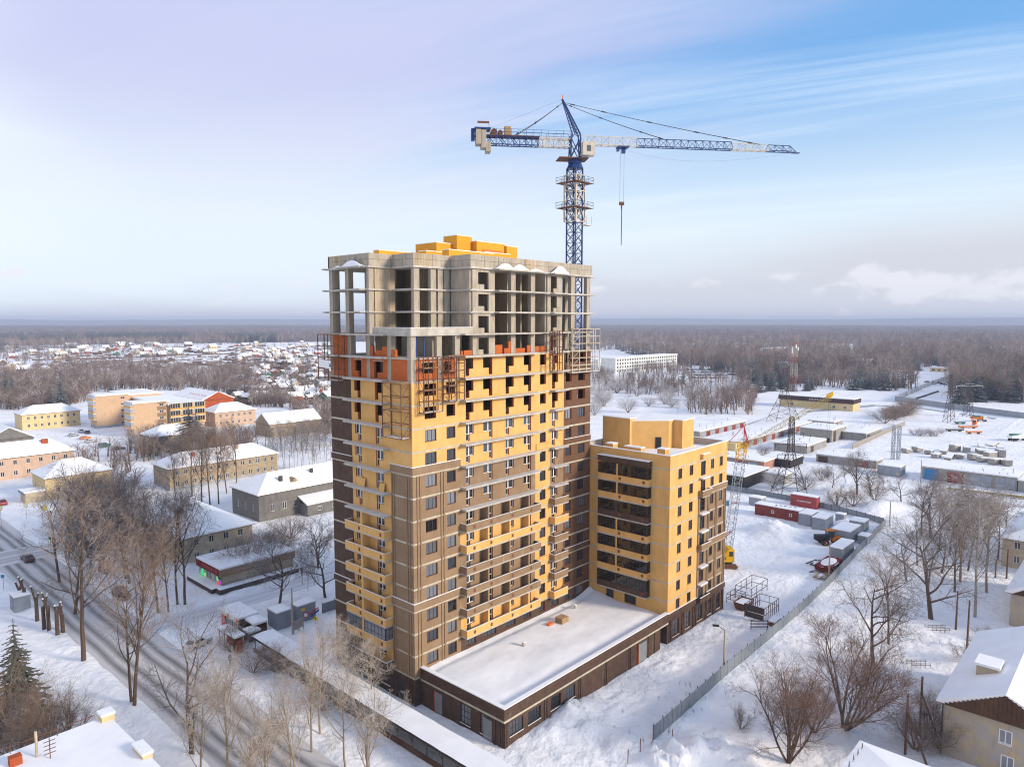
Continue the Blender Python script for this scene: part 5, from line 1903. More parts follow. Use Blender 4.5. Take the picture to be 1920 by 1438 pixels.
MB().box(1.5, 1.53, 64.9, 65.6, 1.0, 1.7).build('neon_sign', 'neon_lime', sh)
def disc(mb, cx_, cy_, cz_, r, ax='x', n=14, t=0.05):
    if ax == 'x':
        mb.bar((cx_ - t, cy_, cz_), (cx_, cy_, cz_), r, r, n)
    else:
        mb.bar((cx_, cy_ - t, cz_), (cx_, cy_, cz_), r, r, n)
    return mb
disc(MB(), 1.45, 59.6, 1.95, 0.5).build('round_sign', 'neon_lime', sh)
disc(MB(), 1.35, 58.9, 2.35, 0.55).build('round_sign', 'village_green', sh)
disc(MB(), 1.30, 58.3, 1.6, 0.5).build('round_sign', 'neon_purple', sh)
disc(MB(), 1.40, 59.5, 1.25, 0.4).build('round_sign', 'neon_red', sh)

# kiosk with red and black sides, two small snow canopies
KX0, KX1, KY0, KY1 = bb([(410, 1139), (448, 1160), (484, 1149), (450, 1128)], 3.1)
ki = thing('street_kiosk', 'kiosk with orange-white front and black side at the bus stop', 'kiosk', ((KX0 + KX1) / 2, (KY0 + KY1) / 2, 0))
MB().box(KX0 + 0.2, KX1 - 0.2, KY0 + 0.2, KY1 - 0.2, 0, 2.9).build('wall', 'black', ki)
MB().box(KX0, KX1, KY0, KY1, 2.901, 3.25).build('roof_snow', 'roof_snow', ki)
MB().box(KX0 + 0.14, KX0 + 0.199, KY0 + 0.3, KY1 - 0.3, 2.2, 2.88).build('fascia', 'white_paint', ki)
for y in (0.3, 3.6):
    MB().box(KX0 + 0.10, KX0 + 0.139, KY0 + y, KY0 + y + 0.8, 2.2, 2.88).build('fascia_panel', 'orange_paint', ki)
MB().box(KX0 + 0.14, KX0 + 0.198, KY1 - 1.5, KY1 - 0.4, 0.2, 2.15).build('poster', 'sign_red', ki)
for y in (0.8, 2.9):
    window(ki, (KX0 + 0.15, KY0 + y + 1.6, 0.7), 'L', 1.6, 1.4, 2, 1, 'frame_white', 'glass_grey', 0.07)
for lb, (x0, x1, y0, y1, z) in (('small brown lean-to stall with snow roof against the black kiosk side', (*bb([(460, 1163), (478, 1172), (503, 1163), (480, 1151)], 2.6), 2.5)), ('low dark stall with rounded snow roof in front of the kiosk', (*bb([(455, 1182), (466, 1188), (490, 1180), (474, 1173)], 2.0), 1.9))):
    st = thing('market_stall', lb, 'stall', ((x0 + x1) / 2, (y0 + y1) / 2, 0))
    mb = MB()
    for x in (x0 + 0.2, x1 - 0.2):
        for y in (y0 + 0.2, y1 - 0.2):
            mb.bar((x, y, -0.2), (x, y, z), 0.07)
    mb.build('frame', 'wood_dark', st)
    MB().box(x0 + 0.15, x1 - 0.15, y1 - 0.3, y1 - 0.2, 0, z).box(x1 - 0.3, x1 - 0.2, y0 + 0.2, y1 - 0.31, 0, z).box(x0 + 0.2, x1 - 0.31, y0 + 0.2, y0 + 0.28, 0, z * 0.75).build('side_panel', 'wood_dark', st)
    r_ = MB().box(x0, x1, y0, y1, z, z + 0.12).build('roof', 'white_paint', st)
    hip_mesh(x0, x1, y0, y1, z + 0.121, 0.3, 0.02, 0.22).build('roof_snow', 'roof_snow', r_)
SX0, SX1, SY0, SY1 = bb([(403, 1173), (434, 1195), (463, 1193), (434, 1174)], 2.8)
bs = thing('bus_shelter', 'bus shelter with dark posts, brick side and snow on its roof by the street', 'shelter', ((SX0 + SX1) / 2, (SY0 + SY1) / 2, 0))
for k in range(4):
    y = SY0 + 0.3 + k * (SY1 - SY0 - 0.6) / 3
    MB().bar((SX0 + 0.2, y, -0.2), (SX0 + 0.2, y, 2.6), 0.06).build('post', 'dark_steel', bs)
MB().bar((SX0 + 0.2, SY0 + 0.3, 2.5), (SX0 + 0.2, SY1 - 0.3, 2.5), 0.06).build('rail', 'dark_steel', bs)
MB().box(SX1 - 0.4, SX1 - 0.2, SY0 + 0.3, SY1 - 0.2, 0, 2.6).build('back_panel', 'brick_red', bs)
MB().box(SX0 + 0.3, SX1 - 0.41, SY0 + 0.2, SY0 + 0.4, 0, 2.2).build('side_panel', 'brick_red', bs)
r_ = MB().box(SX0, SX1, SY0, SY1, 2.6, 2.75).build('roof', 'dark_steel', bs)
hip_mesh(SX0, SX1, SY0, SY1, 2.751, 0.12, 0.02, 0.25).build('roof_snow', 'roof_snow', r_)

# grey metal cabins
def cabin(name, label, cat, x0, x1, y0, y1, h, mat='metal_grey', group=None, ribs=True, z=0.0, door=None):
    o = thing(name, label, cat, ((x0 + x1) / 2, (y0 + y1) / 2, z), group)
    w_ = MB().box(x0, x1, y0, y1, z - 0.2, z + h).build('body', mat, o)
    r_ = MB().box(x0 - 0.06, x1 + 0.06, y0 - 0.06, y1 + 0.06, z + h + 0.001, z + h + 0.1).build('roof', mat, o)
    hip_mesh(x0, x1, y0, y1, z + h + 0.101, 0.12, 0.04, 0.2).build('roof_snow', 'roof_snow', r_)
    if ribs:
        mb = MB()
        n = int((y1 - y0) / 0.45)
        for i in range(n):
            y = y0 + 0.2 + i * (y1 - y0 - 0.4) / max(1, n - 1)
            mb.box(x0 - 0.035, x0 - 0.001, y - 0.08, y + 0.08, z + 0.1, z + h - 0.1)
        n = int((x1 - x0) / 0.45)
        for i in range(n):
            x = x0 + 0.2 + i * (x1 - x0 - 0.4) / max(1, n - 1)
            mb.box(x - 0.08, x + 0.08, y0 - 0.035, y0 - 0.001, z + 0.1, z + h - 0.1)
        mb.build('rib', mat, o)['kind'] = 'stuff'
    if door == 'L':
        d_ = MB().box(x0 - 0.06, x0 - 0.036, (y0 + y1) / 2 - 0.55, (y0 + y1) / 2 + 0.55, z + 0.1, z + 2.1).build('door', 'metal_grey', o)
        MB().box(x0 - 0.1, x0 - 0.061, (y0 + y1) / 2 - 0.42, (y0 + y1) / 2 - 0.36, z + 1.0, z + 1.2).build('handle', 'black', d_)
    return o

a = bb([(502, 1143), (521, 1152), (545, 1143), (526, 1133)], 2.7)
cabin('metal_cabin', 'plain grey metal cabin with snow roof beside the kiosk', 'cabin', *a, 2.7)
a = bb([(548, 1133), (556, 1139), (592, 1129), (578, 1121)], 2.7)
o = cabin('metal_cabin', 'grey metal cabin with yellow plate and red-blue stripe', 'cabin', *a, 2.7)
MB().box(a[0] + 0.6, a[0] + 1.3, a[2] - 0.06, a[2] - 0.036, 1.9, 2.35).build('plate', 'sign_yellow', o)
MB().obox((a[0] + 3.0, a[2] - 0.05, 1.25), (0.9, 0, 0.35), (0, 0.012, 0), (0, 0, 0.12)).build('stripe', 'sign_red', o)
MB().obox((a[0] + 3.2, a[2] - 0.05, 0.85), (0.8, 0, 0.3), (0, 0.012, 0), (0, 0, 0.2)).build('stripe', 'blue_paint', o)

# ------------------------------------------------------------------ fences
def panel_fence(name, label, pts, h, mat, step=2.4, post='dark_steel', z=-0.2, posts_up=0.25, group=None, th=0.03):
    """panels of their own between posts along a polyline of (x, y)"""
    o = thing(name, label, 'fence', (pts[0][0], pts[0][1], 0), group)
    pc = {}
    for (xa, ya), (xb, yb) in zip(pts[:-1], pts[1:]):
        L = math.hypot(xb - xa, yb - ya)
        n = max(1, round(L / step))
        ang = math.atan2(yb - ya, xb - xa)
        s_ = L / n
        key = round(s_, 2)
        if key not in pc:
            mb = MB()
            k = max(3, int(s_ / 0.3))
            for i in range(k):                         # trapezoidal sheet
                x0, x1 = 0.04 + (s_ - 0.08) * i / k, 0.04 + (s_ - 0.08) * (i + 1) / k
                mb.box(x0, x1 - 0.05, -th, th, 0, h)
                mb.box(x1 - 0.05, x1, -th * 0.3, th * 0.3, 0, h)
            pc[key] = (mb.mesh('panel', mat), MB().box(-0.04, 0.04, 0.04, 0.12, 0, h + posts_up).mesh('post', post))
        for i in range(n):
            t = i / n
            x, y = xa + (xb - xa) * t, ya + (yb - ya) * t
            zz = max(z, gz(x, y) - 0.25)
            inst('panel', pc[key][0], o, (x, y, zz), ang)
            inst('post', pc[key][1], o, (x, y, zz), ang)
    return o
f_pts = [(14.8, -27.0), (36, -26.3), (64, -26.0), (84, -25.0), (104, -23.4), (132.5, -21.5)]
panel_fence('site_fence', 'long grey sheet-metal fence along the lower edge of the building site', f_pts, 1.9, 'fence_grey')
panel_fence('site_fence', 'grey sheet-metal fence closing the site behind the red container', [(133.2, -21.0), (137.5, -9), (140.5, 4), (141, 30)], 1.8, 'fence_grey')
panel_fence('site_fence', 'short grey sheet fence between the metal cabins and the tower', [(8.5, 35.2), (20.5, 34.8)], 1.9, 'fence_grey')

# stakes where the fence panels are missing
for i, (px, py) in enumerate(((1224, 1392), (1200, 1418), (1177, 1436), (1260, 1402))):
    p = gp(px, py)
    st = MB().bar((p.x, p.y, -0.3), (p.x + 0.05, p.y, 1.6 + gz(p.x, p.y)), 0.05, 0.05, 6).build('fence_stake', 'rust')
    tag(st, 'thin rusty stake in the snow beyond the end of the site fence', 'stake', 'stakes beyond the fence end')

# covered walkway with snow roof along the street
wk = thing('covered_walkway', 'long covered walkway with snow roof and dark posts between street and tower', 'walkway', (-6.5, 8, 0))
mb = MB()
WXA, WXB = -6.9, -4.0
ny = 60
for j in range(ny + 1):
    y = -24 + 54 * j / ny
    for i, x in enumerate((WXA - 0.25, (WXA + WXB) / 2, WXB + 0.3)):
        mb.v.append((x, y, 2.75 + (0.12 if i == 1 else 0.0) + 0.10 * mnoise.noise((x, y * 0.5, 2))))
for j in range(ny):
    for i in range(2):
        a = j * 3 + i
        mb.f.append((a, a + 1, a + 4, a + 3))
mb.build('roof_snow', 'roof_snow', wk, smooth=True)
MB().box(WXA - 0.2, WXB + 0.25, -24, 30, 2.35, 2.5).build('roof', 'dark_steel', wk)
pmsh = MB().bar((0, 0, -0.4), (0, 0, 2.35), 0.05, 0.05, 6).bar((0, 0, 1.6), (0, 0.8, 2.35), 0.035).mesh('post', 'dark_steel')
for j in range(21):
    inst('post', pmsh, wk, (WXA, -23.6 + j * 2.65, 0))
cols_ = ['slab', 'rust', 'sign_olive', 'wood_dark', 'sign_olive', 'slab', 'slab', 'village_green', 'wood_dark']
pm('sign_olive', (0.42, 0.40, 0.06), (0.34, 0.33, 0.05), scale=2, rough=0.7)
for j in range(20):
    y = -23.5 + j * 2.65
    MB().box(WXB - 0.06, WXB, y, y + 2.5, -0.2, 2.3).build('panel', cols_[(j * 5) % 9], wk)
MB().box(WXA - 0.05, WXA + 0.05, -24, 30, 0.15, 0.85).build('kerb_board', 'wood_dark', wk)

# ------------------------------------------------------------------ poles, lamps, signs
def lamp(label, px, py, ph, arm=None, mat='concrete_pole', cat='lamp post', name='lamp_post', head=True):
    p = gp(px, py)
    z = z_at(p, ph)
    o = thing(name, label, cat, (p.x, p.y, 0))
    MB().bar((p.x, p.y, -0.4), (p.x, p.y, z), 0.17, 0.11, 8).build('pole', mat, o)
    if head:
        ar = arm or RIGHT * -1.0
        mb = MB().bar((p.x, p.y, z - 0.1), (p.x + ar.x * 0.9, p.y + ar.y * 0.9, z + 0.5), 0.05)
        mb.build('arm', 'dark_steel', o)
        mb = MB().obox((p.x + ar.x * 1.3, p.y + ar.y * 1.3, z + 0.6), (ar.x * 0.45, ar.y * 0.45, 0.05), (-ar.y * 0.14, ar.x * 0.14, 0), (0, 0, 0.12))
        mb.build('lamp_head', 'black', o)
    return o
lamp('concrete lamp post with twin black floodlights inside the site fence', 1357, 1258, 1180)
lamp('plain concrete lamp post beside the dark red trailer', 1554, 1080, 1023)
lamp('bare pale concrete pole before the striped grey cabin', 549, 1188, 1103, head=False, name='utility_pole', cat='pole')
for i, (px, py, ph, lean, lb) in enumerate(((1697, 1412, 1302, 0.0, 'rusty timber pole propped with a strut, shorter of two near the corner roof'), (1724, 1378, 1268, 0.3, 'taller rusty timber pole with strut beside the old plaster house'))):
    p = gp(px, py)
    z = z_at(p, ph)
    o = thing('utility_pole', lb, 'pole', (p.x, p.y, 0))
    MB().bar((p.x, p.y, -0.4), (p.x, p.y, z), 0.15, 0.12, 8).build('pole', 'wood_pole', o)
    q = p + RIGHT * 1.5 - FWD_H * 2.0
    MB().bar((q.x, q.y, -0.4), (p.x, p.y, z * 0.72), 0.13, 0.11, 8).build('strut', 'wood_pole', o)
    mb = MB()
    for k in range(3):
        mb.bar((p.x, p.y, z - 0.3 - 0.4 * k), (p.x - RIGHT.x * 0.35, p.y - RIGHT.y * 0.35, z - 0.25 - 0.4 * k), 0.03)
    mb.build('insulator', 'slab', o)
for px, py, ph, lb in ((1813, 1215, 1125, 'brown timber pole standing behind the plaster house roof'), (1792, 1180, 1108, 'short dark timber post among the bare trees by the plaster house'), (1887, 1085, 1030, 'timber pole with strut before the cream two-storey house'), (1866, 1084, 1050, 'leaning timber post in the snow yard by the cream house'), (1668, 985, 940, 'slim grey pole at the bend of the site fence'), (1587, 960, 925, 'slim grey pole behind the red container'), (1726, 905, 862, 'thin grey pole at the corner of the blue garage door')):
    lamp(lb, px, py, ph, head=False, mat='wood_pole' if 'timber' in lb else 'metal_grey', name='utility_pole', cat='pole')
def road_sign(label, px, py, ph, shape, mat, inner=None, name='road_sign', cat='road sign'):
    p = gp(px, py)
    z = z_at(p, ph)
    o = thing(name, label, cat, (p.x, p.y, 0))
    MB().bar((p.x, p.y, -0.3), (p.x, p.y, z), 0.05, 0.05, 6).build('post', 'metal_grey', o)
    n = -FWD_H
    s_ = RIGHT
    c = Vector((p.x, p.y, z)) + n * 0.08
    if shape == 'square':
        pl_ = MB().obox(c, s_ * 0.55, n * 0.02, (0, 0, 0.55)).build('plate', mat, o)
        if inner:
            MB().obox(c + n * 0.022, s_ * 0.34, n * 0.01, (0, 0, 0.34)).build('inner_plate', inner, pl_)
    elif shape == 'disc':
        pl_ = MB().bar(c, c + n * 0.03, 0.45, 0.45, 16).build('plate', mat, o)
        if inner:
            MB().bar(c + n * 0.031, c + n * 0.045, 0.32, 0.32, 16).build('inner_plate', inner, pl_)
    else:
        mb = MB()
        a, b, t = c - s_ * 0.5 - Vector((0, 0, 0.4)), c + s_ * 0.5 - Vector((0, 0, 0.4)), c + Vector((0, 0, 0.5))
        mb.quad(a, b, t).quad(a + n * 0.03, t + n * 0.03, b + n * 0.03)
        pl_ = mb.build('plate', mat, o)
        if inner:
            MB().obox(c + n * 0.04 - Vector((0, 0, 0.1)), s_ * 0.07, n * 0.01, (0, 0, 0.22)).build('symbol', inner, pl_)
    return o
road_sign('white and red round sign before the striped grey cabin', 574, 1166, 1152, 'disc', 'sign_red', 'white_paint')
road_sign('yellow triangular warning sign by the site fence near the tower', 592, 1168, 1158, 'tri', 'sign_yellow', 'black')
road_sign('yellow-bordered square crossing sign by the snowy verge of the crossing', 50, 972, 947, 'square', 'sign_yellow', 'white_paint')
road_sign('yellow-bordered crossing sign at the edge of the street crossing', 3, 990, 952, 'square', 'sign_yellow', 'white_paint')
road_sign('white and blue sign on a thin post across the street', 7, 1105, 1080, 'square', 'white_paint', 'door_blue')
for (px, py, ph, m, lb) in ((80, 975, 953, 'neon_green', 'traffic light showing green in front of the yellow corner house'), (97, 985, 961, 'neon_red', 'traffic light showing red-orange by the bare street tree'), (96, 1040, 1010, 'neon_lime', 'traffic light with yellow backing plate showing green near the crossing')):
    p = gp(px, py)
    z = z_at(p, ph)
    o = thing('traffic_light', lb, 'traffic light', (p.x, p.y, 0))
    MB().bar((p.x, p.y, -0.3), (p.x, p.y, z + 0.5), 0.07, 0.06, 6).build('post', 'metal_grey', o)
    n = -FWD_H
    MB().obox(Vector((p.x, p.y, z)) + n * 0.15, RIGHT * 0.18, n * 0.1, (0, 0, 0.55)).build('housing', 'black', o)
    c = Vector((p.x, p.y, z - 0.28)) + n * 0.25
    MB().bar(c, c + n * 0.04, 0.2, 0.2, 12).build('lamp', m, o)
    if 'yellow' in lb:
        MB().obox(Vector((p.x, p.y, z + 0.2)) + RIGHT * 0.75, RIGHT * 0.42, n * 0.02, (0, 0, 0.75)).build('backing_plate', 'sign_yellow', o)
# notice boards by the grey cabins
for i, (px, py) in enumerate(((556, 1184), (564, 1180))):
    p = gp(px, py)
    o = thing('notice_board', 'pale notice board on short legs in the snow before the grey cabins', 'board', (p.x, p.y, 0), 'notice boards')
    mb = MB().bar((p.x - 0.5, p.y, -0.2), (p.x - 0.5, p.y, 1.0), 0.04).bar((p.x + 0.5, p.y, -0.2), (p.x + 0.5, p.y, 1.0), 0.04)
    mb.build('leg', 'dark_steel', o)
    MB().box(p.x - 0.55, p.x + 0.55, p.y - 0.04, p.y + 0.04, 0.4, 1.9).build('panel', 'fence_concrete', o)
# grey transformer cabinet by the pollarded trees
p = gp(22, 1140)
cabin('transformer_box', 'small grey utility cabinet with snow on top beside the cut tree trunks', 'cabinet', p.x - 0.2, p.x + 2.2, p.y - 3.0, p.y, 2.6)
# bottom-left roof
bl = thing('corner_building', 'snow-covered roof edge with parapet stubs of the building across the street', 'building', (-50, -6, 0))
MB().box(-80, -33.6, -30, 10.0, -0.5, 8.5).build('wall', 'plaster_yellow', bl)
mb = MB()
mb.v = [(-80.4, -30, 8.5), (-33.2, -30, 8.5), (-33.2, 10.4, 8.5), (-80.4, 10.4, 8.5), (-80.4, -30, 8.6), (-33.2, -30, 9.9), (-33.2, 10.4, 8.9), (-80.4, 10.4, 8.7)]
mb.f = [(3, 2, 1, 0), (0, 1, 5, 4), (1, 2, 6, 5), (2, 3, 7, 6), (3, 0, 4, 7), (4, 5, 6, 7)]
mb.build('roof_snow', 'roof_snow', bl)
for (x0, x1, y0, y1) in ((-34.2, -33.0, 9.2, 10.5), (-33.9, -33.0, -0.9, 1.6)):
    o = MB().box(x0, x1, y0, y1, 8.6, 9.5).build('parapet_stub', 'plaster_yellow', bl)
    MB().box(x0 - 0.08, x1 + 0.08, y0 - 0.08, y1 + 0.08, 9.501, 9.75).build('snow_cap', 'roof_snow', o)
mb = MB()
mb.bar((-60, 10.1, 9.5), (-34.6, 10.1, 9.6), 0.04)
for x in range(-58, -34, 4):
    mb.bar((x, 10.1, 8.6), (x, 10.1, 9.55), 0.04)
mb.build('roof_rail', 'rust', bl)
MB().box(-42.6, -41.6, 7.4, 8.2, 8.6, 9.7).build('chimney', 'brick_red', bl)
MB().bar((-40.4, 7.6, 8.6), (-40.4, 7.6, 11.4), 0.12, 0.12, 8).build('vent_pipe', 'plaster_cream', bl)
mb = MB().bar((-39.6, 6.4, 8.6), (-39.6, 6.4, 10.9), 0.05)
for k in range(4):
    mb.bar((-40.1, 6.4, 9.4 + 0.4 * k), (-39.1, 6.4, 9.4 + 0.4 * k), 0.04)
mb.build('aerial', 'rust', bl)
# ------------------------------------------------------------------ right side: houses
r1 = house('plaster_house', 'old two-storey plaster house with dark boarded gable and brick roof box', 'house', 35.2, 58.5, -65.2, -53.4, 6.3, 2.9, 'gable_x', 'plaster_old', gable='wood_dark', over=0.7, wl=None)
# boards of the gable
bz = 6.42
for i in range(26):
    y = -64.6 + i * 0.425
    top = bz + 3.0 * (1 - abs(y + 0.2 + 59.3) / 5.9)
    if top > bz + 0.15:
        MB().box(34.43, 34.465, y, y + 0.39, bz, top).build('board', 'wood_dark', r1)
for y, z in ((-60.0, 3.7), (-60.3, 0.8), (-56.2, 0.9)):
    if y > -57:
        continue
    window(r1, (35.16, y + 1.2, z), 'L', 1.25, 1.55, 2, 1, 'frame_white', 'glass_grey', 0.1, sill='white_paint')
o = MB().box(41.5, 44.2, -57.6, -55.4, 6.9, 9.2).build('roof_hatch', 'plaster_old', r1)
MB().box(41.3, 44.4, -57.8, -55.2, 9.201, 9.5).build('snow_cap', 'roof_snow', o)
MB().bar((34.9, -53.35, 0), (34.9, -53.35, 6.2), 0.08, 0.08, 8).build('downpipe', 'dark_steel', r1)
r2 = house('outbuilding', 'low snow roof with small roof hooks in front of the old plaster house', 'building', -4, 21.0, -64, -48.6, 5.4, 0.9, 'hip', 'plaster_old', over=0.3)
mb = MB()
for i in range(8):
    x = 19.5 - i * 1.4
    mb.bar((x, -49.0, 5.7), (x + 0.2, -49.0, 6.5), 0.03).bar((x + 0.2, -49.0, 6.5), (x + 0.45, -49.0, 5.7), 0.03)
mb.build('roof_hook', 'dark_steel', r2)
house('plaster_house', 'plaster house with dark downpipe and steep snow roof beyond the snow yard', 'house', 82.5, 106, -66, -53.6, 5.8, 3.6, 'gable_x', 'plaster_old', gable='wood_dark', over=0.7)
house('plaster_house', 'cream two-storey house with white windows half hidden by bare trees', 'house', 117, 142, -61, -47.6, 5.8, 3.0, 'hip', 'plaster_cream', wl=(4, 2), over=0.5)

# ------------------------------------------------------------------ garages and sheds
def garages(label, x0, x1, y0, y1, h, wall, face, doors, group='garage blocks behind the site', roofslope=0.0, trim='block_grey', name='garage_block'):
    """doors: list of (lo, hi, material) along the face"""
    o = thing(name, label, 'garage', ((x0 + x1) / 2, (y0 + y1) / 2, 0), group)
    MB().box(x0, x1, y0, y1, -0.6, h).build('wall', wall, o)
    r_ = MB().box(x0 - 0.2, x1 + 0.2, y0 - 0.2, y1 + 0.2, h + 0.001, h + 0.15).build('roof', trim, o)
    hip_mesh(x0, x1, y0, y1, h + 0.151, 0.25, 0.22, 0.35).build('roof_snow', 'roof_snow', r_)
    for lo, hi, m in doors:
        if face == 'L':
            d_ = MB().box(x0 - 0.07, x0 - 0.002, lo, hi, -0.2, h - 0.45).build('garage_door', m, o)
            MB().box(x0 - 0.085, x0 - 0.071, (lo + hi) / 2 - 0.03, (lo + hi) / 2 + 0.03, -0.2, h - 0.45).build('door_seam', 'dark_steel', d_)
        else:
            d_ = MB().box(lo, hi, y0 - 0.07, y0 - 0.002, -0.2, h - 0.45).build('garage_door', m, o)
            MB().box((lo + hi) / 2 - 0.03, (lo + hi) / 2 + 0.03, y0 - 0.085, y0 - 0.071, -0.2, h - 0.45).build('door_seam', 'dark_steel', d_)
    mb = MB()
    for i in range(max(2, int((x1 - x0) * (y1 - y0) / 45))):
        X, Y = rnd.uniform(x0 + 1, x1 - 1), rnd.uniform(y0 + 1, y1 - 1)
        MB().bar((X, Y, h), (X, Y, h + rnd.uniform(1.0, 2.2)), 0.07, 0.07, 6).build('flue_pipe', 'dark_steel', o)
    return o
garages('long brick garage with blue, dark red and grey doors', 197.5, 208.5, -40, -14.8, 3.9, 'block_grey', 'L', [(-19.4, -15.6, 'door_blue'), (-26.4, -22.0, 'door_red'), (-33.6, -28.4, 'door_grey'), (-39.6, -34.6, 'door_grey')])
garages('grey block garage next after the long garage with coloured doors', 197.5, 207, -56, -40.3, 3.2, 'block_grey', 'L', [(-45, -41.5, 'door_grey'), (-51, -47.5, 'door_red')])
o = cabin('metal_cabin', 'grey double cabin with small yellow mark below the grey lattice mast', 'cabin', 195, 201.5, -9.2, -2.4, 3.1, 'metal_grey')
MB().box(194.9, 194.94, -8.6, -8.2, 0.8, 1.4).build('mark', 'sign_yellow', o)
garages('row of garages with red and grey doors nearest the woodland scrub', 222, 268, 76, 84, 2.6, 'block_grey', 'R', [(224 + i * 4.2, 227.4 + i * 4.2, ('door_grey', 'door_red', 'door_grey', 'rust_red')[i % 4]) for i in range(10)])
garages('longest garage row under unbroken snow with yellow end wall', 207.5, 286, 51.5, 62, 2.6, 'block_grey', 'R', [(212 + i * 4.6, 215.4 + i * 4.6, ('rust_red', 'door_grey')[i % 2]) for i in range(14)])
MB().box(203.5, 207.3, 51.0, 60, -0.4, 2.9).build('annex_wall', 'plaster_yellow', bpy.data.objects[[ob.name for ob in COL.objects if ob.get('label', '').startswith('longest garage row')][0]])
garages('pink brick garages with blue and grey doors beside the yellow wing', 175.8, 184.5, 27.8, 52, 2.7, 'block_pink', 'L', [(46, 49.5, 'door_blue'), (38.5, 42, 'door_grey'), (30, 33.5, 'door_grey'), (34.2, 37.6, 'rust_red')])
garages('grey block garages with dark doors in front of the great pylon', 216, 238, 28.2, 41, 2.8, 'block_grey', 'R', [(220, 223, 'dark_steel'), (228, 231, 'door_grey')])
garages('tall grey block workshop with small red porch', 250, 268, 30.4, 43.5, 4.8, 'block_grey', 'R', [(252, 255, 'dark_steel')])
garages('low grey block store beside the tall workshop', 262, 284, 20.5, 30, 3.0, 'block_grey', 'R', [(264, 267, 'car_blue'), (272, 275, 'door_grey')])
garages('low garages with blue-grey and rusty doors behind the bare trees', 204, 211.5, 0.5, 20.5, 2.5, 'block_grey', 'L', [(16.5, 19.8, 'wood_dark'), (9.5, 13.5, 'door_grey'), (3, 7, 'rust_red')])
garages('wide flat shed with black front behind the crawler crane', 145, 163, 21, 36, 3.6, 'black', 'L', [(30, 34, 'dark_steel')])
garages('black-fronted shed between the pink garages and the great pylon', 185.5, 197, 22.6, 32, 2.7, 'black', 'L', [])
garages('small white block store behind the black-fronted shed', 160, 166, 14.5, 21, 2.6, 'block_grey', 'L', [])
garages('low brick store by the concrete wall', 288, 300, 42, 54, 3.0, 'block_grey', 'R', [(290, 293, 'door_red')])

# yellow hall with dark fascia
yh = thing('roadside_hall', 'long yellow hall with dark brown fascia beside the far road', 'hall', (370, 76, 0))
MB().box(363, 375, 56.5, 98, -0.5, 4.2).build('wall', 'plaster_yellow', yh)
MB().box(362.4, 375.6, 56, 98.5, 4.2, 6.6).build('fascia', 'purple_brown', yh)
MB().box(362.6, 375.4, 56.2, 98.3, 6.601, 6.95).build('roof_snow', 'roof_snow', yh)
mb = MB()
for i in range(11):                      # raised pale lettering strokes on the fascia
    y = 80.5 - i * 0.9
    mb.box(362.3, 362.39, y - 0.55, y, 4.9, 5.8 if i % 3 else 5.6)
mb.build('fascia_letters', 'band', yh)['kind'] = 'stuff'
for y in (60, 66, 90):
    window(yh, (362.95, y + 1.6, 1.0), 'L', 1.6, 1.6, 2, 1, 'frame_white', 'glass', 0.1)

# far white offices
wo2 = thing('far_office', 'long white four-storey office block at the edge of the woods', 'office block', (570, 328, 0))
holes = []
for k in range(4):
    for i in range(26):
        holes.append((519 + i * 4.4, 521.2 + i * 4.4, 1.4 + k * 3.4, 3.2 + k * 3.4))
mb = MB()
wall_x(mb, 516, 634, -0.5, 14, 320, 320.4, holes)
mb.box(516, 516.4, 320.4, 337, -0.5, 14).box(633.6, 634, 320.4, 337, -0.5, 14).box(516.4, 633.6, 336.6, 337, -0.5, 14)
mb.build('wall', 'white_wall', wo2)
fw = MB().box(0, 2.2, 0, 0.1, 0, 1.8).mesh('window', 'glass')
for a, b, c, d in holes:
    inst('window', fw, wo2, (a, 320.2, c))
MB().box(515.5, 634.5, 319.5, 337.5, 14.001, 14.9).build('roof_snow', 'roof_snow', wo2)
for i, (x0, x1, y0, y1, h, lb) in enumerate(((470, 515, 345, 362, 11, 'pale far block with snow roof behind the white office block'), (560, 640, 372, 386, 9, 'long low far building behind the white office block'), (900, 980, 330, 350, 12, 'far pale building rising among the woods beyond the parked cars'), (610, 640, 190, 206, 10, 'far grey building behind the red and white mast'), (700, 728, 150, 164, 11, 'far building with blue corner among dark pines'), (760, 790, 210, 225, 9, 'small far white-roofed building deep in the woods'))):
    o = thing('far_building', lb, 'building', ((x0 + x1) / 2, (y0 + y1) / 2, 0))
    MB().box(x0, x1, y0, y1, -0.5, h).build('wall', 'white_wall' if i != 4 else 'block_grey', o)
    MB().box(x0 - 0.6, x1 + 0.6, y0 - 0.6, y1 + 0.6, h + 0.001, h + 0.9).build('roof_snow', 'roof_snow', o)
    if i == 4:
        MB().box(x0 - 0.1, x0 - 0.002, y0 + 2, y0 + 8, 0, h).build('blue_panel', 'blue_paint', o)
    mb_ = MB().box(0, 2.0, 0, 0.1, 0, 1.6).mesh('window', 'glass')
    for k in range(int(h // 3.6)):
        for j in range(int((x1 - x0) // 6)):
            inst('window', mb_, o, (x0 + 2 + j * 6, y0 - 0.101, 1.2 + 3.4 * k))

# ------------------------------------------------------------------ building-site cabins
ct = cabin('shipping_container', 'red shipping container with white lettering behind the long rust-red cabin', 'container', 136.4, 138.9, -3.4, 3.6, 3.0, 'container_red')
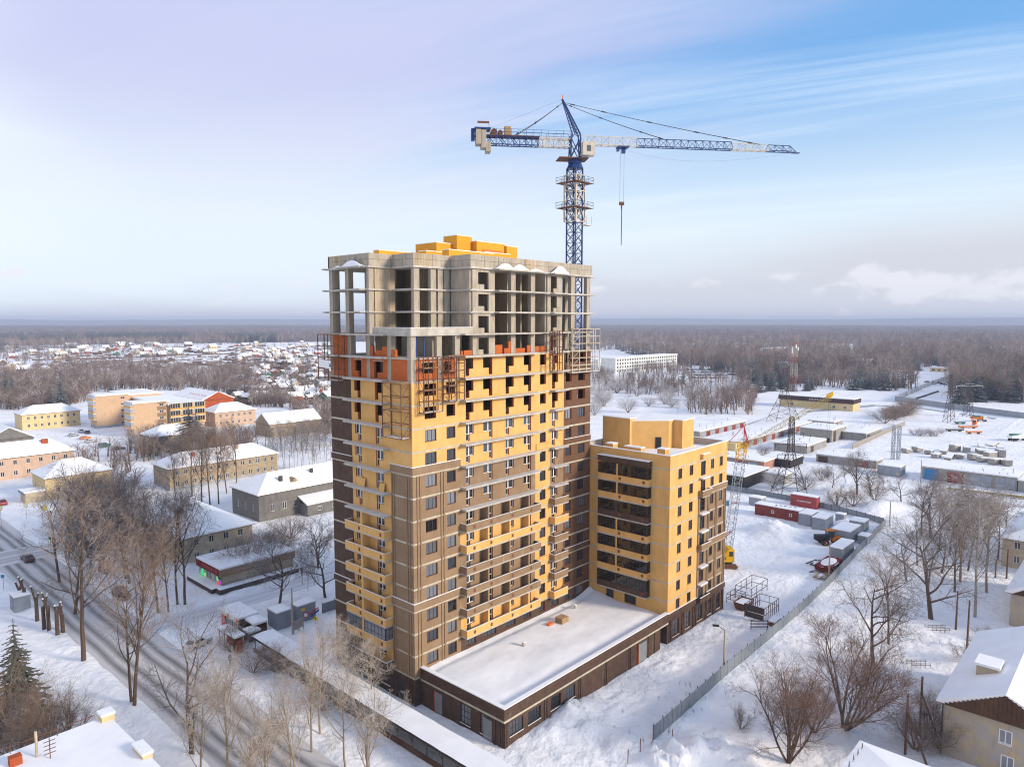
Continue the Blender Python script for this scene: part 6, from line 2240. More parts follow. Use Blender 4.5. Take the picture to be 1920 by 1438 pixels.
# worn white lettering, painted on as raised strokes
mb = MB()
def glyph(y, w, strokes, z0=1.35, s=0.42):
    for (a, b, c, d) in strokes:
        mb.box(136.34, 136.362, y - b * w, y - a * w, z0 + c * s, z0 + d * s)
H_ = [(0, .2, 0, 1), (.8, 1, 0, 1), (.2, .8, .4, .6)]
E_ = [(0, .2, 0, 1), (.2, 1, 0, .2), (.2, 1, .8, 1), (.2, .8, .4, .6)]
O_ = [(0, .2, 0, 1), (.8, 1, 0, 1), (.2, .8, 0, .2), (.2, .8, .8, 1)]
A_ = [(0, .2, 0, 1), (.8, 1, 0, 1), (.2, .8, .8, 1), (.2, .8, .4, .6)]
T_ = [(.4, .6, 0, .8), (0, 1, .8, 1)]
C_ = [(0, .2, 0, 1), (.2, 1, 0, .2), (.2, 1, .8, 1)]
y = 1.9
for g in (T_, C_):
    glyph(y, 0.26, g)
    y -= 0.32
y -= 0.18
for g in (H_, A_, H_, A_, T_, O_, H_, H_, E_):
    glyph(y, 0.27, g)
    y -= 0.34
mb.build('lettering', 'white_paint', ct)['kind'] = 'stuff'
lc = cabin('site_cabin', 'long rust-red site cabin with two small windows and debris on its snowy roof', 'cabin', 120.6, 123.8, -4.8, 6.8, 2.7, 'rust_red')
for y in (2.4, -2.2):
    window(lc, (120.55, y, 1.1), 'L', 0.7, 0.8, 1, 1, 'frame_white', 'glass', 0.12)
mb = MB()
for i in range(5):
    mb.obox((121.6 + 0.3 * i % 1.4, 1.5 - i * 1.1, 3.15), (0.5 * math.cos(i), 0.5 * math.sin(i), 0.05), (0.06, 0.06, 0), (0, 0, 0.06))
mb.build('roof_debris', 'dark_steel', lc)['kind'] = 'stuff'
cabin('site_cabin', 'pale grey site cabin joined to the end of the rust-red cabin', 'cabin', 118.6, 124, -8.3, -5.3, 2.8, 'metal_grey', door='L')
cabin('site_cabin', 'pale grey site cabin, next but one after the rust-red cabin', 'cabin', 117.2, 123, -12.2, -9.0, 2.8, 'metal_grey', door='L')
cabin('site_cabin', 'big grey metal store box behind the wheel loader', 'store', 109.5, 117, -20.2, -16.2, 3.0, 'metal_grey')
cabin('site_cabin', 'small grey cabin with snow roof in the bend of the site fence', 'cabin', 122, 126, -19.5, -16.2, 2.4, 'metal_grey')
cabin('site_cabin', 'grey container with double doors between the loader and the dark red trailer', 'container', 96.6, 104.5, -22.6, -20.0, 2.7, 'metal_grey', door='L')
cabin('site_cabin', 'small dark grey box behind the lattice boom', 'store', 128.5, 131.5, 8.5, 12.0, 2.2, 'plinth_grey')
for i, (x, y, w, d, h, lb) in enumerate(((112.5, -23.0, 3.0, 2.0, 1.8, 'low grey bin under snow outside the big store box'), (126.5, -13.5, 2.0, 2.0, 2.2, 'small pale hut capped with snow behind the two pale cabins'))):
    cabin('storage_bin', lb, 'bin', x, x + w, y, y + d, h, 'plinth_grey')
# dark red trailer
tr = thing('flat_trailer', 'dark red flat trailer piled with snow and long drawbar', 'trailer', (90, -21.8, 0))
MB().box(87.2, 94.6, -23.4, -20.4, 0.55, 1.5).build('bed', 'maroon', tr)
heap(tr, 90.9, -21.9, 3.9, 1.7, 1.4, 0.8)
for x in (88.6, 92.8):
    for y in (-23.5, -20.55):
        MB().bar((x, y, 0.42), (x, y + 0.25, 0.42), 0.45, 0.45, 12).build('wheel', 'tyre', tr)
MB().bar((87.2, -21.2, 0.7), (84.6, -20.2, 0.6), 0.09).bar((87.2, -22.6, 0.7), (84.6, -20.4, 0.6), 0.09).build('drawbar', 'dark_steel', tr)
# pallets / beams in front of it
for i, (x, y, lb) in enumerate(((91.8, -19.0, 'stack of snow-covered steel beams beside the dark red trailer'), (84.6, -22.6, 'pile of loose timber by the site fence near the trailer'))):
    o = thing('beam_stack', lb, 'beams', (x, y, 0))
    for k in range(6):
        a_ = rnd.uniform(-0.2, 0.2)
        MB().obox((x + rnd.uniform(-0.3, 0.3), y - 0.9 + 0.35 * k, 0.35 + 0.12 * (k % 2)), (1.9 * math.cos(a_), 1.9 * math.sin(a_), 0), (0, 0.1, 0), (0, 0, 0.1)).build('beam', 'dark_steel' if i == 0 else 'pale_wood', o)
    heap(o, x, y, 1.4, 0.8, 0.45, 0.25)

# scaffolding frames lying around the site
def frame_cage(label, x0, x1, y0, y1, h, nx, ny, mat='dark_steel', name='steel_frame', cat='frame'):
    o = thing(name, label, cat, ((x0 + x1) / 2, (y0 + y1) / 2, 0))
    up = MB().bar((0, 0, -0.3), (0, 0, h), 0.055).mesh('upright', mat)
    for i in range(nx + 1):
        for j in range(ny + 1):
            if i in (0, nx) or j in (0, ny):
                inst('upright', up, o, (x0 + (x1 - x0) * i / nx, y0 + (y1 - y0) * j / ny, 0))
    mb = MB()
    for z in (h * 0.45, h):
        for y in (y0, y1):
            mb.bar((x0, y, z), (x1, y, z), 0.05)
        for x in (x0, x1):
            mb.bar((x, y0, z), (x, y1, z), 0.05)
    mb.build('rail', mat, o)
    return o
fc = frame_cage('steel railing cage with boarded end standing on the snowy site', 56.8, 63.0, -22.8, -19.4, 2.2, 7, 2)
MB().box(56.72, 56.79, -22.9, -19.3, 1.15, 2.3).box(56.72, 56.79, -22.7, -19.5, 0.1, 0.95).build('end_board', 'dark_steel', fc)
frame_cage('thin grey steel frame standing by the end of the yellow wing', 63.5, 70.5, -17.6, -14.6, 2.4, 3, 1)
frame_cage('low steel frame half buried in snow beside the wing corner', 60.4, 63.4, -16.6, -14.4, 1.6, 2, 1, 'dark_steel')
sk = thing('rubbish_skip', 'rusty brown skip with snow beside the steel railing cage', 'skip', (60.5, -17.6, 0))
mb = MB()
mb.v = [(58.9, -18.6, 0), (61.5, -18.6, 0), (61.5, -16.8, 0), (58.9, -16.8, 0), (58.5, -18.9, 1.3), (61.9, -18.9, 1.3), (61.9, -16.5, 1.3), (58.5, -16.5, 1.3)]
mb.f = [(3, 2, 1, 0), (0, 1, 5, 4), (1, 2, 6, 5), (2, 3, 7, 6), (3, 0, 4, 7)]
mb.build('body', 'rust', sk)
MB().box(58.7, 61.7, -18.7, -16.7, 0.9, 1.15).build('snow_fill', 'roof_snow', sk)
sw_ = thing('sawhorse_rack', 'low rack of three horizontal bars standing in the snow by the fence', 'rack', (53.6, -23.4, 0))
for z in (0.35, 0.85, 1.35):
    MB().obox((53.6, -23.4, z), RIGHT * 1.5, FWD_H * 0.06, (0, 0, 0.07)).build('bar', 'dark_steel', sw_)
for s in (-1, 1):
    p = Vector((53.6, -23.4, 0)) + RIGHT * 1.35 * s
    MB().bar((p.x, p.y, -0.2), (p.x, p.y, 1.5), 0.06).build('leg', 'dark_steel', sw_)
bt = thing('mortar_trough', 'snow-filled mortar trough beside the site fence', 'trough', (57.2, -24.4, 0))
MB().box(56.0, 58.6, -25.1, -23.9, 0.0, 0.6).build('body', 'rust', bt)
MB().box(56.05, 58.55, -25.05, -23.95, 0.601, 0.8).build('snow_fill', 'roof_snow', bt)
# playground benches in the yard on the right: pairs of slatted rails
for (px, py, lb) in ((1722, 1247, 'pair of thin slatted rails in the open snow yard'), (1760, 1181, 'pair of thin slatted rails nearer the bare trees of the yard')):
    p = gp(px, py)
    o = thing('yard_rack', lb, 'rack', (p.x, p.y, 0))
    for s in (-0.6, 0.6):
        q = p + FWD_H * s
        for z in (0.3, 0.55):
            MB().obox((q.x, q.y, z), RIGHT * 1.5, FWD_H * 0.02, (0, 0, 0.03)).build('rail', 'dark_steel', o)
        mb = MB()
        for k in range(5):
            t = q + RIGHT * (-1.4 + 0.7 * k)
            mb.bar((t.x, t.y, -0.2), (t.x, t.y, 0.58), 0.03)
        mb.build('leg', 'dark_steel', o)

# ------------------------------------------------------------------ crawler crane
cr = thing('crawler_crane', 'yellow crawler crane with tall lattice boom and long luffing jib', 'crane', (77.5, -5.2, 0))
ca = Vector((77.5, -5.2, 0))
fx_, fy_ = RIGHT, FWD_H                    # superstructure faces the camera's right
def cv(a, b, z):
    return ca + fx_ * a + fy_ * b + Vector((0, 0, z))
for s in (-1, 1):
    mb = MB()
    prof = [(-2.7, 0.5), (-2.3, 0.05), (2.3, 0.05), (2.7, 0.5), (2.3, 0.95), (-2.3, 0.95)]
    k = len(mb.v)
    for e in (-0.35, 0.35):
        mb.v += [tuple(cv(a, 1.55 * s + e, z)) for a, z in prof]
    mb.f += [tuple(range(6)), tuple(range(11, 5, -1))] + [(i, 6 + i, 6 + (i + 1) % 6, (i + 1) % 6) for i in range(6)]
    mb.build('crawler_track', 'rust', cr, fix=True)
MB().obox(cv(0, 0, 1.1), fx_ * 1.4, fy_ * 1.3, (0, 0, 0.25)).build('turntable', 'black', cr)
mb = MB()
prof = [(-3.6, 1.4), (2.0, 1.4), (2.0, 3.9), (0.9, 4.1), (0.2, 3.2), (-3.0, 2.9), (-3.6, 2.4)]
n = len(prof)
for e in (-1.45, 1.45):
    mb.v += [tuple(cv(a, e, z)) for a, z in prof]
mb.f += [tuple(range(n)), tuple(range(2 * n - 1, n - 1, -1))] + [(i, n + i, n + (i + 1) % n, (i + 1) % n) for i in range(n)]
hs_ = mb.build('machine_house', 'machine_yellow', cr, fix=True)
MB().obox(cv(-1.5, 0, 3.12), fx_ * 1.5, fy_ * 1.35, (0, 0, 0.12)).build('snow_cap', 'roof_snow', hs_)
MB().obox(cv(1.35, -1.46, 3.1), fx_ * 0.4, fy_ * 0.015, (0, 0, 0.5)).build('cab_window', 'glass', hs_)
MB().obox(cv(0.0, -1.46, 2.2), fx_ * 0.25, fy_ * 0.015, (0, 0, 0.25)).build('side_hatch', 'rust', hs_)
BT = cv(4.6, 1.0, 25.6)
mb = MB()
bu = (BT - cv(2.0, 0, 1.8)).normalized()
bs_ = bu.cross(fx_).normalized()
bn = bs_.cross(bu).normalized()
lattice(mb, cv(1.5, 0, 1.8), cv(1.5, 0, 1.8).lerp(BT, 0.86), bn * -1.0, bs_, 1.5, 0.75, 20, 0.06, 0.035)
mb.build('lattice_boom', 'metal_grey', cr)
mb = MB()
lattice(mb, cv(1.5, 0, 1.8).lerp(BT, 0.86), BT, bn * -1.0, bs_, 1.5, 0.75, 4, 0.08, 0.05)
mb.build('boom_head', 'machine_yellow', cr)
JT = BT + RIGHT * 17.6 + FWD_H * 2.0 + Vector((0, 0, 9.6))
mb = MB()
ju = (JT - BT).normalized()
lattice(mb, BT, JT, ju.cross(FWD_H) * -1.0, FWD_H, 0.8, 0.5, 18, 0.04, 0.022)
mb.build('luffing_jib', 'lattice_yellow', cr)
MB().obox(JT, ju * 0.7, FWD_H * 0.3, (0, 0, 0.4)).build('jib_head', 'machine_yellow', cr)
AT = BT + Vector((0, 0, 3.6)) - RIGHT * 0.6
mb = MB()
for s in (-0.5, 0.5):
    mb.bar(BT + FWD_H * s + RIGHT * 0.3, AT, 0.08)
    mb.bar(BT + FWD_H * s - RIGHT * 0.4, AT, 0.07)
BK_ = BT - RIGHT * 3.6 - Vector((0, 0, -0.2))
mb.bar(AT, BK_, 0.07).bar(BT, BK_, 0.06)
mb.build('jib_strut', 'crane_red', cr)
mb = MB()
for t in (0.65, 0.8, 1.0):
    mb.bar(AT, BT.lerp(JT, t) + Vector((0, 0, 0.6)), 0.025)
for dx in (-0.2, 0.2):
    mb.bar(BK_ + RIGHT * dx, cv(-3.0, dx, 3.2), 0.02)
    mb.bar(JT + RIGHT * dx, JT + RIGHT * dx - Vector((0, 0, 9.0)), 0.02)
mb.build('rope', 'cable', cr)
MB().obox(JT - Vector((0, 0, 9.4)), RIGHT * 0.25, FWD_H * 0.2, (0, 0, 0.5)).build('hook_block', 'black', cr)
mb = MB()
for s in (-0.5, 0.5):
    mb.bar(cv(-2.9, s, 2.9), cv(1.7, s * 0.6, 7.6), 0.09)
mb.build('backstay_leg', 'crane_red', cr)
p = cv(0.6, 0, 16.2)
bx_ = MB().obox(BT.lerp(cv(1.5, 0, 1.8), 0.52) - RIGHT * 2.6, RIGHT * 1.0, FWD_H * 0.5, (0, 0, 0.7)).build('hoist_box', 'white_paint', cr)
MB().obox(BT.lerp(cv(1.5, 0, 1.8), 0.52) - RIGHT * 2.6 - FWD_H * 0.51 + Vector((0, 0, 0.1)), RIGHT * 0.6, FWD_H * 0.01, (0, 0, 0.5)).build('box_panel', 'door_blue', bx_)
MB().bar(BT.lerp(cv(1.5, 0, 1.8), 0.52) - RIGHT * 1.6, BT.lerp(cv(1.5, 0, 1.8), 0.52), 0.06).build('box_arm', 'crane_red', cr)

# ------------------------------------------------------------------ wheel loader
wl = thing('wheel_loader', 'orange and black wheel loader beside the big grey store box', 'loader', (107, -17.0, 0))
la = Vector((107.4, -16.6, 0))
def lv(a, b, z):
    return la + RIGHT * a + FWD_H * b + Vector((0, 0, z))
for a in (-1.5, 1.5):
    for b in (-1.1, 1.1):
        w_ = MB().bar(lv(a, b - 0.28, 0.75), lv(a, b + 0.28, 0.75), 0.78, 0.78, 16).build('wheel', 'tyre', wl)
        MB().bar(lv(a, b - 0.3, 0.75), lv(a, b + 0.3, 0.75), 0.38, 0.38, 10).build('rim', 'machine_orange', w_)
MB().obox(lv(-1.9, 0, 1.7), RIGHT * 1.5, FWD_H * 0.8, (0, 0, 0.55)).build('engine_cover', 'black', wl)
MB().obox(lv(1.3, 0, 1.4), RIGHT * 1.0, FWD_H * 0.7, (0, 0, 0.45)).build('front_frame', 'machine_orange', wl)
cb_ = MB().obox(lv(-0.1, 0, 2.6), RIGHT * 0.75, FWD_H * 0.75, (0, 0, 0.75)).build('cab', 'glass', wl)
MB().obox(lv(-0.1, 0, 3.42), RIGHT * 0.85, FWD_H * 0.85, (0, 0, 0.07)).build('cab_roof', 'machine_orange', cb_)
for b in (-0.6, 0.6):
    MB().bar(lv(1.0, b, 2.0), lv(3.4, b, 1.0), 0.16, 0.14).build('lift_arm', 'machine_orange', wl)
mb = MB()
mb.obox(lv(3.9, 0, 0.35), RIGHT * 0.6, FWD_H * 1.4, (0, 0, 0.06)).obox(lv(3.4, 0, 0.75), RIGHT * 0.06, FWD_H * 1.4, (0, 0, 0.45))
mb.build('bucket', 'machine_orange', wl)

# ------------------------------------------------------------------ pylons and masts
def pylon(label, px, py, pt, bw, arms, mat='dark_steel', name='power_pylon', cat='pylon', tw=0.5, n=9, striped=False, waist=0.55):
    p = gp(px, py)
    h = z_at(p, pt)
    o = thing(name, label, cat, (p.x, p.y, 0))
    def w_at(t):
        return bw * (1 - t / waist) + tw * 1.6 * (t / waist) if t < waist else tw * 1.6 * (1 - (t - waist) / (1 - waist)) + tw * (t - waist) / (1 - waist)
    zs = [0]
    for i in range(1, n + 1):
        zs.append(1 - (1 - i / n) ** 1.25)
    lw = 0.07 if striped else 0.11

    def seg(mb, i):
        t0, t1 = zs[i], zs[i + 1]
        w0, w1 = w_at(t0), w_at(t1)
        cs0 = [Vector((p.x, p.y, t0 * h)) + RIGHT * (w0 * a) + FWD_H * (w0 * b) for a, b in ((-1, -1), (1, -1), (1, 1), (-1, 1))]
        cs1 = [Vector((p.x, p.y, t1 * h)) + RIGHT * (w1 * a) + FWD_H * (w1 * b) for a, b in ((-1, -1), (1, -1), (1, 1), (-1, 1))]
        for k in range(4):
            mb.bar(cs0[k], cs1[k], lw)
            mb.bar(cs0[k], cs1[(k + 1) % 4], lw * 0.5, cap=False)
            mb.bar(cs0[(k + 1) % 4], cs1[k], lw * 0.5, cap=False)
            mb.bar(cs1[k], cs1[(k + 1) % 4], lw * 0.5, cap=False)
    if striped:
        for i in range(n):
            mb = MB()
            seg(mb, i)
            mb.build('mast_section', 'crane_red' if i % 3 == (n - 1) % 3 else 'crane_white', o)
    else:
        mb = MB()
        for i in range(n):
            seg(mb, i)
        mb.build('lattice_body', mat, o)
    for (t, L, m) in arms:
        mb = MB()
        for s in (-1, 1):
            for b in (-0.3, 0.3):
                mb.bar(Vector((p.x, p.y, t * h)) + FWD_H * b, Vector((p.x, p.y, t * h)) + RIGHT * L * s, 0.06)
            mb.bar(Vector((p.x, p.y, t * h + 1.3)), Vector((p.x, p.y, t * h)) + RIGHT * L * s, 0.05)
            q = Vector((p.x, p.y, t * h)) + RIGHT * L * s
            mb.bar(q, q - Vector((0, 0, 1.4)), 0.09)
        mb.build('cross_arm', m or mat, o)
    return o, p, h
pylon('great black anchor pylon with spreading legs behind the red container', 1480, 928, 782, 4.0, ((0.66, 4.5, None), (0.80, 3.6, None), (0.52, 3.8, None)), n=10)
pylon('dark lattice pylon in front of the red and white mast', 1469, 794, 690, 6.5, ((0.72, 5.0, None), (0.86, 4.0, None)), n=10, tw=0.9)
o, p, h = pylon('red and white striped telecom mast above the yellow roadside hall', 1487, 750, 642, 2.2, (), n=9, striped=True, name='telecom_mast', cat='mast', tw=0.75, waist=0.9)
for k in range(5):
    a_ = k * 1.3
    MB().obox((p.x + 1.9 * math.cos(a_), p.y + 1.9 * math.sin(a_), h - 2.5 - (k % 3) * 1.6), (0.35, 0, 0), (0, 0.25, 0), (0, 0, 1.1)).build('antenna', 'white_paint', o)
pylon('brown lattice pylon beside the machine yard and grey wall', 1779, 792, 702, 2.0, ((0.60, 4.2, None), (0.8, 3.2, None)), 'dark_steel', n=9, tw=0.5)
pylon('brown lattice pylon with long snowy top bar behind the machine yard', 1815, 781, 722, 1.8, ((0.97, 7.0, 'white_paint'),), 'dark_steel', n=7, tw=0.7)
lm = thing('lattice_mast', 'pale grey twin-column lattice mast among the snowed-in scrap', 'mast', (gp(1680, 862).x, gp(1680, 862).y, 0))
p = gp(1680, 862)
for s in (-1, 1):
    mb = MB()
    q = p + RIGHT * 1.0 * s
    lattice(mb, (q.x, q.y, -0.3), (q.x, q.y, 12.4), FWD_H, RIGHT, 0.8, 0.45, 12, 0.10, 0.05)
    mb.build('lattice_column', 'metal_grey', lm)
mb = MB()
for z in (3, 6, 9, 12):
    mb.bar(Vector((p.x, p.y, z)) - RIGHT, Vector((p.x, p.y, z)) + RIGHT, 0.08)
mb.build('cross_tie', 'metal_grey', lm)

# walls and fences far right
panel_fence('boundary_wall', 'pale concrete panel wall running from the garages to the red scrub', [tuple(gp(1598, 842).xy), tuple(gp(1697, 797).xy)], 2.2, 'fence_concrete', 4.0, 'fence_concrete', th=0.08)
panel_fence('boundary_wall', 'long grey concrete wall along the far road', [tuple(gp(1678, 752).xy), tuple(gp(1790, 768).xy), tuple(gp(1925, 786).xy)], 3.4, 'plinth_grey', 5.0, 'plinth_grey', th=0.08)
panel_fence('boundary_wall', 'grey wall climbing from the far road towards the parked cars', [tuple(gp(1678, 752).xy), tuple(gp(1745, 722).xy), tuple(gp(1800, 703).xy)], 3.2, 'plinth_grey', 6.0, 'plinth_grey', th=0.08)
panel_fence('mesh_fence', 'thin fence of posts in the snow behind the grey wall', [tuple(gp(1715, 750).xy), tuple(gp(1760, 735).xy)], 1.4, 'dark_steel', 6.0, 'dark_steel')
ribbon('far_road', [gp(x_, y_) for x_, y_ in ((1380, 770), (1460, 776), (1560, 768), (1640, 760), (1730, 766), (1830, 780), (1940, 795))], 3.0, 0.04, 'far_road_mat')
ribbon('yellow_pipeline_track', [gp(x_, y_) for x_, y_ in ((1780, 922), (1850, 928), (1930, 937))], 0.5, 0.35, 'far_road_mat')
pl2 = MB()
pts = [gp(x_, y_) + Vector((0, 0, 0.7)) for x_, y_ in ((1775, 920), (1850, 928), (1935, 938))]
pl2.path(pts, 0.28, 8)
tag(pl2.build('gas_pipe', 'lattice_yellow'), 'yellow pipe on short supports before the garages with coloured doors', 'pipe')

# concrete scrap yard
yards = [(1770, 850, 4, 1.8), (1790, 846, 3.5, 2.4), (1800, 858, 5, 1.2), (1828, 862, 4, 2.0), (1848, 866, 5, 1.6), (1866, 870, 5, 2.0), (1875, 855, 6, 2.6), (1742, 850, 4, 1.2), (1720, 846, 4, 1.5), (1700, 848, 3, 1.3), (1812, 848, 3, 2.2), (1857, 858, 4, 2.2), (1885, 872, 4, 1.8), (1838, 850, 5, 1.5), (1780, 860, 5, 1.3), (1755, 858, 3, 1.6), (1840, 838, 4, 1.0), (1862, 835, 5, 0.9), (1875, 842, 3, 1.1)]
for i, (px, py, L, h) in enumerate(yards):
    p = gp(px, py)
    o = thing('concrete_block', 'snow-capped concrete casting dumped behind the garages with coloured doors', 'concrete block', (p.x, p.y, 0), 'concrete castings in the scrap yard')
    a_ = rnd.uniform(-0.6, 0.6)
    L *= 1.35
    ax_, ay_ = Vector((math.cos(a_), math.sin(a_), rnd.uniform(-0.22, 0.22))), Vector((-math.sin(a_), math.cos(a_), 0))
    b_ = MB().obox((p.x, p.y, h / 2 - 0.1), ax_ * L / 2, ay_ * 1.1, (0, 0, h / 2)).build('casting', 'block_grey', o)
    MB().obox((p.x, p.y, h + 0.05), ax_ * L / 2.05, ay_ * 1.05, (0, 0, 0.14)).build('snow_cap', 'roof_snow', b_)

# ------------------------------------------------------------------ vehicles
def car_proto(kind):
    """car along +x, centred at origin on z=0 -> dict of meshes"""
    if kind == 'suv':
        L, W, H = 4.6, 1.85, 1.75
        low = [(-2.3, 0.35), (2.3, 0.35), (2.3, 0.75), (2.15, 0.98), (1.1, 1.06), (-2.25, 1.06), (-2.3, 0.8)]
        cab = [(-2.2, 1.06), (1.15, 1.06), (0.55, 1.68), (-1.9, 1.72)]
    else:
        L, W, H = 4.4, 1.72, 1.42
        low = [(-2.2, 0.28), (2.2, 0.28), (2.22, 0.6), (2.0, 0.8), (1.0, 0.9), (-1.5, 0.92), (-2.15, 0.86), (-2.22, 0.6)]
        cab = [(-1.75, 0.92), (1.05, 0.9), (0.35, 1.38), (-1.05, 1.42)]
    b = MB().yprism(low, -W / 2, W / 2)
    k = len(b.v)
    # cabin narrows to the roof
    nn = len(cab)
    for s in (-1, 1):
        b.v += [(x, s * (W / 2 - (0.04 if z < 1.1 else 0.2)), z) for x, z in cab]
    b.f += [tuple(k + i for i in range(nn)), tuple(k + nn + i for i in reversed(range(nn)))]
    b.f += [(k + i, k + nn + i, k + nn + (i + 1) % nn, k + (i + 1) % nn) for i in range(nn)]
    g = MB()
    (x0, z0), (x1, z1), (x2, z2), (x3, z3) = cab
    def mixp(t, u):
        xa, xb = x0 + (x1 - x0) * t, x3 + (x2 - x3) * t
        return xa + (xb - xa) * u, (z0 + (z1 - z0) * t) + ((z3 + (z2 - z3) * t) - (z0 + (z1 - z0) * t)) * u
    for s in (-1, 1):
        for t0, t1 in ((0.12, 0.48), (0.52, 0.9)):
            q = []
            for t, u in ((t0, 0.15), (t1, 0.15), (t1, 0.88), (t0, 0.88)):
                x, z = mixp(t, u)
                q.append((x, s * (W / 2 - 0.035 - 0.16 * u), z))
            g.quad(*(q if s < 0 else q[::-1]))
    for xa, za, xb, zb, e in ((x1, z1, x2, z2, 0.015), (x0, z0, x3, z3, -0.015)):
        q = []
        for u, w_ in ((0.12, -0.4), (0.12, 0.4), (0.9, 0.36), (0.9, -0.36)):
            q.append((xa + (xb - xa) * u + e, w_ * W, za + (zb - za) * u + 0.012))
        g.quad(*(q if e > 0 else q[::-1]))
    return b, g, L, W
CARM = {}
def car(label, p, ang, kind='sedan', mat='car_white', group=None, snow=False, name='parked_car'):
    key = (kind, mat)
    if key not in CARM:
        b, g, L, W = car_proto(kind)
        bm_ = b.mesh('body', mat, fix=True)
        gm_ = g.mesh('car_glass', 'glass')
        wh = MB().bar((0, -0.11, 0), (0, 0.11, 0), 0.33, 0.33, 14).mesh('wheel', 'tyre')
        rim = MB().bar((0, -0.118, 0), (0, 0.118, 0), 0.19, 0.19, 10).mesh('rim', 'metal_grey')
        hl_ = MB().box(2.13, 2.235, -0.14, 0.14, 0.58, 0.72).mesh('headlight', 'white_paint')
        tl_ = MB().box(-2.235, -2.15, -0.14, 0.14, 0.62, 0.78).mesh('tail_light', 'sign_red')
        CARM[key] = (bm_, gm_, wh, rim, hl_, tl_, L, W)
    bm_, gm_, wh, rim, hl_, tl_, L, W = CARM[key]
    z = max(-0.05, gz(p[0], p[1]) - 0.03)
    o = thing(name, label, 'car', (p[0], p[1], z), group, ang)
    b_ = child('body', bm_, o)
    child('car_glass', gm_, o)
    for x in (-L / 2 + 0.85, L / 2 - 0.85):
        for y in (-W / 2 + 0.08, W / 2 - 0.08):
            w_ = child('wheel', wh, o)
            w_.location = (x, y, 0.33)
            child('rim', rim, w_)
    for y in (-0.6, 0.6):
        child('headlight', hl_, o).location = (0.06 if kind == 'suv' else 0, y, 0.05)
        child('tail_light', tl_, o).location = (-0.08 if kind == 'suv' else 0, y, 0.05)
    if snow:
        zt = 1.73 if kind == 'suv' else 1.42
        s_ = MB().box(-1.6 if kind == 'suv' else -1.0, 0.4, -0.55, 0.55, zt, zt + 0.1).build('snow_cap', 'roof_snow', None)
        s_.parent = o
    return o
VA = math.pi / 2
car('white sedan parked beside the bus shelter', gp(371, 1214), R(20), 'sedan', 'car_white')
car('black off-road car driving along the tree-lined street', gp(228, 1124), VA + R(180), 'suv', 'car_dark', name='moving_car')
car('dirty brown car on the street near the crossing', gp(52, 1050), VA, 'sedan', 'car_brown', name='moving_car')
car('dark red car at the crossing beyond the yellow sign', gp(4, 945), VA, 'sedan', 'car_red', name='moving_car')
car('silver car with snow on its roof, first of two by the stepped beige flats', gp(152, 811), R(80), 'suv', 'car_silver', 'cars in the snowy yard of the flats', True)
car('dark car parked close beside the silver car by the stepped flats', gp(164, 813), R(80), 'suv', 'car_dark', 'cars in the snowy yard of the flats', True)
car('orange car in the snowy yard of the beige flats', gp(160, 823), R(10), 'sedan', 'car_orange', 'cars in the snowy yard of the flats')
car('snowed-in grey car next to the orange car', gp(170, 829), R(10), 'sedan', 'car_silver', 'cars in the snowy yard of the flats', True)
car('dark green van-like car in the middle of the snowy yard', gp(196, 838), R(15), 'suv', 'truck_green', 'cars in the snowy yard of the flats')
car('low dark car parked by the tan house screened by trees', gp(223, 843), R(5), 'sedan', 'car_dark', 'cars in the snowy yard of the flats')
car('grey car half hidden behind the yellow school house shrubs', gp(138, 818), R(20), 'sedan', 'car_silver', 'cars in the snowy yard of the flats', True)
carmats = ('car_dark', 'car_silver', 'car_white', 'car_blue', 'car_dark')
for r_ in range(4):
    for i in range(9):
        p = gp(1288 + i * 8 + r_ * 4, 694 + r_ * 5.2)
        car('snow-dusted car in the crowded car park before the woods', p, R(100), 'sedan' if (i + r_) % 3 else 'suv', carmats[(i * 3 + r_) % 5], 'cars in the far car park', True)
for i in range(8):
    p = gp(1738 + i * 6, 717 + (i % 3) * 2)
    car('snowy car parked behind the grey walls near the far hut', p, R(80), 'sedan', carmats[i % 5], 'cars behind the grey walls', True)
def truck(label, p, ang, bed, cabm):
    o = thing('dump_truck', label, 'truck', (p[0], p[1], 0), None, ang)
    BASE[o.name] = (0, 0, 0)
    MB().box(-3.4, 3.2, -0.5, 0.5, 0.7, 1.0).build('chassis', 'black', o)
    b_ = MB().yprism([(-3.6, 1.3), (1.0, 1.1), (1.2, 2.6), (-3.9, 2.2)], -1.2, 1.2).build('cargo_bed', bed, o, fix=True)
    MB().box(-3.0, 0.2, -0.9, 0.9, 2.3, 3.0).build('load', 'truck_green', b_)
    c_ = MB().yprism([(1.4, 0.9), (3.4, 0.9), (3.4, 1.9), (3.0, 2.9), (1.4, 2.9)], -1.15, 1.15).build('cab', cabm, o, fix=True)
    MB().quad((3.37, -1.0, 2.0), (3.37, 1.0, 2.0), (3.06, 0.95, 2.8), (3.06, -0.95, 2.8)).build('windscreen', 'glass', c_)
    for x in (-2.6, -1.3, 2.4):
        for y in (-1.1, 1.1):
            MB().bar((x, y - 0.18, 0.5), (x, y + 0.18, 0.5), 0.52, 0.52, 14).build('wheel', 'tyre', o)
    return o
ang_r = math.atan2(RIGHT.y, RIGHT.x)
truck('orange dump truck with green load and white cab in the machine yard', gp(1836, 790), ang_r - 0.2, 'machine_orange', 'white_paint')
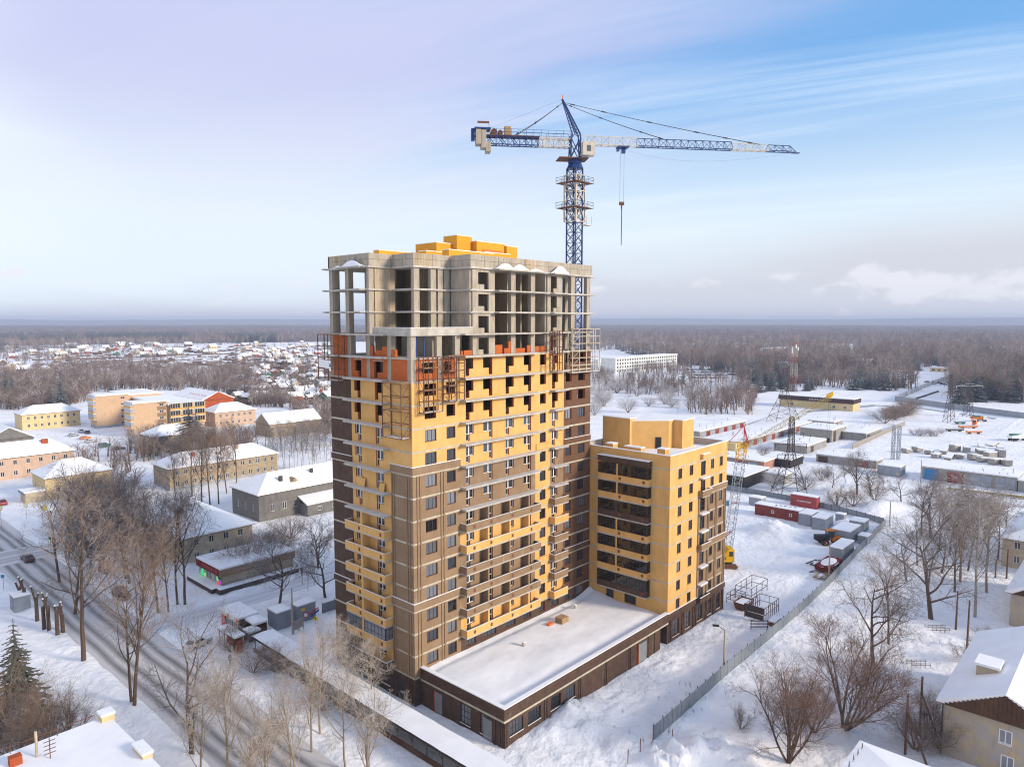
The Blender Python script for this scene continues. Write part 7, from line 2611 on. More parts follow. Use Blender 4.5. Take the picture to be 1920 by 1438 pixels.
for i, (px, py, L, m, lb) in enumerate(((1815, 803, 9, 'machine_orange', 'orange telescopic crane boom lying on the snow of the machine yard'), (1826, 813, 7, 'machine_orange', 'shorter orange machine arm behind the lying crane boom'), (1790, 809, 8, 'dark_steel', 'dark steel girder lying beside the orange boom'), (1800, 795, 5, 'truck_green', 'olive steel beam lying nearest the brown pylon'))):
    p = gp(px, py)
    o = thing('machine_part', lb, 'machine part', (p.x, p.y, 0))
    MB().obox((p.x, p.y, 0.9), RIGHT * L / 2, FWD_H * 0.45, (0, 0, 0.35)).build('boom', m, o)
    for s in (-0.3, 0.3):
        MB().obox(Vector((p.x, p.y, 0.25)) + RIGHT * L * s, RIGHT * 0.4, FWD_H * 0.6, (0, 0, 0.35)).build('support', 'dark_steel', o)
    MB().obox((p.x, p.y, 1.33), RIGHT * L / 2.2, FWD_H * 0.4, (0, 0, 0.08)).build('snow_cap', 'roof_snow', o)
p = gp(1827, 797)
o = thing('machine_cab', 'bright red machine cab standing in the machine yard', 'cab', (p.x, p.y, 0))
MB().box(p.x - 0.9, p.x + 0.9, p.y - 0.9, p.y + 0.9, 0.3, 2.6).build('shell', 'neon_red_paint', o) if 'neon_red_paint' in MATS else MB().box(p.x - 0.9, p.x + 0.9, p.y - 0.9, p.y + 0.9, 0.3, 2.6).build('shell', 'orange_paint', o)
MB().box(p.x - 0.95, p.x - 0.901, p.y - 0.6, p.y + 0.6, 1.2, 2.3).build('cab_window', 'glass', o)
MB().box(p.x - 0.95, p.x + 0.95, p.y - 0.95, p.y + 0.95, 2.601, 2.8).build('snow_cap', 'roof_snow', o)
truck('white truck half covered with snow at the edge of the machine yard', gp(1905, 826), ang_r + 0.3, 'white_paint', 'white_paint')
p = gp(1763, 697)
o = thing('guard_hut', 'small yellow guard hut among the far parked cars', 'hut', (p.x, p.y, 0))
MB().box(p.x - 5, p.x + 5, p.y - 8, p.y + 8, -0.3, 4.0).build('wall', 'plaster_yellow', o)
MB().box(p.x - 5.5, p.x + 5.5, p.y - 8.5, p.y + 8.5, 4.001, 4.6).build('roof_snow', 'roof_snow', o)
for s in (-5, 0, 5):
    MB().box(p.x - 5.1, p.x - 5.002, p.y + s - 1.2, p.y + s + 1.2, 1.2, 2.8).build('window', 'glass', o)
# ------------------------------------------------------------------ trees
def bark_mat(name, col, col2, snow=0.45, frost=(0.74, 0.72, 0.72)):
    m = pm(name, col, col2, scale=2.0, rough=0.9, spec=0.15)
    nt = m.node_tree
    b = nt.nodes['Principled BSDF']
    src = b.inputs['Base Color'].links[0].from_socket
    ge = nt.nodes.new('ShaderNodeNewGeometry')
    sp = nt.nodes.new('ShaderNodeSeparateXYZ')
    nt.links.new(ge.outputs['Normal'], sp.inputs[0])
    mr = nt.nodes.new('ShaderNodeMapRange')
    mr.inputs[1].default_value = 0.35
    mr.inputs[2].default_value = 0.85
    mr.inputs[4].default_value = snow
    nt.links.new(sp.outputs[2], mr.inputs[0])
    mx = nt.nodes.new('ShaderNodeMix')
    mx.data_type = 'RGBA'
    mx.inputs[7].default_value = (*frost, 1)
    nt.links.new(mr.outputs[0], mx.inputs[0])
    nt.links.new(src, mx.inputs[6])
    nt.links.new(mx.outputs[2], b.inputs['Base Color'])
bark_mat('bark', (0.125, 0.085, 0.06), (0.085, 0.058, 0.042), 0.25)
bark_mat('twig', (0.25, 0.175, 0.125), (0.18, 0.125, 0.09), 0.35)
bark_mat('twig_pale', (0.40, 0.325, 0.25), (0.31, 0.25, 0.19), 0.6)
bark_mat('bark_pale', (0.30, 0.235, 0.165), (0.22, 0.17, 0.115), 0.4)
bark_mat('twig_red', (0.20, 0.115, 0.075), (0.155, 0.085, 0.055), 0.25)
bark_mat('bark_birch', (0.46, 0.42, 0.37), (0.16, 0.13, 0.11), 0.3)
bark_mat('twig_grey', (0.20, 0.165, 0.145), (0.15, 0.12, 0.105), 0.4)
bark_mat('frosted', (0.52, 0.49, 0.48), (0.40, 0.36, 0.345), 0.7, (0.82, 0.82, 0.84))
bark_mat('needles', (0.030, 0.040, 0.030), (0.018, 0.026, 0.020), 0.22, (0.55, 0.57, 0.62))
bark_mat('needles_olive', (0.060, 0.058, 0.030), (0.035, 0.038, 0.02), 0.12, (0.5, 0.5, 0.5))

def tube(mb, pts, rad, n):
    k = len(mb.v)
    prev = None
    for i, p in enumerate(pts):
        d = (pts[min(i + 1, len(pts) - 1)] - pts[max(0, i - 1)])
        if d.length < 1e-9:
            d = Vector((0, 0, 1))
        d.normalize()
        a = d.cross(Vector((0.31, 0.87, 0.38)))
        if a.length < 1e-3:
            a = d.cross(Vector((1, 0, 0)))
        a.normalize()
        b = d.cross(a)
        for j in range(n):
            t = 2 * math.pi * j / n
            mb.v.append(tuple(p + (a * math.cos(t) + b * math.sin(t)) * rad[i]))
    for i in range(len(pts) - 1):
        for j in range(n):
            q = (j + 1) % n
            mb.f.append((k + i * n + j, k + i * n + q, k + (i + 1) * n + q, k + (i + 1) * n + j))

def grow(seed, P):
    """bare tree of unit height 1; P = parameters. Returns (trunk, crown) builders"""
    rg = random.Random(seed)
    T, C = MB(), MB()
    def branch(p, d, L, r, lev):
        nseg = P['seg'][lev]
        pts, rad = [p.copy()], [r]
        cur, dd = p.copy(), d.copy()
        for i in range(nseg):
            w = P['wander'][lev]
            dd = dd + Vector((rg.uniform(-w, w), rg.uniform(-w, w), rg.uniform(-w, w) + P['up'][lev]))
            dd.normalize()
            cur = cur + dd * (L / nseg)
            pts.append(cur.copy())
            rad.append(max(0.0008, r * (1 - (i + 1) / nseg * (0.75 if lev < len(P['n']) else 0.6))))
        tube(T if lev < P['split'] else C, pts, rad, 6 if lev == 0 else (4 if lev == 1 else 3))
        if lev >= len(P['n']):
            return
        m = P['n'][lev]
        m = max(1, int(m * rg.uniform(0.8, 1.25)))
        for i in range(m):
            t = P['from'][lev] + (1 - P['from'][lev]) * ((i + rg.random()) / m)
            f = t * nseg
            k = min(int(f), nseg - 1)
            q = pts[k].lerp(pts[k + 1], f - k)
            ax = (pts[k + 1] - pts[k]).normalized()
            side = ax.cross(Vector((rg.uniform(-1, 1), rg.uniform(-1, 1), rg.uniform(-1, 1))))
            if side.length < 1e-3:
                continue
            side.normalize()
            an = R(rg.uniform(*P['ang'][lev]))
            nd = ax * math.cos(an) + side * math.sin(an)
            sh = P['shape'](t) if lev == 0 else 1 - 0.45 * t
            branch(q, nd, P['len'][lev] * sh * rg.uniform(0.7, 1.25), r * P['rr'][lev] * (1 - 0.5 * t), lev + 1)
    for s in range(P.get('stems', 1)):
        d = Vector((rg.uniform(-1, 1) * P['lean'], rg.uniform(-1, 1) * P['lean'], 1)).normalized()
        off = Vector((rg.uniform(-1, 1), rg.uniform(-1, 1), 0)) * (0.012 * (P.get('stems', 1) > 1))
        branch(off - Vector((0, 0, 0.02)), d, P['h0'] * rg.uniform(0.85, 1.1), P['r0'] * rg.uniform(0.75, 1.1), 0)
    return T, C

TALL = dict(n=(13, 8, 6, 4), seg=(7, 5, 3, 1, 1), wander=(0.07, 0.20, 0.25, 0.15, 0.1), up=(0.03, 0.10, 0.06, 0.02, 0), ang=((25, 55), (25, 60), (25, 65), (25, 60)), split=2,
            len=(0.40, 0.17, 0.085, 0.05), rr=(0.5, 0.5, 0.5, 0.55), shape=lambda t: 0.55 + 0.6 * math.sin(math.pi * min(1, t * 0.95 + 0.05)), lean=0.06, h0=0.88, r0=0.0135)
TALL['from'] = (0.28, 0.2, 0.15, 0.15)
SPREAD = dict(n=(10, 9, 7, 4), seg=(5, 5, 3, 1, 1), wander=(0.14, 0.22, 0.28, 0.2, 0.1), up=(0.02, 0.05, 0.03, 0.01, 0), ang=((35, 65), (30, 65), (25, 65), (25, 60)), split=2,
              len=(0.55, 0.25, 0.12, 0.07), rr=(0.55, 0.5, 0.5, 0.5), shape=lambda t: 1.0 - 0.35 * t, lean=0.08, h0=0.70, r0=0.021)
SPREAD['from'] = (0.22, 0.25, 0.15, 0.1)
MULTI = dict(n=(9, 7, 6, 3), seg=(6, 4, 3, 1, 1), wander=(0.15, 0.2, 0.24, 0.18, 0.1), up=(0.09, 0.07, 0.05, 0.02, 0), ang=((20, 45), (20, 50), (25, 55), (25, 55)), split=1, stems=9,
             len=(0.40, 0.18, 0.10, 0.06), rr=(0.5, 0.55, 0.55, 0.55), shape=lambda t: 1.0 - 0.4 * t, lean=0.7, h0=0.82, r0=0.013)
MULTI['from'] = (0.25, 0.25, 0.2, 0.15)
BIRCH = dict(n=(22, 8, 6), seg=(7, 4, 2, 1), wander=(0.035, 0.14, 0.2, 0.12), up=(0.03, 0.06, -0.02, -0.05), ang=((25, 50), (25, 55), (25, 60)), split=1,
             len=(0.22, 0.11, 0.06), rr=(0.35, 0.5, 0.55), shape=lambda t: 0.45 + 0.8 * math.sin(math.pi * min(1, t + 0.02)), lean=0.05, h0=0.97, r0=0.0075)
BIRCH['from'] = (0.30, 0.2, 0.2)
BUSH = dict(n=(8, 7, 5), seg=(4, 3, 2, 1), wander=(0.14, 0.2, 0.25, 0.15), up=(0.05, 0.06, 0.03, 0), ang=((20, 50), (25, 55), (25, 55)), split=1, stems=11,
            len=(0.42, 0.2, 0.12), rr=(0.55, 0.55, 0.55), shape=lambda t: 1 - 0.4 * t, lean=0.9, h0=0.75, r0=0.012)
BUSH['from'] = (0.2, 0.2, 0.2)

def conifer(seed, slim=0.26, tiers=20, olive=False):
    rg = random.Random(seed)
    T, C = MB(), MB()
    T.bar((0, 0, -0.02), (0, 0, 0.99), 0.014, 0.002, 6)
    for i in range(tiers):
        t = i / (tiers - 1)
        z = 0.07 + 0.90 * t
        Rr = slim * (1 - t) ** 0.85 * rg.uniform(0.85, 1.1) + 0.015
        nb_ = max(6, int(17 * (1 - 0.6 * t)))
        for k in range(nb_):
            a = 2 * math.pi * (k + rg.random() * 0.8) / nb_
            L = Rr * rg.uniform(0.7, 1.15)
            d = Vector((math.cos(a), math.sin(a), 0))
            s = Vector((-math.sin(a), math.cos(a), 0))
            droop = rg.uniform(0.18, 0.42)
            p0 = Vector((0, 0, z + rg.uniform(-0.01, 0.01)))
            npz = 4
            for q in range(npz):
                f0, f1 = q / npz, (q + 1) / npz
                w0, w1 = L * 0.26 * (1 - f0 * 0.5), L * 0.26 * (1 - f1 * 0.75)
                a0 = p0 + d * L * f0 - Vector((0, 0, L * droop * f0 ** 1.3))
                a1 = p0 + d * L * (f1 + 0.08) - Vector((0, 0, L * droop * f1 ** 1.3))
                dz = Vector((0, 0, L * 0.10))
                for sg in (-1, 1):
                    j = rg.uniform(0.7, 1.3)
                    C.quad(a0, a0 + (d * 0.35 * L / npz + s * sg * w0 * j) - dz * j, a1 + d * 0.0 + s * sg * w1 * 0.35 - dz * 0.4, a1)
    return T, C

TREES = {}
def tree_kind(key, makers, bark, twig):
    out = []
    for mk in makers:
        T, C = mk()
        out.append((T.mesh('trunk', bark), C.mesh('crown', twig)))
    TREES[key] = out
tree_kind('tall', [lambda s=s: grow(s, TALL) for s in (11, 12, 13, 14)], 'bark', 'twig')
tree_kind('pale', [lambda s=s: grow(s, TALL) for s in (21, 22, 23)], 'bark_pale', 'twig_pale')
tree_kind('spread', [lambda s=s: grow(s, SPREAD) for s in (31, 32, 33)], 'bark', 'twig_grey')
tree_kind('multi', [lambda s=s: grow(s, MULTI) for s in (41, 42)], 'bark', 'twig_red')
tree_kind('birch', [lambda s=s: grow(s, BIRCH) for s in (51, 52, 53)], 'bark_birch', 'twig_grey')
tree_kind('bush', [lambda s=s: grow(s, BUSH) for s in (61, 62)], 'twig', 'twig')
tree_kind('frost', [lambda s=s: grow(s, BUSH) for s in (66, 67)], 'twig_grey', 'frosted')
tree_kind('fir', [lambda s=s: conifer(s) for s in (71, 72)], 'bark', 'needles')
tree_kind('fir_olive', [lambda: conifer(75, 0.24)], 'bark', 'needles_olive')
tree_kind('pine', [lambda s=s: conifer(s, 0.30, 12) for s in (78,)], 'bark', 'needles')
KNAME = {'tall': 'bare_tree', 'pale': 'frosted_tree', 'spread': 'bare_tree', 'multi': 'willow_tree', 'birch': 'birch_tree', 'bush': 'bare_shrub', 'frost': 'frosted_shrub', 'fir': 'fir_tree', 'fir_olive': 'fir_tree', 'pine': 'pine_tree'}
KCAT = {'bush': 'shrub', 'frost': 'shrub'}
_ti = [0]
def tree(kind, px, py, pt, label, group, wide=1.0, h=None):
    p = gp(px, py) if not isinstance(px, Vector) else px
    if h is None:
        h = z_at(p, pt)
    _ti[0] += 1
    tm, cm = TREES[kind][_ti[0] % len(TREES[kind])]
    z = gz(p.x, p.y) if (p.xy - Vector((CAMX, CAMY))).length < 600 else 0
    o = thing(KNAME[kind], label, KCAT.get(kind, 'tree'), (p.x, p.y, z - 0.1), group, rnd.uniform(0, 6.28))
    o.scale = (h * wide, h * wide, h)
    child('trunk', tm, o)
    child('crown', cm, o)
    return o

G1 = 'bare trees lining the street'
for (px, py, pt, k, w) in ((157, 1240, 885, 'tall', 1.1), (252, 1328, 985, 'tall', 0.9), (247, 1322, 1040, 'tall', 0.9), (360, 1415, 1130, 'spread', 0.8), (297, 1148, 915, 'tall', 0.9), (316, 1146, 930, 'tall', 0.8),
                           (333, 1132, 895, 'tall', 0.9), (347, 1133, 920, 'tall', 0.9), (236, 1084, 890, 'tall', 1.1), (243, 1093, 905, 'tall', 1.1), (127, 1032, 870, 'spread', 1.0), (205, 1072, 900, 'tall', 1.1), (165, 1045, 880, 'tall', 1.1), (190, 1060, 885, 'tall', 1.1), (268, 1085, 905, 'tall', 1.1), (140, 1150, 960, 'spread', 0.8), (112, 1090, 900, 'tall', 1.1)):
    tree(k, px, py, pt, 'bare brown street tree rising above the snowy verge near the cream house', G1, w)
tree('pale', 584, 1408, 1195, 'pale bare tree with forked stems by the covered walkway', None, 0.7)
tree('pale', 545, 1440, 1250, 'birch-like pale tree leaning beside the walkway', None, 0.7)
for (px, py, pt) in ((425, 1480, 1240), (500, 1500, 1290), (648, 1440, 1215), (600, 1375, 1180), (690, 1500, 1270), (560, 1520, 1280), (380, 1500, 1290), (470, 1535, 1330)):
    tree('pale', px, py, pt, 'frost-pale bare tree standing between the street and the covered walkway', 'pale trees along the walkway', 0.95)
for (px, py, pt) in ((655, 1310, 1165), (700, 1330, 1210), (660, 1275, 1180)):
    tree('pale', px, py, pt, 'frosted pale tree close to the tower\'s dark ground floor', 'frosted trees at the foot of the tower', 1.2)
for (px, py, pt) in ((440, 1225, 1165), (520, 1260, 1200), (475, 1260, 1205), (610, 1330, 1270)):
    tree('bush', px, py, pt, 'brown twiggy shrub by the bus shelter and walkway', 'shrubs along the walkway', 1.3)
tree('fir_olive', 36, 1350, 1155, 'olive-green fir with bare lower boughs near the corner building', None, 1.1)
for (px, py, pt) in ((95, 1405, 1270), (30, 1430, 1290), (130, 1395, 1290), (65, 1425, 1300), (-20, 1420, 1270), (8, 1395, 1230)):
    tree('bush', px, py, pt, 'mauve-brown bare thicket tree beside the corner building roof', 'thicket by the corner building', 0.8)
tree('spread', 524, 1132, 985, 'dark leaning bare tree with heavy boughs behind the kiosk', None, 1.1)
tree('spread', 610, 1120, 990, 'dark bare tree close to the tower\'s left edge', None, 1.0)
tree('spread', 597, 1065, 965, 'bare apple-like tree in the snow garden behind the grey office building', None, 1.0)
for (px, py, pt) in ((567, 1095, 1010), (577, 1107, 1020), (590, 1098, 1030)):
    tree('birch', px, py, pt, 'slim dark-trunked tree standing in the garden beside the tower', 'slim trees beside the tower', 0.9)
G2 = 'tall poplars between the old houses'
for (px, py, pt) in ((378, 944, 800), (394, 946, 795), (410, 944, 790), (443, 906, 780), (360, 930, 800), (330, 940, 820), (425, 925, 800), (345, 915, 800)):
    tree('tall', px, py, pt, 'tall bare poplar before the old tan apartment house', G2, 0.8)
for i in range(22):
    px = 505 + i * 5.4 + rnd.uniform(-3, 3)
    tree('birch', px, 868 + rnd.uniform(-14, 22), 800 + rnd.uniform(-8, 10), 'slender birch in the grove behind the grey office building', 'birch grove', 1.0)
for i in range(16):
    tree('tall', 440 + i * 11.5 + rnd.uniform(-5, 5), 838 + rnd.uniform(-10, 14), 797 + rnd.uniform(-8, 8), 'bare tree in the belt between the barn and the old apartment house', 'tree belt by the barn', 1.3)
for i in range(12):
    tree('tall', 265 + i * 13 + rnd.uniform(-5, 5), 862 + rnd.uniform(-10, 10), 822 + rnd.uniform(-10, 10), 'bare tree around the tan house screened by shrubs', 'trees round the tan house', 1.3)
for i in range(14):
    tree('bush', 255 + rnd.uniform(0, 230), 985 + rnd.uniform(-50, 20), 955 + rnd.uniform(-30, 0), 'tangled bare shrub in the gardens behind the cream house', 'garden shrubs', 1.5) if False else None
for (px, py, pt, w) in ((480, 1075, 990, 1.4), (500, 1060, 985, 1.3), (515, 1045, 980, 1.2), (460, 1050, 1000, 1.3), (545, 1010, 955, 1.2), (505, 985, 930, 1.0), (525, 980, 925, 0.9)):
    tree('bush' if py > 1000 else 'birch', px, py, pt, 'thick bare shrub in the garden behind the red-fascia shop', 'garden shrubs behind the shop', w)
tree('fir', 357, 856, 752, 'great dark fir beside the pale pink house', None, 1.5)
tree('fir', 369, 858, 764, 'shorter dark fir pressed against the great fir', None, 1.4)
for (px, py, pt) in ((486, 698, 672), (547, 742, 703), (595, 735, 698)):
    tree('fir', px, py, pt, 'dark fir standing among the garden plots', 'firs among the garden plots', 1.0)
for (px, py, pt) in ((115, 765, 695), (12, 745, 690), (24, 740, 700), (95, 760, 715), (208, 735, 715)):
    tree('fir', px, py, pt, 'dark fir rising from the scrub behind the yellow school house', 'firs in the scrub', 0.9)
# pollarded trunks
G3 = 'cut-back trunks by the street'
for (px, py, pt) in ((47, 1140, 1078), (38, 1135, 1082), (70, 1165, 1097), (83, 1180, 1110), (92, 1183, 1105), (108, 1190, 1125), (118, 1185, 1130)):
    p = gp(px, py)
    h = z_at(p, pt)
    o = thing('pollarded_tree', 'cut-back tree trunk with snow-capped stubs beside the grey cabinet', 'tree', (p.x, p.y, 0), G3)
    T = MB()
    T.bar((p.x, p.y, -0.4), (p.x, p.y, h * 0.62), 0.32, 0.27, 8)
    tops = []
    for s in range(rnd.choice((2, 2, 3))):
        a = rnd.uniform(0, 6.28)
        q = Vector((p.x + 0.7 * math.cos(a), p.y + 0.7 * math.sin(a), h * rnd.uniform(0.8, 1.0)))
        T.bar((p.x, p.y, h * 0.5), q, 0.20, 0.15, 6)
        tops.append(q)
    T.build('trunk', 'bark', o)
    c_ = MB()
    for q in tops:
        c_.bar(q, q + Vector((0, 0, 0.18)), 0.17, 0.08, 8)
    c_.build('snow_cap', 'roof_snow', o)
# right side
G4 = 'bare trees of the snow yard'
for (px, py, pt, k, w) in ((1638, 1245, 1005, 'spread', 0.9), (1666, 1206, 1050, 'tall', 1.1), (1746, 1162, 965, 'spread', 1.0), (1828, 1157, 880, 'birch', 1.5), (1728, 1006, 880, 'tall', 1.2), (1850, 1110, 930, 'pale', 1.0), (1800, 1090, 930, 'pale', 1.1), (1780, 1040, 915, 'tall', 1.3), (1830, 1030, 920, 'tall', 1.3), (1765, 1075, 950, 'spread', 1.0), (1700, 1090, 985, 'spread', 1.0), (1745, 1010, 900, 'spread', 1.1), (1870, 1050, 930, 'tall', 1.2), (1760, 1030, 905, 'tall', 1.3), (1800, 1045, 910, 'tall', 1.3), (1815, 1070, 925, 'tall', 1.2), (1850, 1060, 920, 'tall', 1.3), (1790, 1110, 960, 'tall', 1.1), (1720, 1060, 950, 'tall', 1.1), (1885, 1020, 925, 'tall', 1.2)):
    tree(k, px, py, pt, 'bare tree in the snow yard between the site fence and the cream house', G4, w)
tree('multi', 1582, 1365, 1175, 'wide brown many-stemmed willow in the snow outside the site fence', None, 1.15)
tree('multi', 1478, 1428, 1243, 'rusty many-stemmed willow with snow at its foot near the lumpy snow', None, 1.0)
tree('multi', 1527, 1372, 1265, 'small bare shrub standing between the two big willows', None, 0.8)
tree('bush', 1388, 1365, 1315, 'thin bare sapling clump beside the rusty willow', None, 0.8)
for (px, py, pt) in ((1735, 1385, 1290), (1715, 1405, 1330), (1810, 1240, 1195), (1850, 1200, 1170), (1755, 1400, 1310)):
    tree('bush', px, py, pt, 'bare shrub against the old plaster house', 'shrubs by the plaster house', 1.2)
G5 = 'bare trees behind the red container'
for (px, py, pt, k) in ((1607, 928, 845, 'spread'), (1560, 920, 865, 'spread'), (1585, 905, 860, 'tall'), (1633, 930, 865, 'spread'), (1540, 900, 868, 'bush'), (1450, 915, 875, 'frost'), (1510, 918, 880, 'bush'), (1655, 915, 880, 'spread'), (1690, 940, 885, 'spread'), (1570, 950, 905, 'bush'), (1600, 950, 910, 'bush'), (1640, 950, 905, 'bush'), (1395, 840, 815, 'bush'), (1430, 855, 830, 'bush')):
    tree(k, px, py, pt, 'bare tree on the snowy slope between the red container and the garages', G5, 1.15)
for i in range(9):
    tree('bush', 1660 + i * 6, 790 - i * 2 + rnd.uniform(-4, 4), 764 - i * 2, 'dense reddish shrub at the end of the concrete wall', 'red scrub by the concrete wall', 1.6)
for i in range(6):
    tree('frost', 1715 + i * 10, 818 + rnd.uniform(-6, 6), 800, 'small frosted shrub in the snow of the scrap yard', 'frosted shrubs in the scrap yard', 1.3)
# frosted scrub behind the wing
for i in range(34):
    px = rnd.uniform(1112, 1390)
    py = rnd.uniform(728, 782)
    tree('frost' if rnd.random() < 0.6 else 'birch', px, py, py - rnd.uniform(22, 38), 'frosted scrub tree on the snow field behind the yellow wing', 'frosted scrub behind the wing', 1.3)
for (px, py, pt) in ((1127, 708, 680), (1140, 708, 684), (1206, 728, 695), (1262, 735, 697), (1280, 720, 690)):
    tree('pine', px, py, pt, 'dark spreading pine on the snow before the white office block', 'pines before the offices', 1.2)
for i in range(16):
    px = 1400 + i * 8.5 + rnd.uniform(-5, 5)
    py = rnd.uniform(716, 738)
    tree('fir' if i % 3 else 'pine', px, py, py - rnd.uniform(30, 52), 'dark conifer in the group round the red and white mast', 'conifers round the mast', 1.1)
for i in range(10):
    tree('pine', 1600 + i * 10 + rnd.uniform(-4, 4), rnd.uniform(722, 735), 690 + rnd.uniform(-8, 8), 'dark pine at the wood edge behind the yellow roadside hall', 'pines behind the hall', 1.2)
for i in range(12):
    px = 1785 + i * 12 + rnd.uniform(-5, 5)
    py = rnd.uniform(738, 758)
    tree('fir' if i % 2 else 'tall', px, py, py - rnd.uniform(45, 85), 'tall tree at the wood edge above the grey wall', 'trees above the grey wall', 1.2)

# ------------------------------------------------------------------ people
def person(label, px, py, coat, legs, pose='walk', rz=0.0):
    p = gp(px, py)
    z = gz(p.x, p.y)
    sx = 0.22 if pose == 'walk' else 0.05
    v = [(0, 0, 0.95), (0, 0, 1.2), (0, 0, 1.42), (0, 0, 1.52), (0.02, 0, 1.66), (0.02, 0, 1.78),
         (0.02, -0.2, 1.40), (0.12 * (sx > 0.1), -0.26, 1.12), (0.2 * (sx > 0.1), -0.24, 0.88),
         (0.02, 0.2, 1.40), (-0.12 * (sx > 0.1), 0.26, 1.12), (-0.1 * (sx > 0.1), 0.24, 0.86),
         (0, -0.1, 0.88), (sx * 0.7, -0.1, 0.48), (sx, -0.1, 0.08), (sx + 0.16, -0.1, 0.04),
         (0, 0.1, 0.88), (-sx * 0.2, 0.1, 0.48), (-sx * 1.2, 0.1, 0.1), (-sx * 1.2 + 0.16, 0.1, 0.04)]
    e = [(0, 1), (1, 2), (2, 3), (3, 4), (4, 5), (2, 6), (6, 7), (7, 8), (2, 9), (9, 10), (10, 11), (0, 12), (12, 13), (13, 14), (14, 15), (0, 16), (16, 17), (17, 18), (18, 19)]
    rad = [0.16, 0.17, 0.16, 0.07, 0.11, 0.09, 0.09, 0.07, 0.05, 0.09, 0.07, 0.05, 0.11, 0.085, 0.07, 0.05, 0.11, 0.085, 0.07, 0.05]
    me_ = bpy.data.meshes.new('person')
    me_.from_pydata(v, e, [])
    ob = bpy.data.objects.new('person_src', me_)
    COL.objects.link(ob)
    ob.modifiers.new('s', 'SKIN')
    for i, r_ in enumerate(rad):
        me_.skin_vertices[0].data[i].radius = (r_, r_)
    me_.skin_vertices[0].data[0].use_root = True
    ob.modifiers.new('u', 'SUBSURF').levels = 1
    dg = bpy.context.evaluated_depsgraph_get()
    m2 = bpy.data.meshes.new_from_object(ob.evaluated_get(dg))
    bpy.data.objects.remove(ob)
    m2.name = 'person'
    m2.materials.clear()
    for nm in (coat, legs, 'skin', 'black'):
        m2.materials.append(MATS[nm])
    for f in m2.polygons:
        c = f.center
        f.material_index = 0
        if c.z < 0.82 and abs(c.y) < 0.2:
            f.material_index = 1
        if c.z > 1.56:
            f.material_index = 3 if (c.z > 1.72 or c.x < 0.0) else 2
        f.use_smooth = True
    o = bpy.data.objects.new('person', m2)
    COL.objects.link(o)
    o.location = (p.x, p.y, z)
    o.rotation_euler = (0, 0, rz)
    tag(o, label, 'person', None)
pm('skin', (0.45, 0.27, 0.19), rough=0.6)
pm('coat_dark', (0.03, 0.03, 0.035), rough=0.8)
pm('coat_blue', (0.03, 0.05, 0.12), rough=0.8)
person('person in a dark coat walking along the pavement beside the bus shelter', 432, 1247, 'coat_dark', 'black', 'walk', VA)
person('person in black standing among the slim trees behind the grey cabins', 566, 1078, 'coat_dark', 'black', 'stand', 0.4)
person('person in a dark blue coat walking past the covered walkway', 592, 1322, 'coat_blue', 'black', 'walk', VA + 3.14)
# ------------------------------------------------------------------ garden-plot village on the left
VC = (('village_wood', 'dark timber'), ('village_green', 'green'), ('plaster_cream', 'cream'), ('brick_red', 'red brick'), ('block_grey', 'grey'), ('plaster_yellow', 'yellow'))
VM = {}
def village(n, x0, x1, y0, y1, group, where, big=1.0):
    for i in range(n):
        px, py = rnd.uniform(x0, x1), rnd.uniform(y0, y1)
        p = gp(px, py)
        wi = rnd.choice((0, 0, 0, 1, 2, 2, 3, 4, 4, 5))
        var = rnd.randrange(2)
        key = (wi, var)
        if key not in VM:
            w, d, h = (7.5, 6.0, 2.8) if var == 0 else (5.0, 4.2, 2.4)
            wl_ = MB().box(-w / 2, w / 2, -d / 2, d / 2, -0.5, h)
            wl_.xprism([(-d / 2, h), (d / 2, h), (0, h + d * 0.36)], -w / 2, w / 2)
            rf = hip_mesh(-w / 2, w / 2, -d / 2, d / 2, h - 0.05, d * 0.42, 0.45, 0.2, 'gable_x')
            # open the underside so the gable shows: two tilted slabs
            rf = MB()
            for s in (-1, 1):
                a = Vector((0, s * (d / 2 + 0.4), h - 0.25))
                b = Vector((0, 0, h + d * 0.36 + 0.05))
                m_ = (a + b) / 2
                u_ = (b - a) / 2
                nrm = Vector((0, -u_.z, u_.y)).normalized() * (-s)
                rf.obox(m_ + Vector((0, 0, 0.16)), (w / 2 + 0.4, 0, 0), u_ * 1.03, Vector((0, s * u_.z, abs(u_.y))).normalized() * 0.16)
            wn_ = MB().box(-w / 2 - 0.04, -w / 2 - 0.005, -0.5, 0.5, 0.9, 1.9).box(-1.8, -0.8, -d / 2 - 0.04, -d / 2 - 0.005, 0.9, 1.9).box(0.8, 1.8, -d / 2 - 0.04, -d / 2 - 0.005, 0.9, 1.9)
            VM[key] = (wl_.mesh('wall', VC[wi][0], fix=True), rf.mesh('roof', 'roof_snow', fix=True), wn_.mesh('window', 'glass'))
        o = thing('village_house', 'small %s village house under a snow roof %s' % (VC[wi][1], where), 'house', (p.x, p.y, 0), group, rnd.choice((0, VA)) + rnd.uniform(-0.25, 0.25))
        s = big * rnd.uniform(0.8, 1.25)
        o.scale = (s, s, s)
        for nm, m_ in zip(('wall', 'roof', 'window'), VM[key]):
            child(nm, m_, o)
village(125, 445, 622, 670, 752, 'garden plot houses', 'among the garden plots')
village(70, 440, 622, 643, 672, 'far garden houses', 'beyond the garden plots', 1.15)
village(62, 115, 400, 646, 670, 'hamlet houses', 'in the hamlet by the snow fields', 1.5)
village(16, 0, 110, 655, 700, 'edge-of-wood houses', 'at the edge of the left woods', 1.4)
gh = house('cottage', 'little cottage with green gable and red front among the shrubs', 'house', *(lambda p: (p.x - 3.5, p.x + 5, p.y - 3, p.y + 3))(gp(550, 752)), 3.0, 2.6, 'gable_x', 'brick_red', gable='village_green', over=0.4)
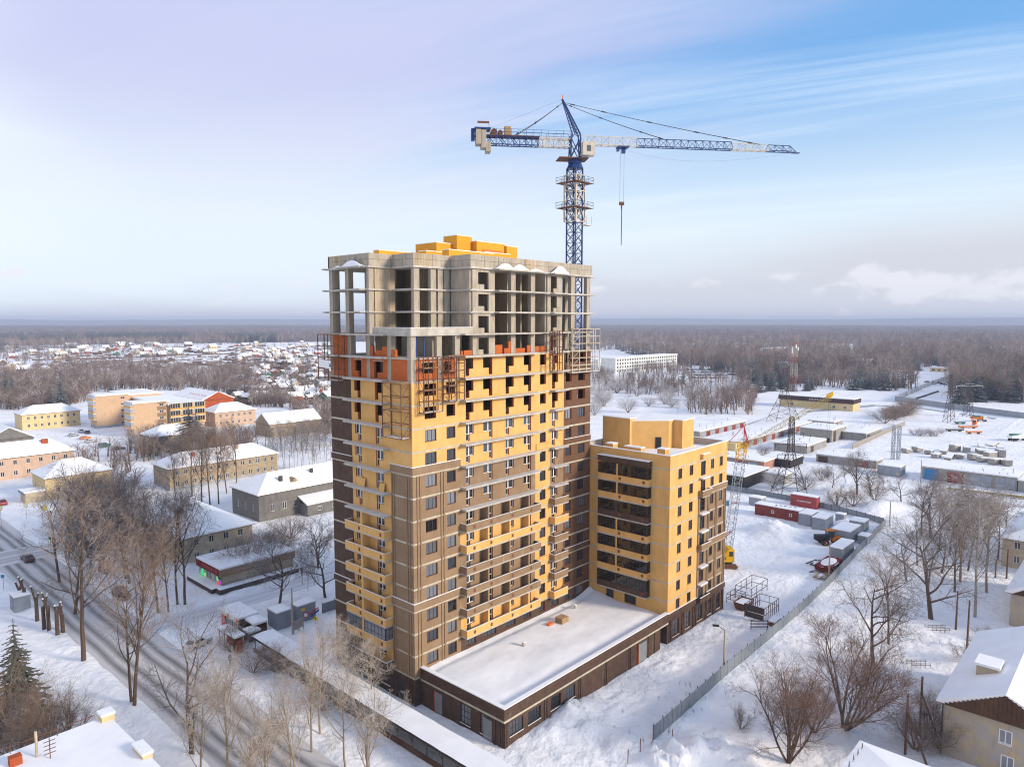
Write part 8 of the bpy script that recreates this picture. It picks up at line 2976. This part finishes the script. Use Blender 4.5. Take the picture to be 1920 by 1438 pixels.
# plot fences: dark thin lines across the snow
for i, (a, b, c, d) in enumerate(((440, 690, 560, 694), (470, 706, 620, 700), (450, 722, 600, 716), (500, 735, 622, 728), (60, 676, 300, 670), (90, 688, 330, 676), (300, 668, 450, 664), (350, 684, 470, 690), (560, 680, 622, 688))):
    p, q = gp(a, b), gp(c, d)
    n_ = 14
    o = thing('plot_fence', 'low dark board fence across the snowy garden plots', 'fence', (p.x, p.y, 0), 'garden plot fences')
    L = (q - p).length / n_
    pmh = MB().box(0, L * 0.97, -0.08, 0.08, -0.3, 1.5).mesh('panel', 'village_green' if i == 1 else 'village_wood')
    for k in range(n_):
        t = p.lerp(q, k / n_)
        inst('panel', pmh, o, (t.x, t.y, 0), math.atan2(q.y - p.y, q.x - p.x))

# ------------------------------------------------------------------ woods as one mass
FC = bpy.data.collections.new('forest_sources')          # never linked to the scene
FAR = dict(n=(12, 6), seg=(4, 2, 1), wander=(0.04, 0.12, 0.1), up=(0.03, 0.12, 0.05), ang=((20, 45), (20, 50)), split=9, len=(0.34, 0.16), rr=(0.45, 0.6),
           shape=lambda t: 0.5 + 0.7 * math.sin(math.pi * min(1, t + 0.02)), lean=0.05, h0=0.9, r0=0.020)
FAR['from'] = (0.25, 0.15)
bark_mat('far_twig', (0.22, 0.155, 0.13), (0.16, 0.112, 0.094), 0.25)
bark_mat('far_twig_pale', (0.36, 0.28, 0.235), (0.27, 0.21, 0.18), 0.5)
def src(name, mb, mat):
    o = bpy.data.objects.new(name, mb.mesh(name, mat))
    FC.objects.link(o)
    return o
for i in range(5):
    T, C = grow(200 + i, FAR)
    src('wood_a%d' % i, T, 'far_twig' if i < 3 else 'far_twig_pale')
T, C = conifer(300, 0.24, 9)
src('wood_c0', C, 'needles')
bark_mat('thicket_twig', (0.20, 0.14, 0.11), (0.145, 0.10, 0.08), 0.15)
FC2 = bpy.data.collections.new('thicket_sources')
for i in range(4):
    T, C = grow(220 + i, FAR)
    o = bpy.data.objects.new('thicket_a%d' % i, T.mesh('thicket', ('far_twig', 'thicket_twig', 'thicket_twig', 'far_twig_pale')[i]))
    FC2.objects.link(o)
FC3 = bpy.data.collections.new('pine_sources')
for i in range(2):
    T, C = conifer(310 + i, 0.28, 9)
    o = bpy.data.objects.new('pine_a%d' % i, C.mesh('pine', 'needles'))
    FC3.objects.link(o)

def wood(name, label, pts, coll, hmin, hmax, wide=1.5):
    """pts: list of ground points; one object that scatters the source trees over them"""
    me_ = bpy.data.meshes.new(name)
    me_.from_pydata([(p.x, p.y, 0) for p in pts], [], [])
    o = bpy.data.objects.new(name, me_)
    COL.objects.link(o)
    o['kind'] = 'stuff'
    o['label'] = label
    o['category'] = 'woods'
    ng = bpy.data.node_groups.new(name + '_scatter', 'GeometryNodeTree')
    ng.interface.new_socket('Geometry', in_out='INPUT', socket_type='NodeSocketGeometry')
    ng.interface.new_socket('Geometry', in_out='OUTPUT', socket_type='NodeSocketGeometry')
    gi, go = ng.nodes.new('NodeGroupInput'), ng.nodes.new('NodeGroupOutput')
    mp = ng.nodes.new('GeometryNodeMeshToPoints')
    ip = ng.nodes.new('GeometryNodeInstanceOnPoints')
    ci = ng.nodes.new('GeometryNodeCollectionInfo')
    ci.inputs['Collection'].default_value = coll
    ci.inputs['Separate Children'].default_value = True
    ip.inputs['Pick Instance'].default_value = True
    rv = ng.nodes.new('FunctionNodeRandomValue')
    rv.data_type = 'FLOAT'
    rv.inputs[2].default_value = hmin
    rv.inputs[3].default_value = hmax
    rot = ng.nodes.new('FunctionNodeRandomValue')
    rot.data_type = 'FLOAT'
    rot.inputs[2].default_value = 0
    rot.inputs[3].default_value = 6.28
    rot.inputs['Seed'].default_value = 5
    cx_ = ng.nodes.new('ShaderNodeCombineXYZ')
    sc = ng.nodes.new('ShaderNodeCombineXYZ')
    mw = ng.nodes.new('ShaderNodeMath')
    mw.operation = 'MULTIPLY'
    mw.inputs[1].default_value = wide
    ng.links.new(rv.outputs[1], mw.inputs[0])
    ng.links.new(mw.outputs[0], sc.inputs[0])
    ng.links.new(mw.outputs[0], sc.inputs[1])
    ng.links.new(rv.outputs[1], sc.inputs[2])
    ng.links.new(rot.outputs[1], cx_.inputs[2])
    ng.links.new(gi.outputs[0], mp.inputs[0])
    ng.links.new(mp.outputs[0], ip.inputs['Points'])
    ng.links.new(ci.outputs[0], ip.inputs['Instance'])
    ng.links.new(cx_.outputs[0], ip.inputs['Rotation'])
    ng.links.new(sc.outputs[0], ip.inputs['Scale'])
    ng.links.new(ip.outputs[0], go.inputs[0])
    md = o.modifiers.new('scatter', 'NODES')
    md.node_group = ng
    return o
def pts_px(n, x0, x1, f_lo, f_hi, seed, power=1.0):
    """ground points whose feet fall between two rows (functions of the column)"""
    rg = random.Random(seed)
    out = []
    for i in range(n):
        x = rg.uniform(x0, x1)
        lo, hi = f_lo(x), f_hi(x)
        out.append(gp(x, lo + (hi - lo) * rg.random() ** power))
    return out
def lin(*k):
    xs, ys = [a for a, b in k], [b for a, b in k]
    return lambda x: float(np.interp(x, xs, ys))
wood('distant_woods', 'brown leafless woods stretching to the horizon on the left', pts_px(3600, -60, 760, lambda x: 612, lin((0, 662), (140, 655), (330, 650), (440, 646), (620, 640), (760, 645)), 1, 1.2), FC, 13, 20)
wood('distant_woods', 'brown leafless woods stretching to the horizon on the right', pts_px(6500, 1080, 2000, lambda x: 617, lin((1080, 668), (1150, 655), (1280, 690), (1400, 708), (1560, 712), (1700, 700), (1760, 690), (1840, 715), (2000, 735)), 2, 1.25), FC, 14, 22)
wood('near_woods', 'tall leafless wood edge above the machine yard', pts_px(420, 1780, 2000, lin((1780, 700), (2000, 700)), lin((1780, 742), (1850, 752), (2000, 760)), 3), FC, 12, 20)
wood('dark_pine_stand', 'dark stands of pines within the far woods on the left', pts_px(620, 160, 355, lambda x: 637, lambda x: 642, 4) + pts_px(260, 425, 520, lambda x: 638, lambda x: 642, 5) + pts_px(260, -20, 145, lambda x: 638, lambda x: 643, 6), FC3, 20, 27)
wood('scrub', 'brown scrub and small trees around the hamlet and gardens on the left',
     pts_px(1100, -30, 170, lin((-30, 690), (170, 690)), lin((-30, 770), (60, 770), (170, 752)), 7) + pts_px(900, 130, 345, lin((130, 682), (345, 690)), lin((130, 735), (345, 733)), 8) + pts_px(600, 330, 480, lin((330, 690), (480, 690)), lin((330, 728), (480, 745)), 9)
     + pts_px(120, 470, 545, lambda x: 745, lambda x: 765, 10) + pts_px(150, 550, 640, lambda x: 765, lambda x: 815, 11) + pts_px(420, 440, 622, lambda x: 645, lambda x: 748, 12) + pts_px(420, 0, 345, lambda x: 652, lambda x: 682, 13), FC2, 5, 10, 2.2)
wood('scrub', 'bare trees and scrub on the snow before the white office block', pts_px(260, 1110, 1400, lin((1110, 705), (1400, 715)), lin((1110, 735), (1400, 752)), 14) + pts_px(120, 1290, 1420, lambda x: 745, lambda x: 778, 15) + pts_px(90, 1190, 1290, lambda x: 692, lambda x: 704, 16), FC2, 6, 12, 1.8)
wood('scrub', 'bare trees along the edge of the woods behind the hall and car park', pts_px(330, 1380, 1720, lin((1380, 700), (1720, 705)), lin((1380, 722), (1720, 735)), 17), FC2, 9, 15, 1.6)
wood('scrub', 'undergrowth of young bare trees around the old houses on the left', pts_px(160, 240, 480, lambda x: 820, lambda x: 865, 18) + pts_px(90, 120, 260, lambda x: 850, lambda x: 985, 19) + pts_px(60, 120, 300, lambda x: 985, lambda x: 1075, 20), FC2, 5, 9, 2.0)

# hedges, sheds and woodpiles too small to tell apart
cl = MB()
rg_ = random.Random(77)
for (n_, x0, x1, y0, y1) in ((900, 430, 625, 648, 758), (420, 60, 440, 650, 690), (120, 0, 130, 690, 760)):
    for i in range(n_):
        p = gp(rg_.uniform(x0, x1), rg_.uniform(y0, y1))
        a_ = rg_.choice((0, VA)) + rg_.uniform(-0.3, 0.3)
        L, w_, h_ = rg_.choice((1.5, 2.5, 6, 9)), rg_.uniform(0.3, 1.2), rg_.uniform(0.6, 1.8)
        cl.obox((p.x, p.y, h_ / 2 - 0.1), (L * math.cos(a_), L * math.sin(a_), 0), (-w_ * math.sin(a_), w_ * math.cos(a_), 0), (0, 0, h_ / 2))
o = cl.build('garden_clutter', 'village_wood')
o['kind'] = 'stuff'
o['label'] = 'low dark hedges, sheds and woodpiles half buried in the garden snow'
o['category'] = 'garden clutter'
wood('dry_weeds', 'dry brown weed stalks poking through the yard snow', pts_px(70, 1230, 1700, lin((1230, 1300), (1700, 1090)), lin((1230, 1438), (1700, 1330)), 31) + pts_px(25, 1150, 1330, lambda x: 1270, lambda x: 1400, 32) + pts_px(40, 1600, 1780, lambda x: 1080, lambda x: 1250, 33), FC2, 0.3, 0.8, 2.0)

# far wooded land: rolling canopy rising to the skyline
rs = np.geomspace(1700, 16000, 90)
th = np.linspace(R(-42), R(42), 260)
RR, TH = np.meshgrid(rs, th)
hx = CAMX + RR * (np.sin(TH) * RIGHT.x + np.cos(TH) * FWD_H.x)
hy = CAMY + RR * (np.sin(TH) * RIGHT.y + np.cos(TH) * FWD_H.y)
rough = vnoise(hx * 0.03, hy * 0.03) * 5 + vnoise(hx * 0.09, hy * 0.09) * 5 + vnoise(hx * 0.004, hy * 0.004) * 8
hz_ = 7 + rough * sstep(1700, 2300, RR) - 9 * sstep(2000, 1700, RR)
side = np.sin(TH)
hz_ = hz_ + 10 * sstep(3500, 5600, RR) - 45 * sstep(5700, 6600, RR) + sstep(11000, 14500, RR) * (112 + 55 * vnoise(hx * 0.0004 + 3, hy * 0.0004) + 14 * side)
hz_ = np.where(RR > 1900, np.maximum(hz_, 2.0), hz_)
hm = MB()
hm.v = list(zip(hx.ravel().tolist(), hy.ravel().tolist(), hz_.ravel().tolist()))
nr, nth = RR.shape[1], RR.shape[0]
for i in range(nth - 1):
    for j in range(nr - 1):
        a = i * nr + j
        hm.f.append((a, a + nr, a + nr + 1, a + 1))
pm('woodland', (0.12, 0.088, 0.078), (0.19, 0.145, 0.13), scale=0.012, detail=8, rough=0.95, bump=1.0, bscale=0.1, spec=0.05, lo=0.3, hi=0.7)
o = hm.build('wooded_hills', 'woodland', fix=False, smooth=True)
o['kind'] = 'structure'

# air
HAZE_D = 0.00013
if HAZE_D:
    hb = MB().box(-3500, 17500, -3500, 17500, -3, 125).build('haze', None)
    m = bpy.data.materials.new('haze_air')
    m.use_nodes = True
    nt = m.node_tree
    nt.nodes.remove(nt.nodes['Principled BSDF'])
    pv = nt.nodes.new('ShaderNodeVolumePrincipled')
    pv.inputs['Color'].default_value = (0.56, 0.64, 0.80, 1)
    pv.inputs['Density'].default_value = HAZE_D
    nt.links.new(pv.outputs[0], nt.nodes['Material Output'].inputs['Volume'])
    hb.data.materials.append(m)
    hb['kind'] = 'stuff'
    hb['label'] = 'pale winter haze over the whole town'
    hb['category'] = 'haze'
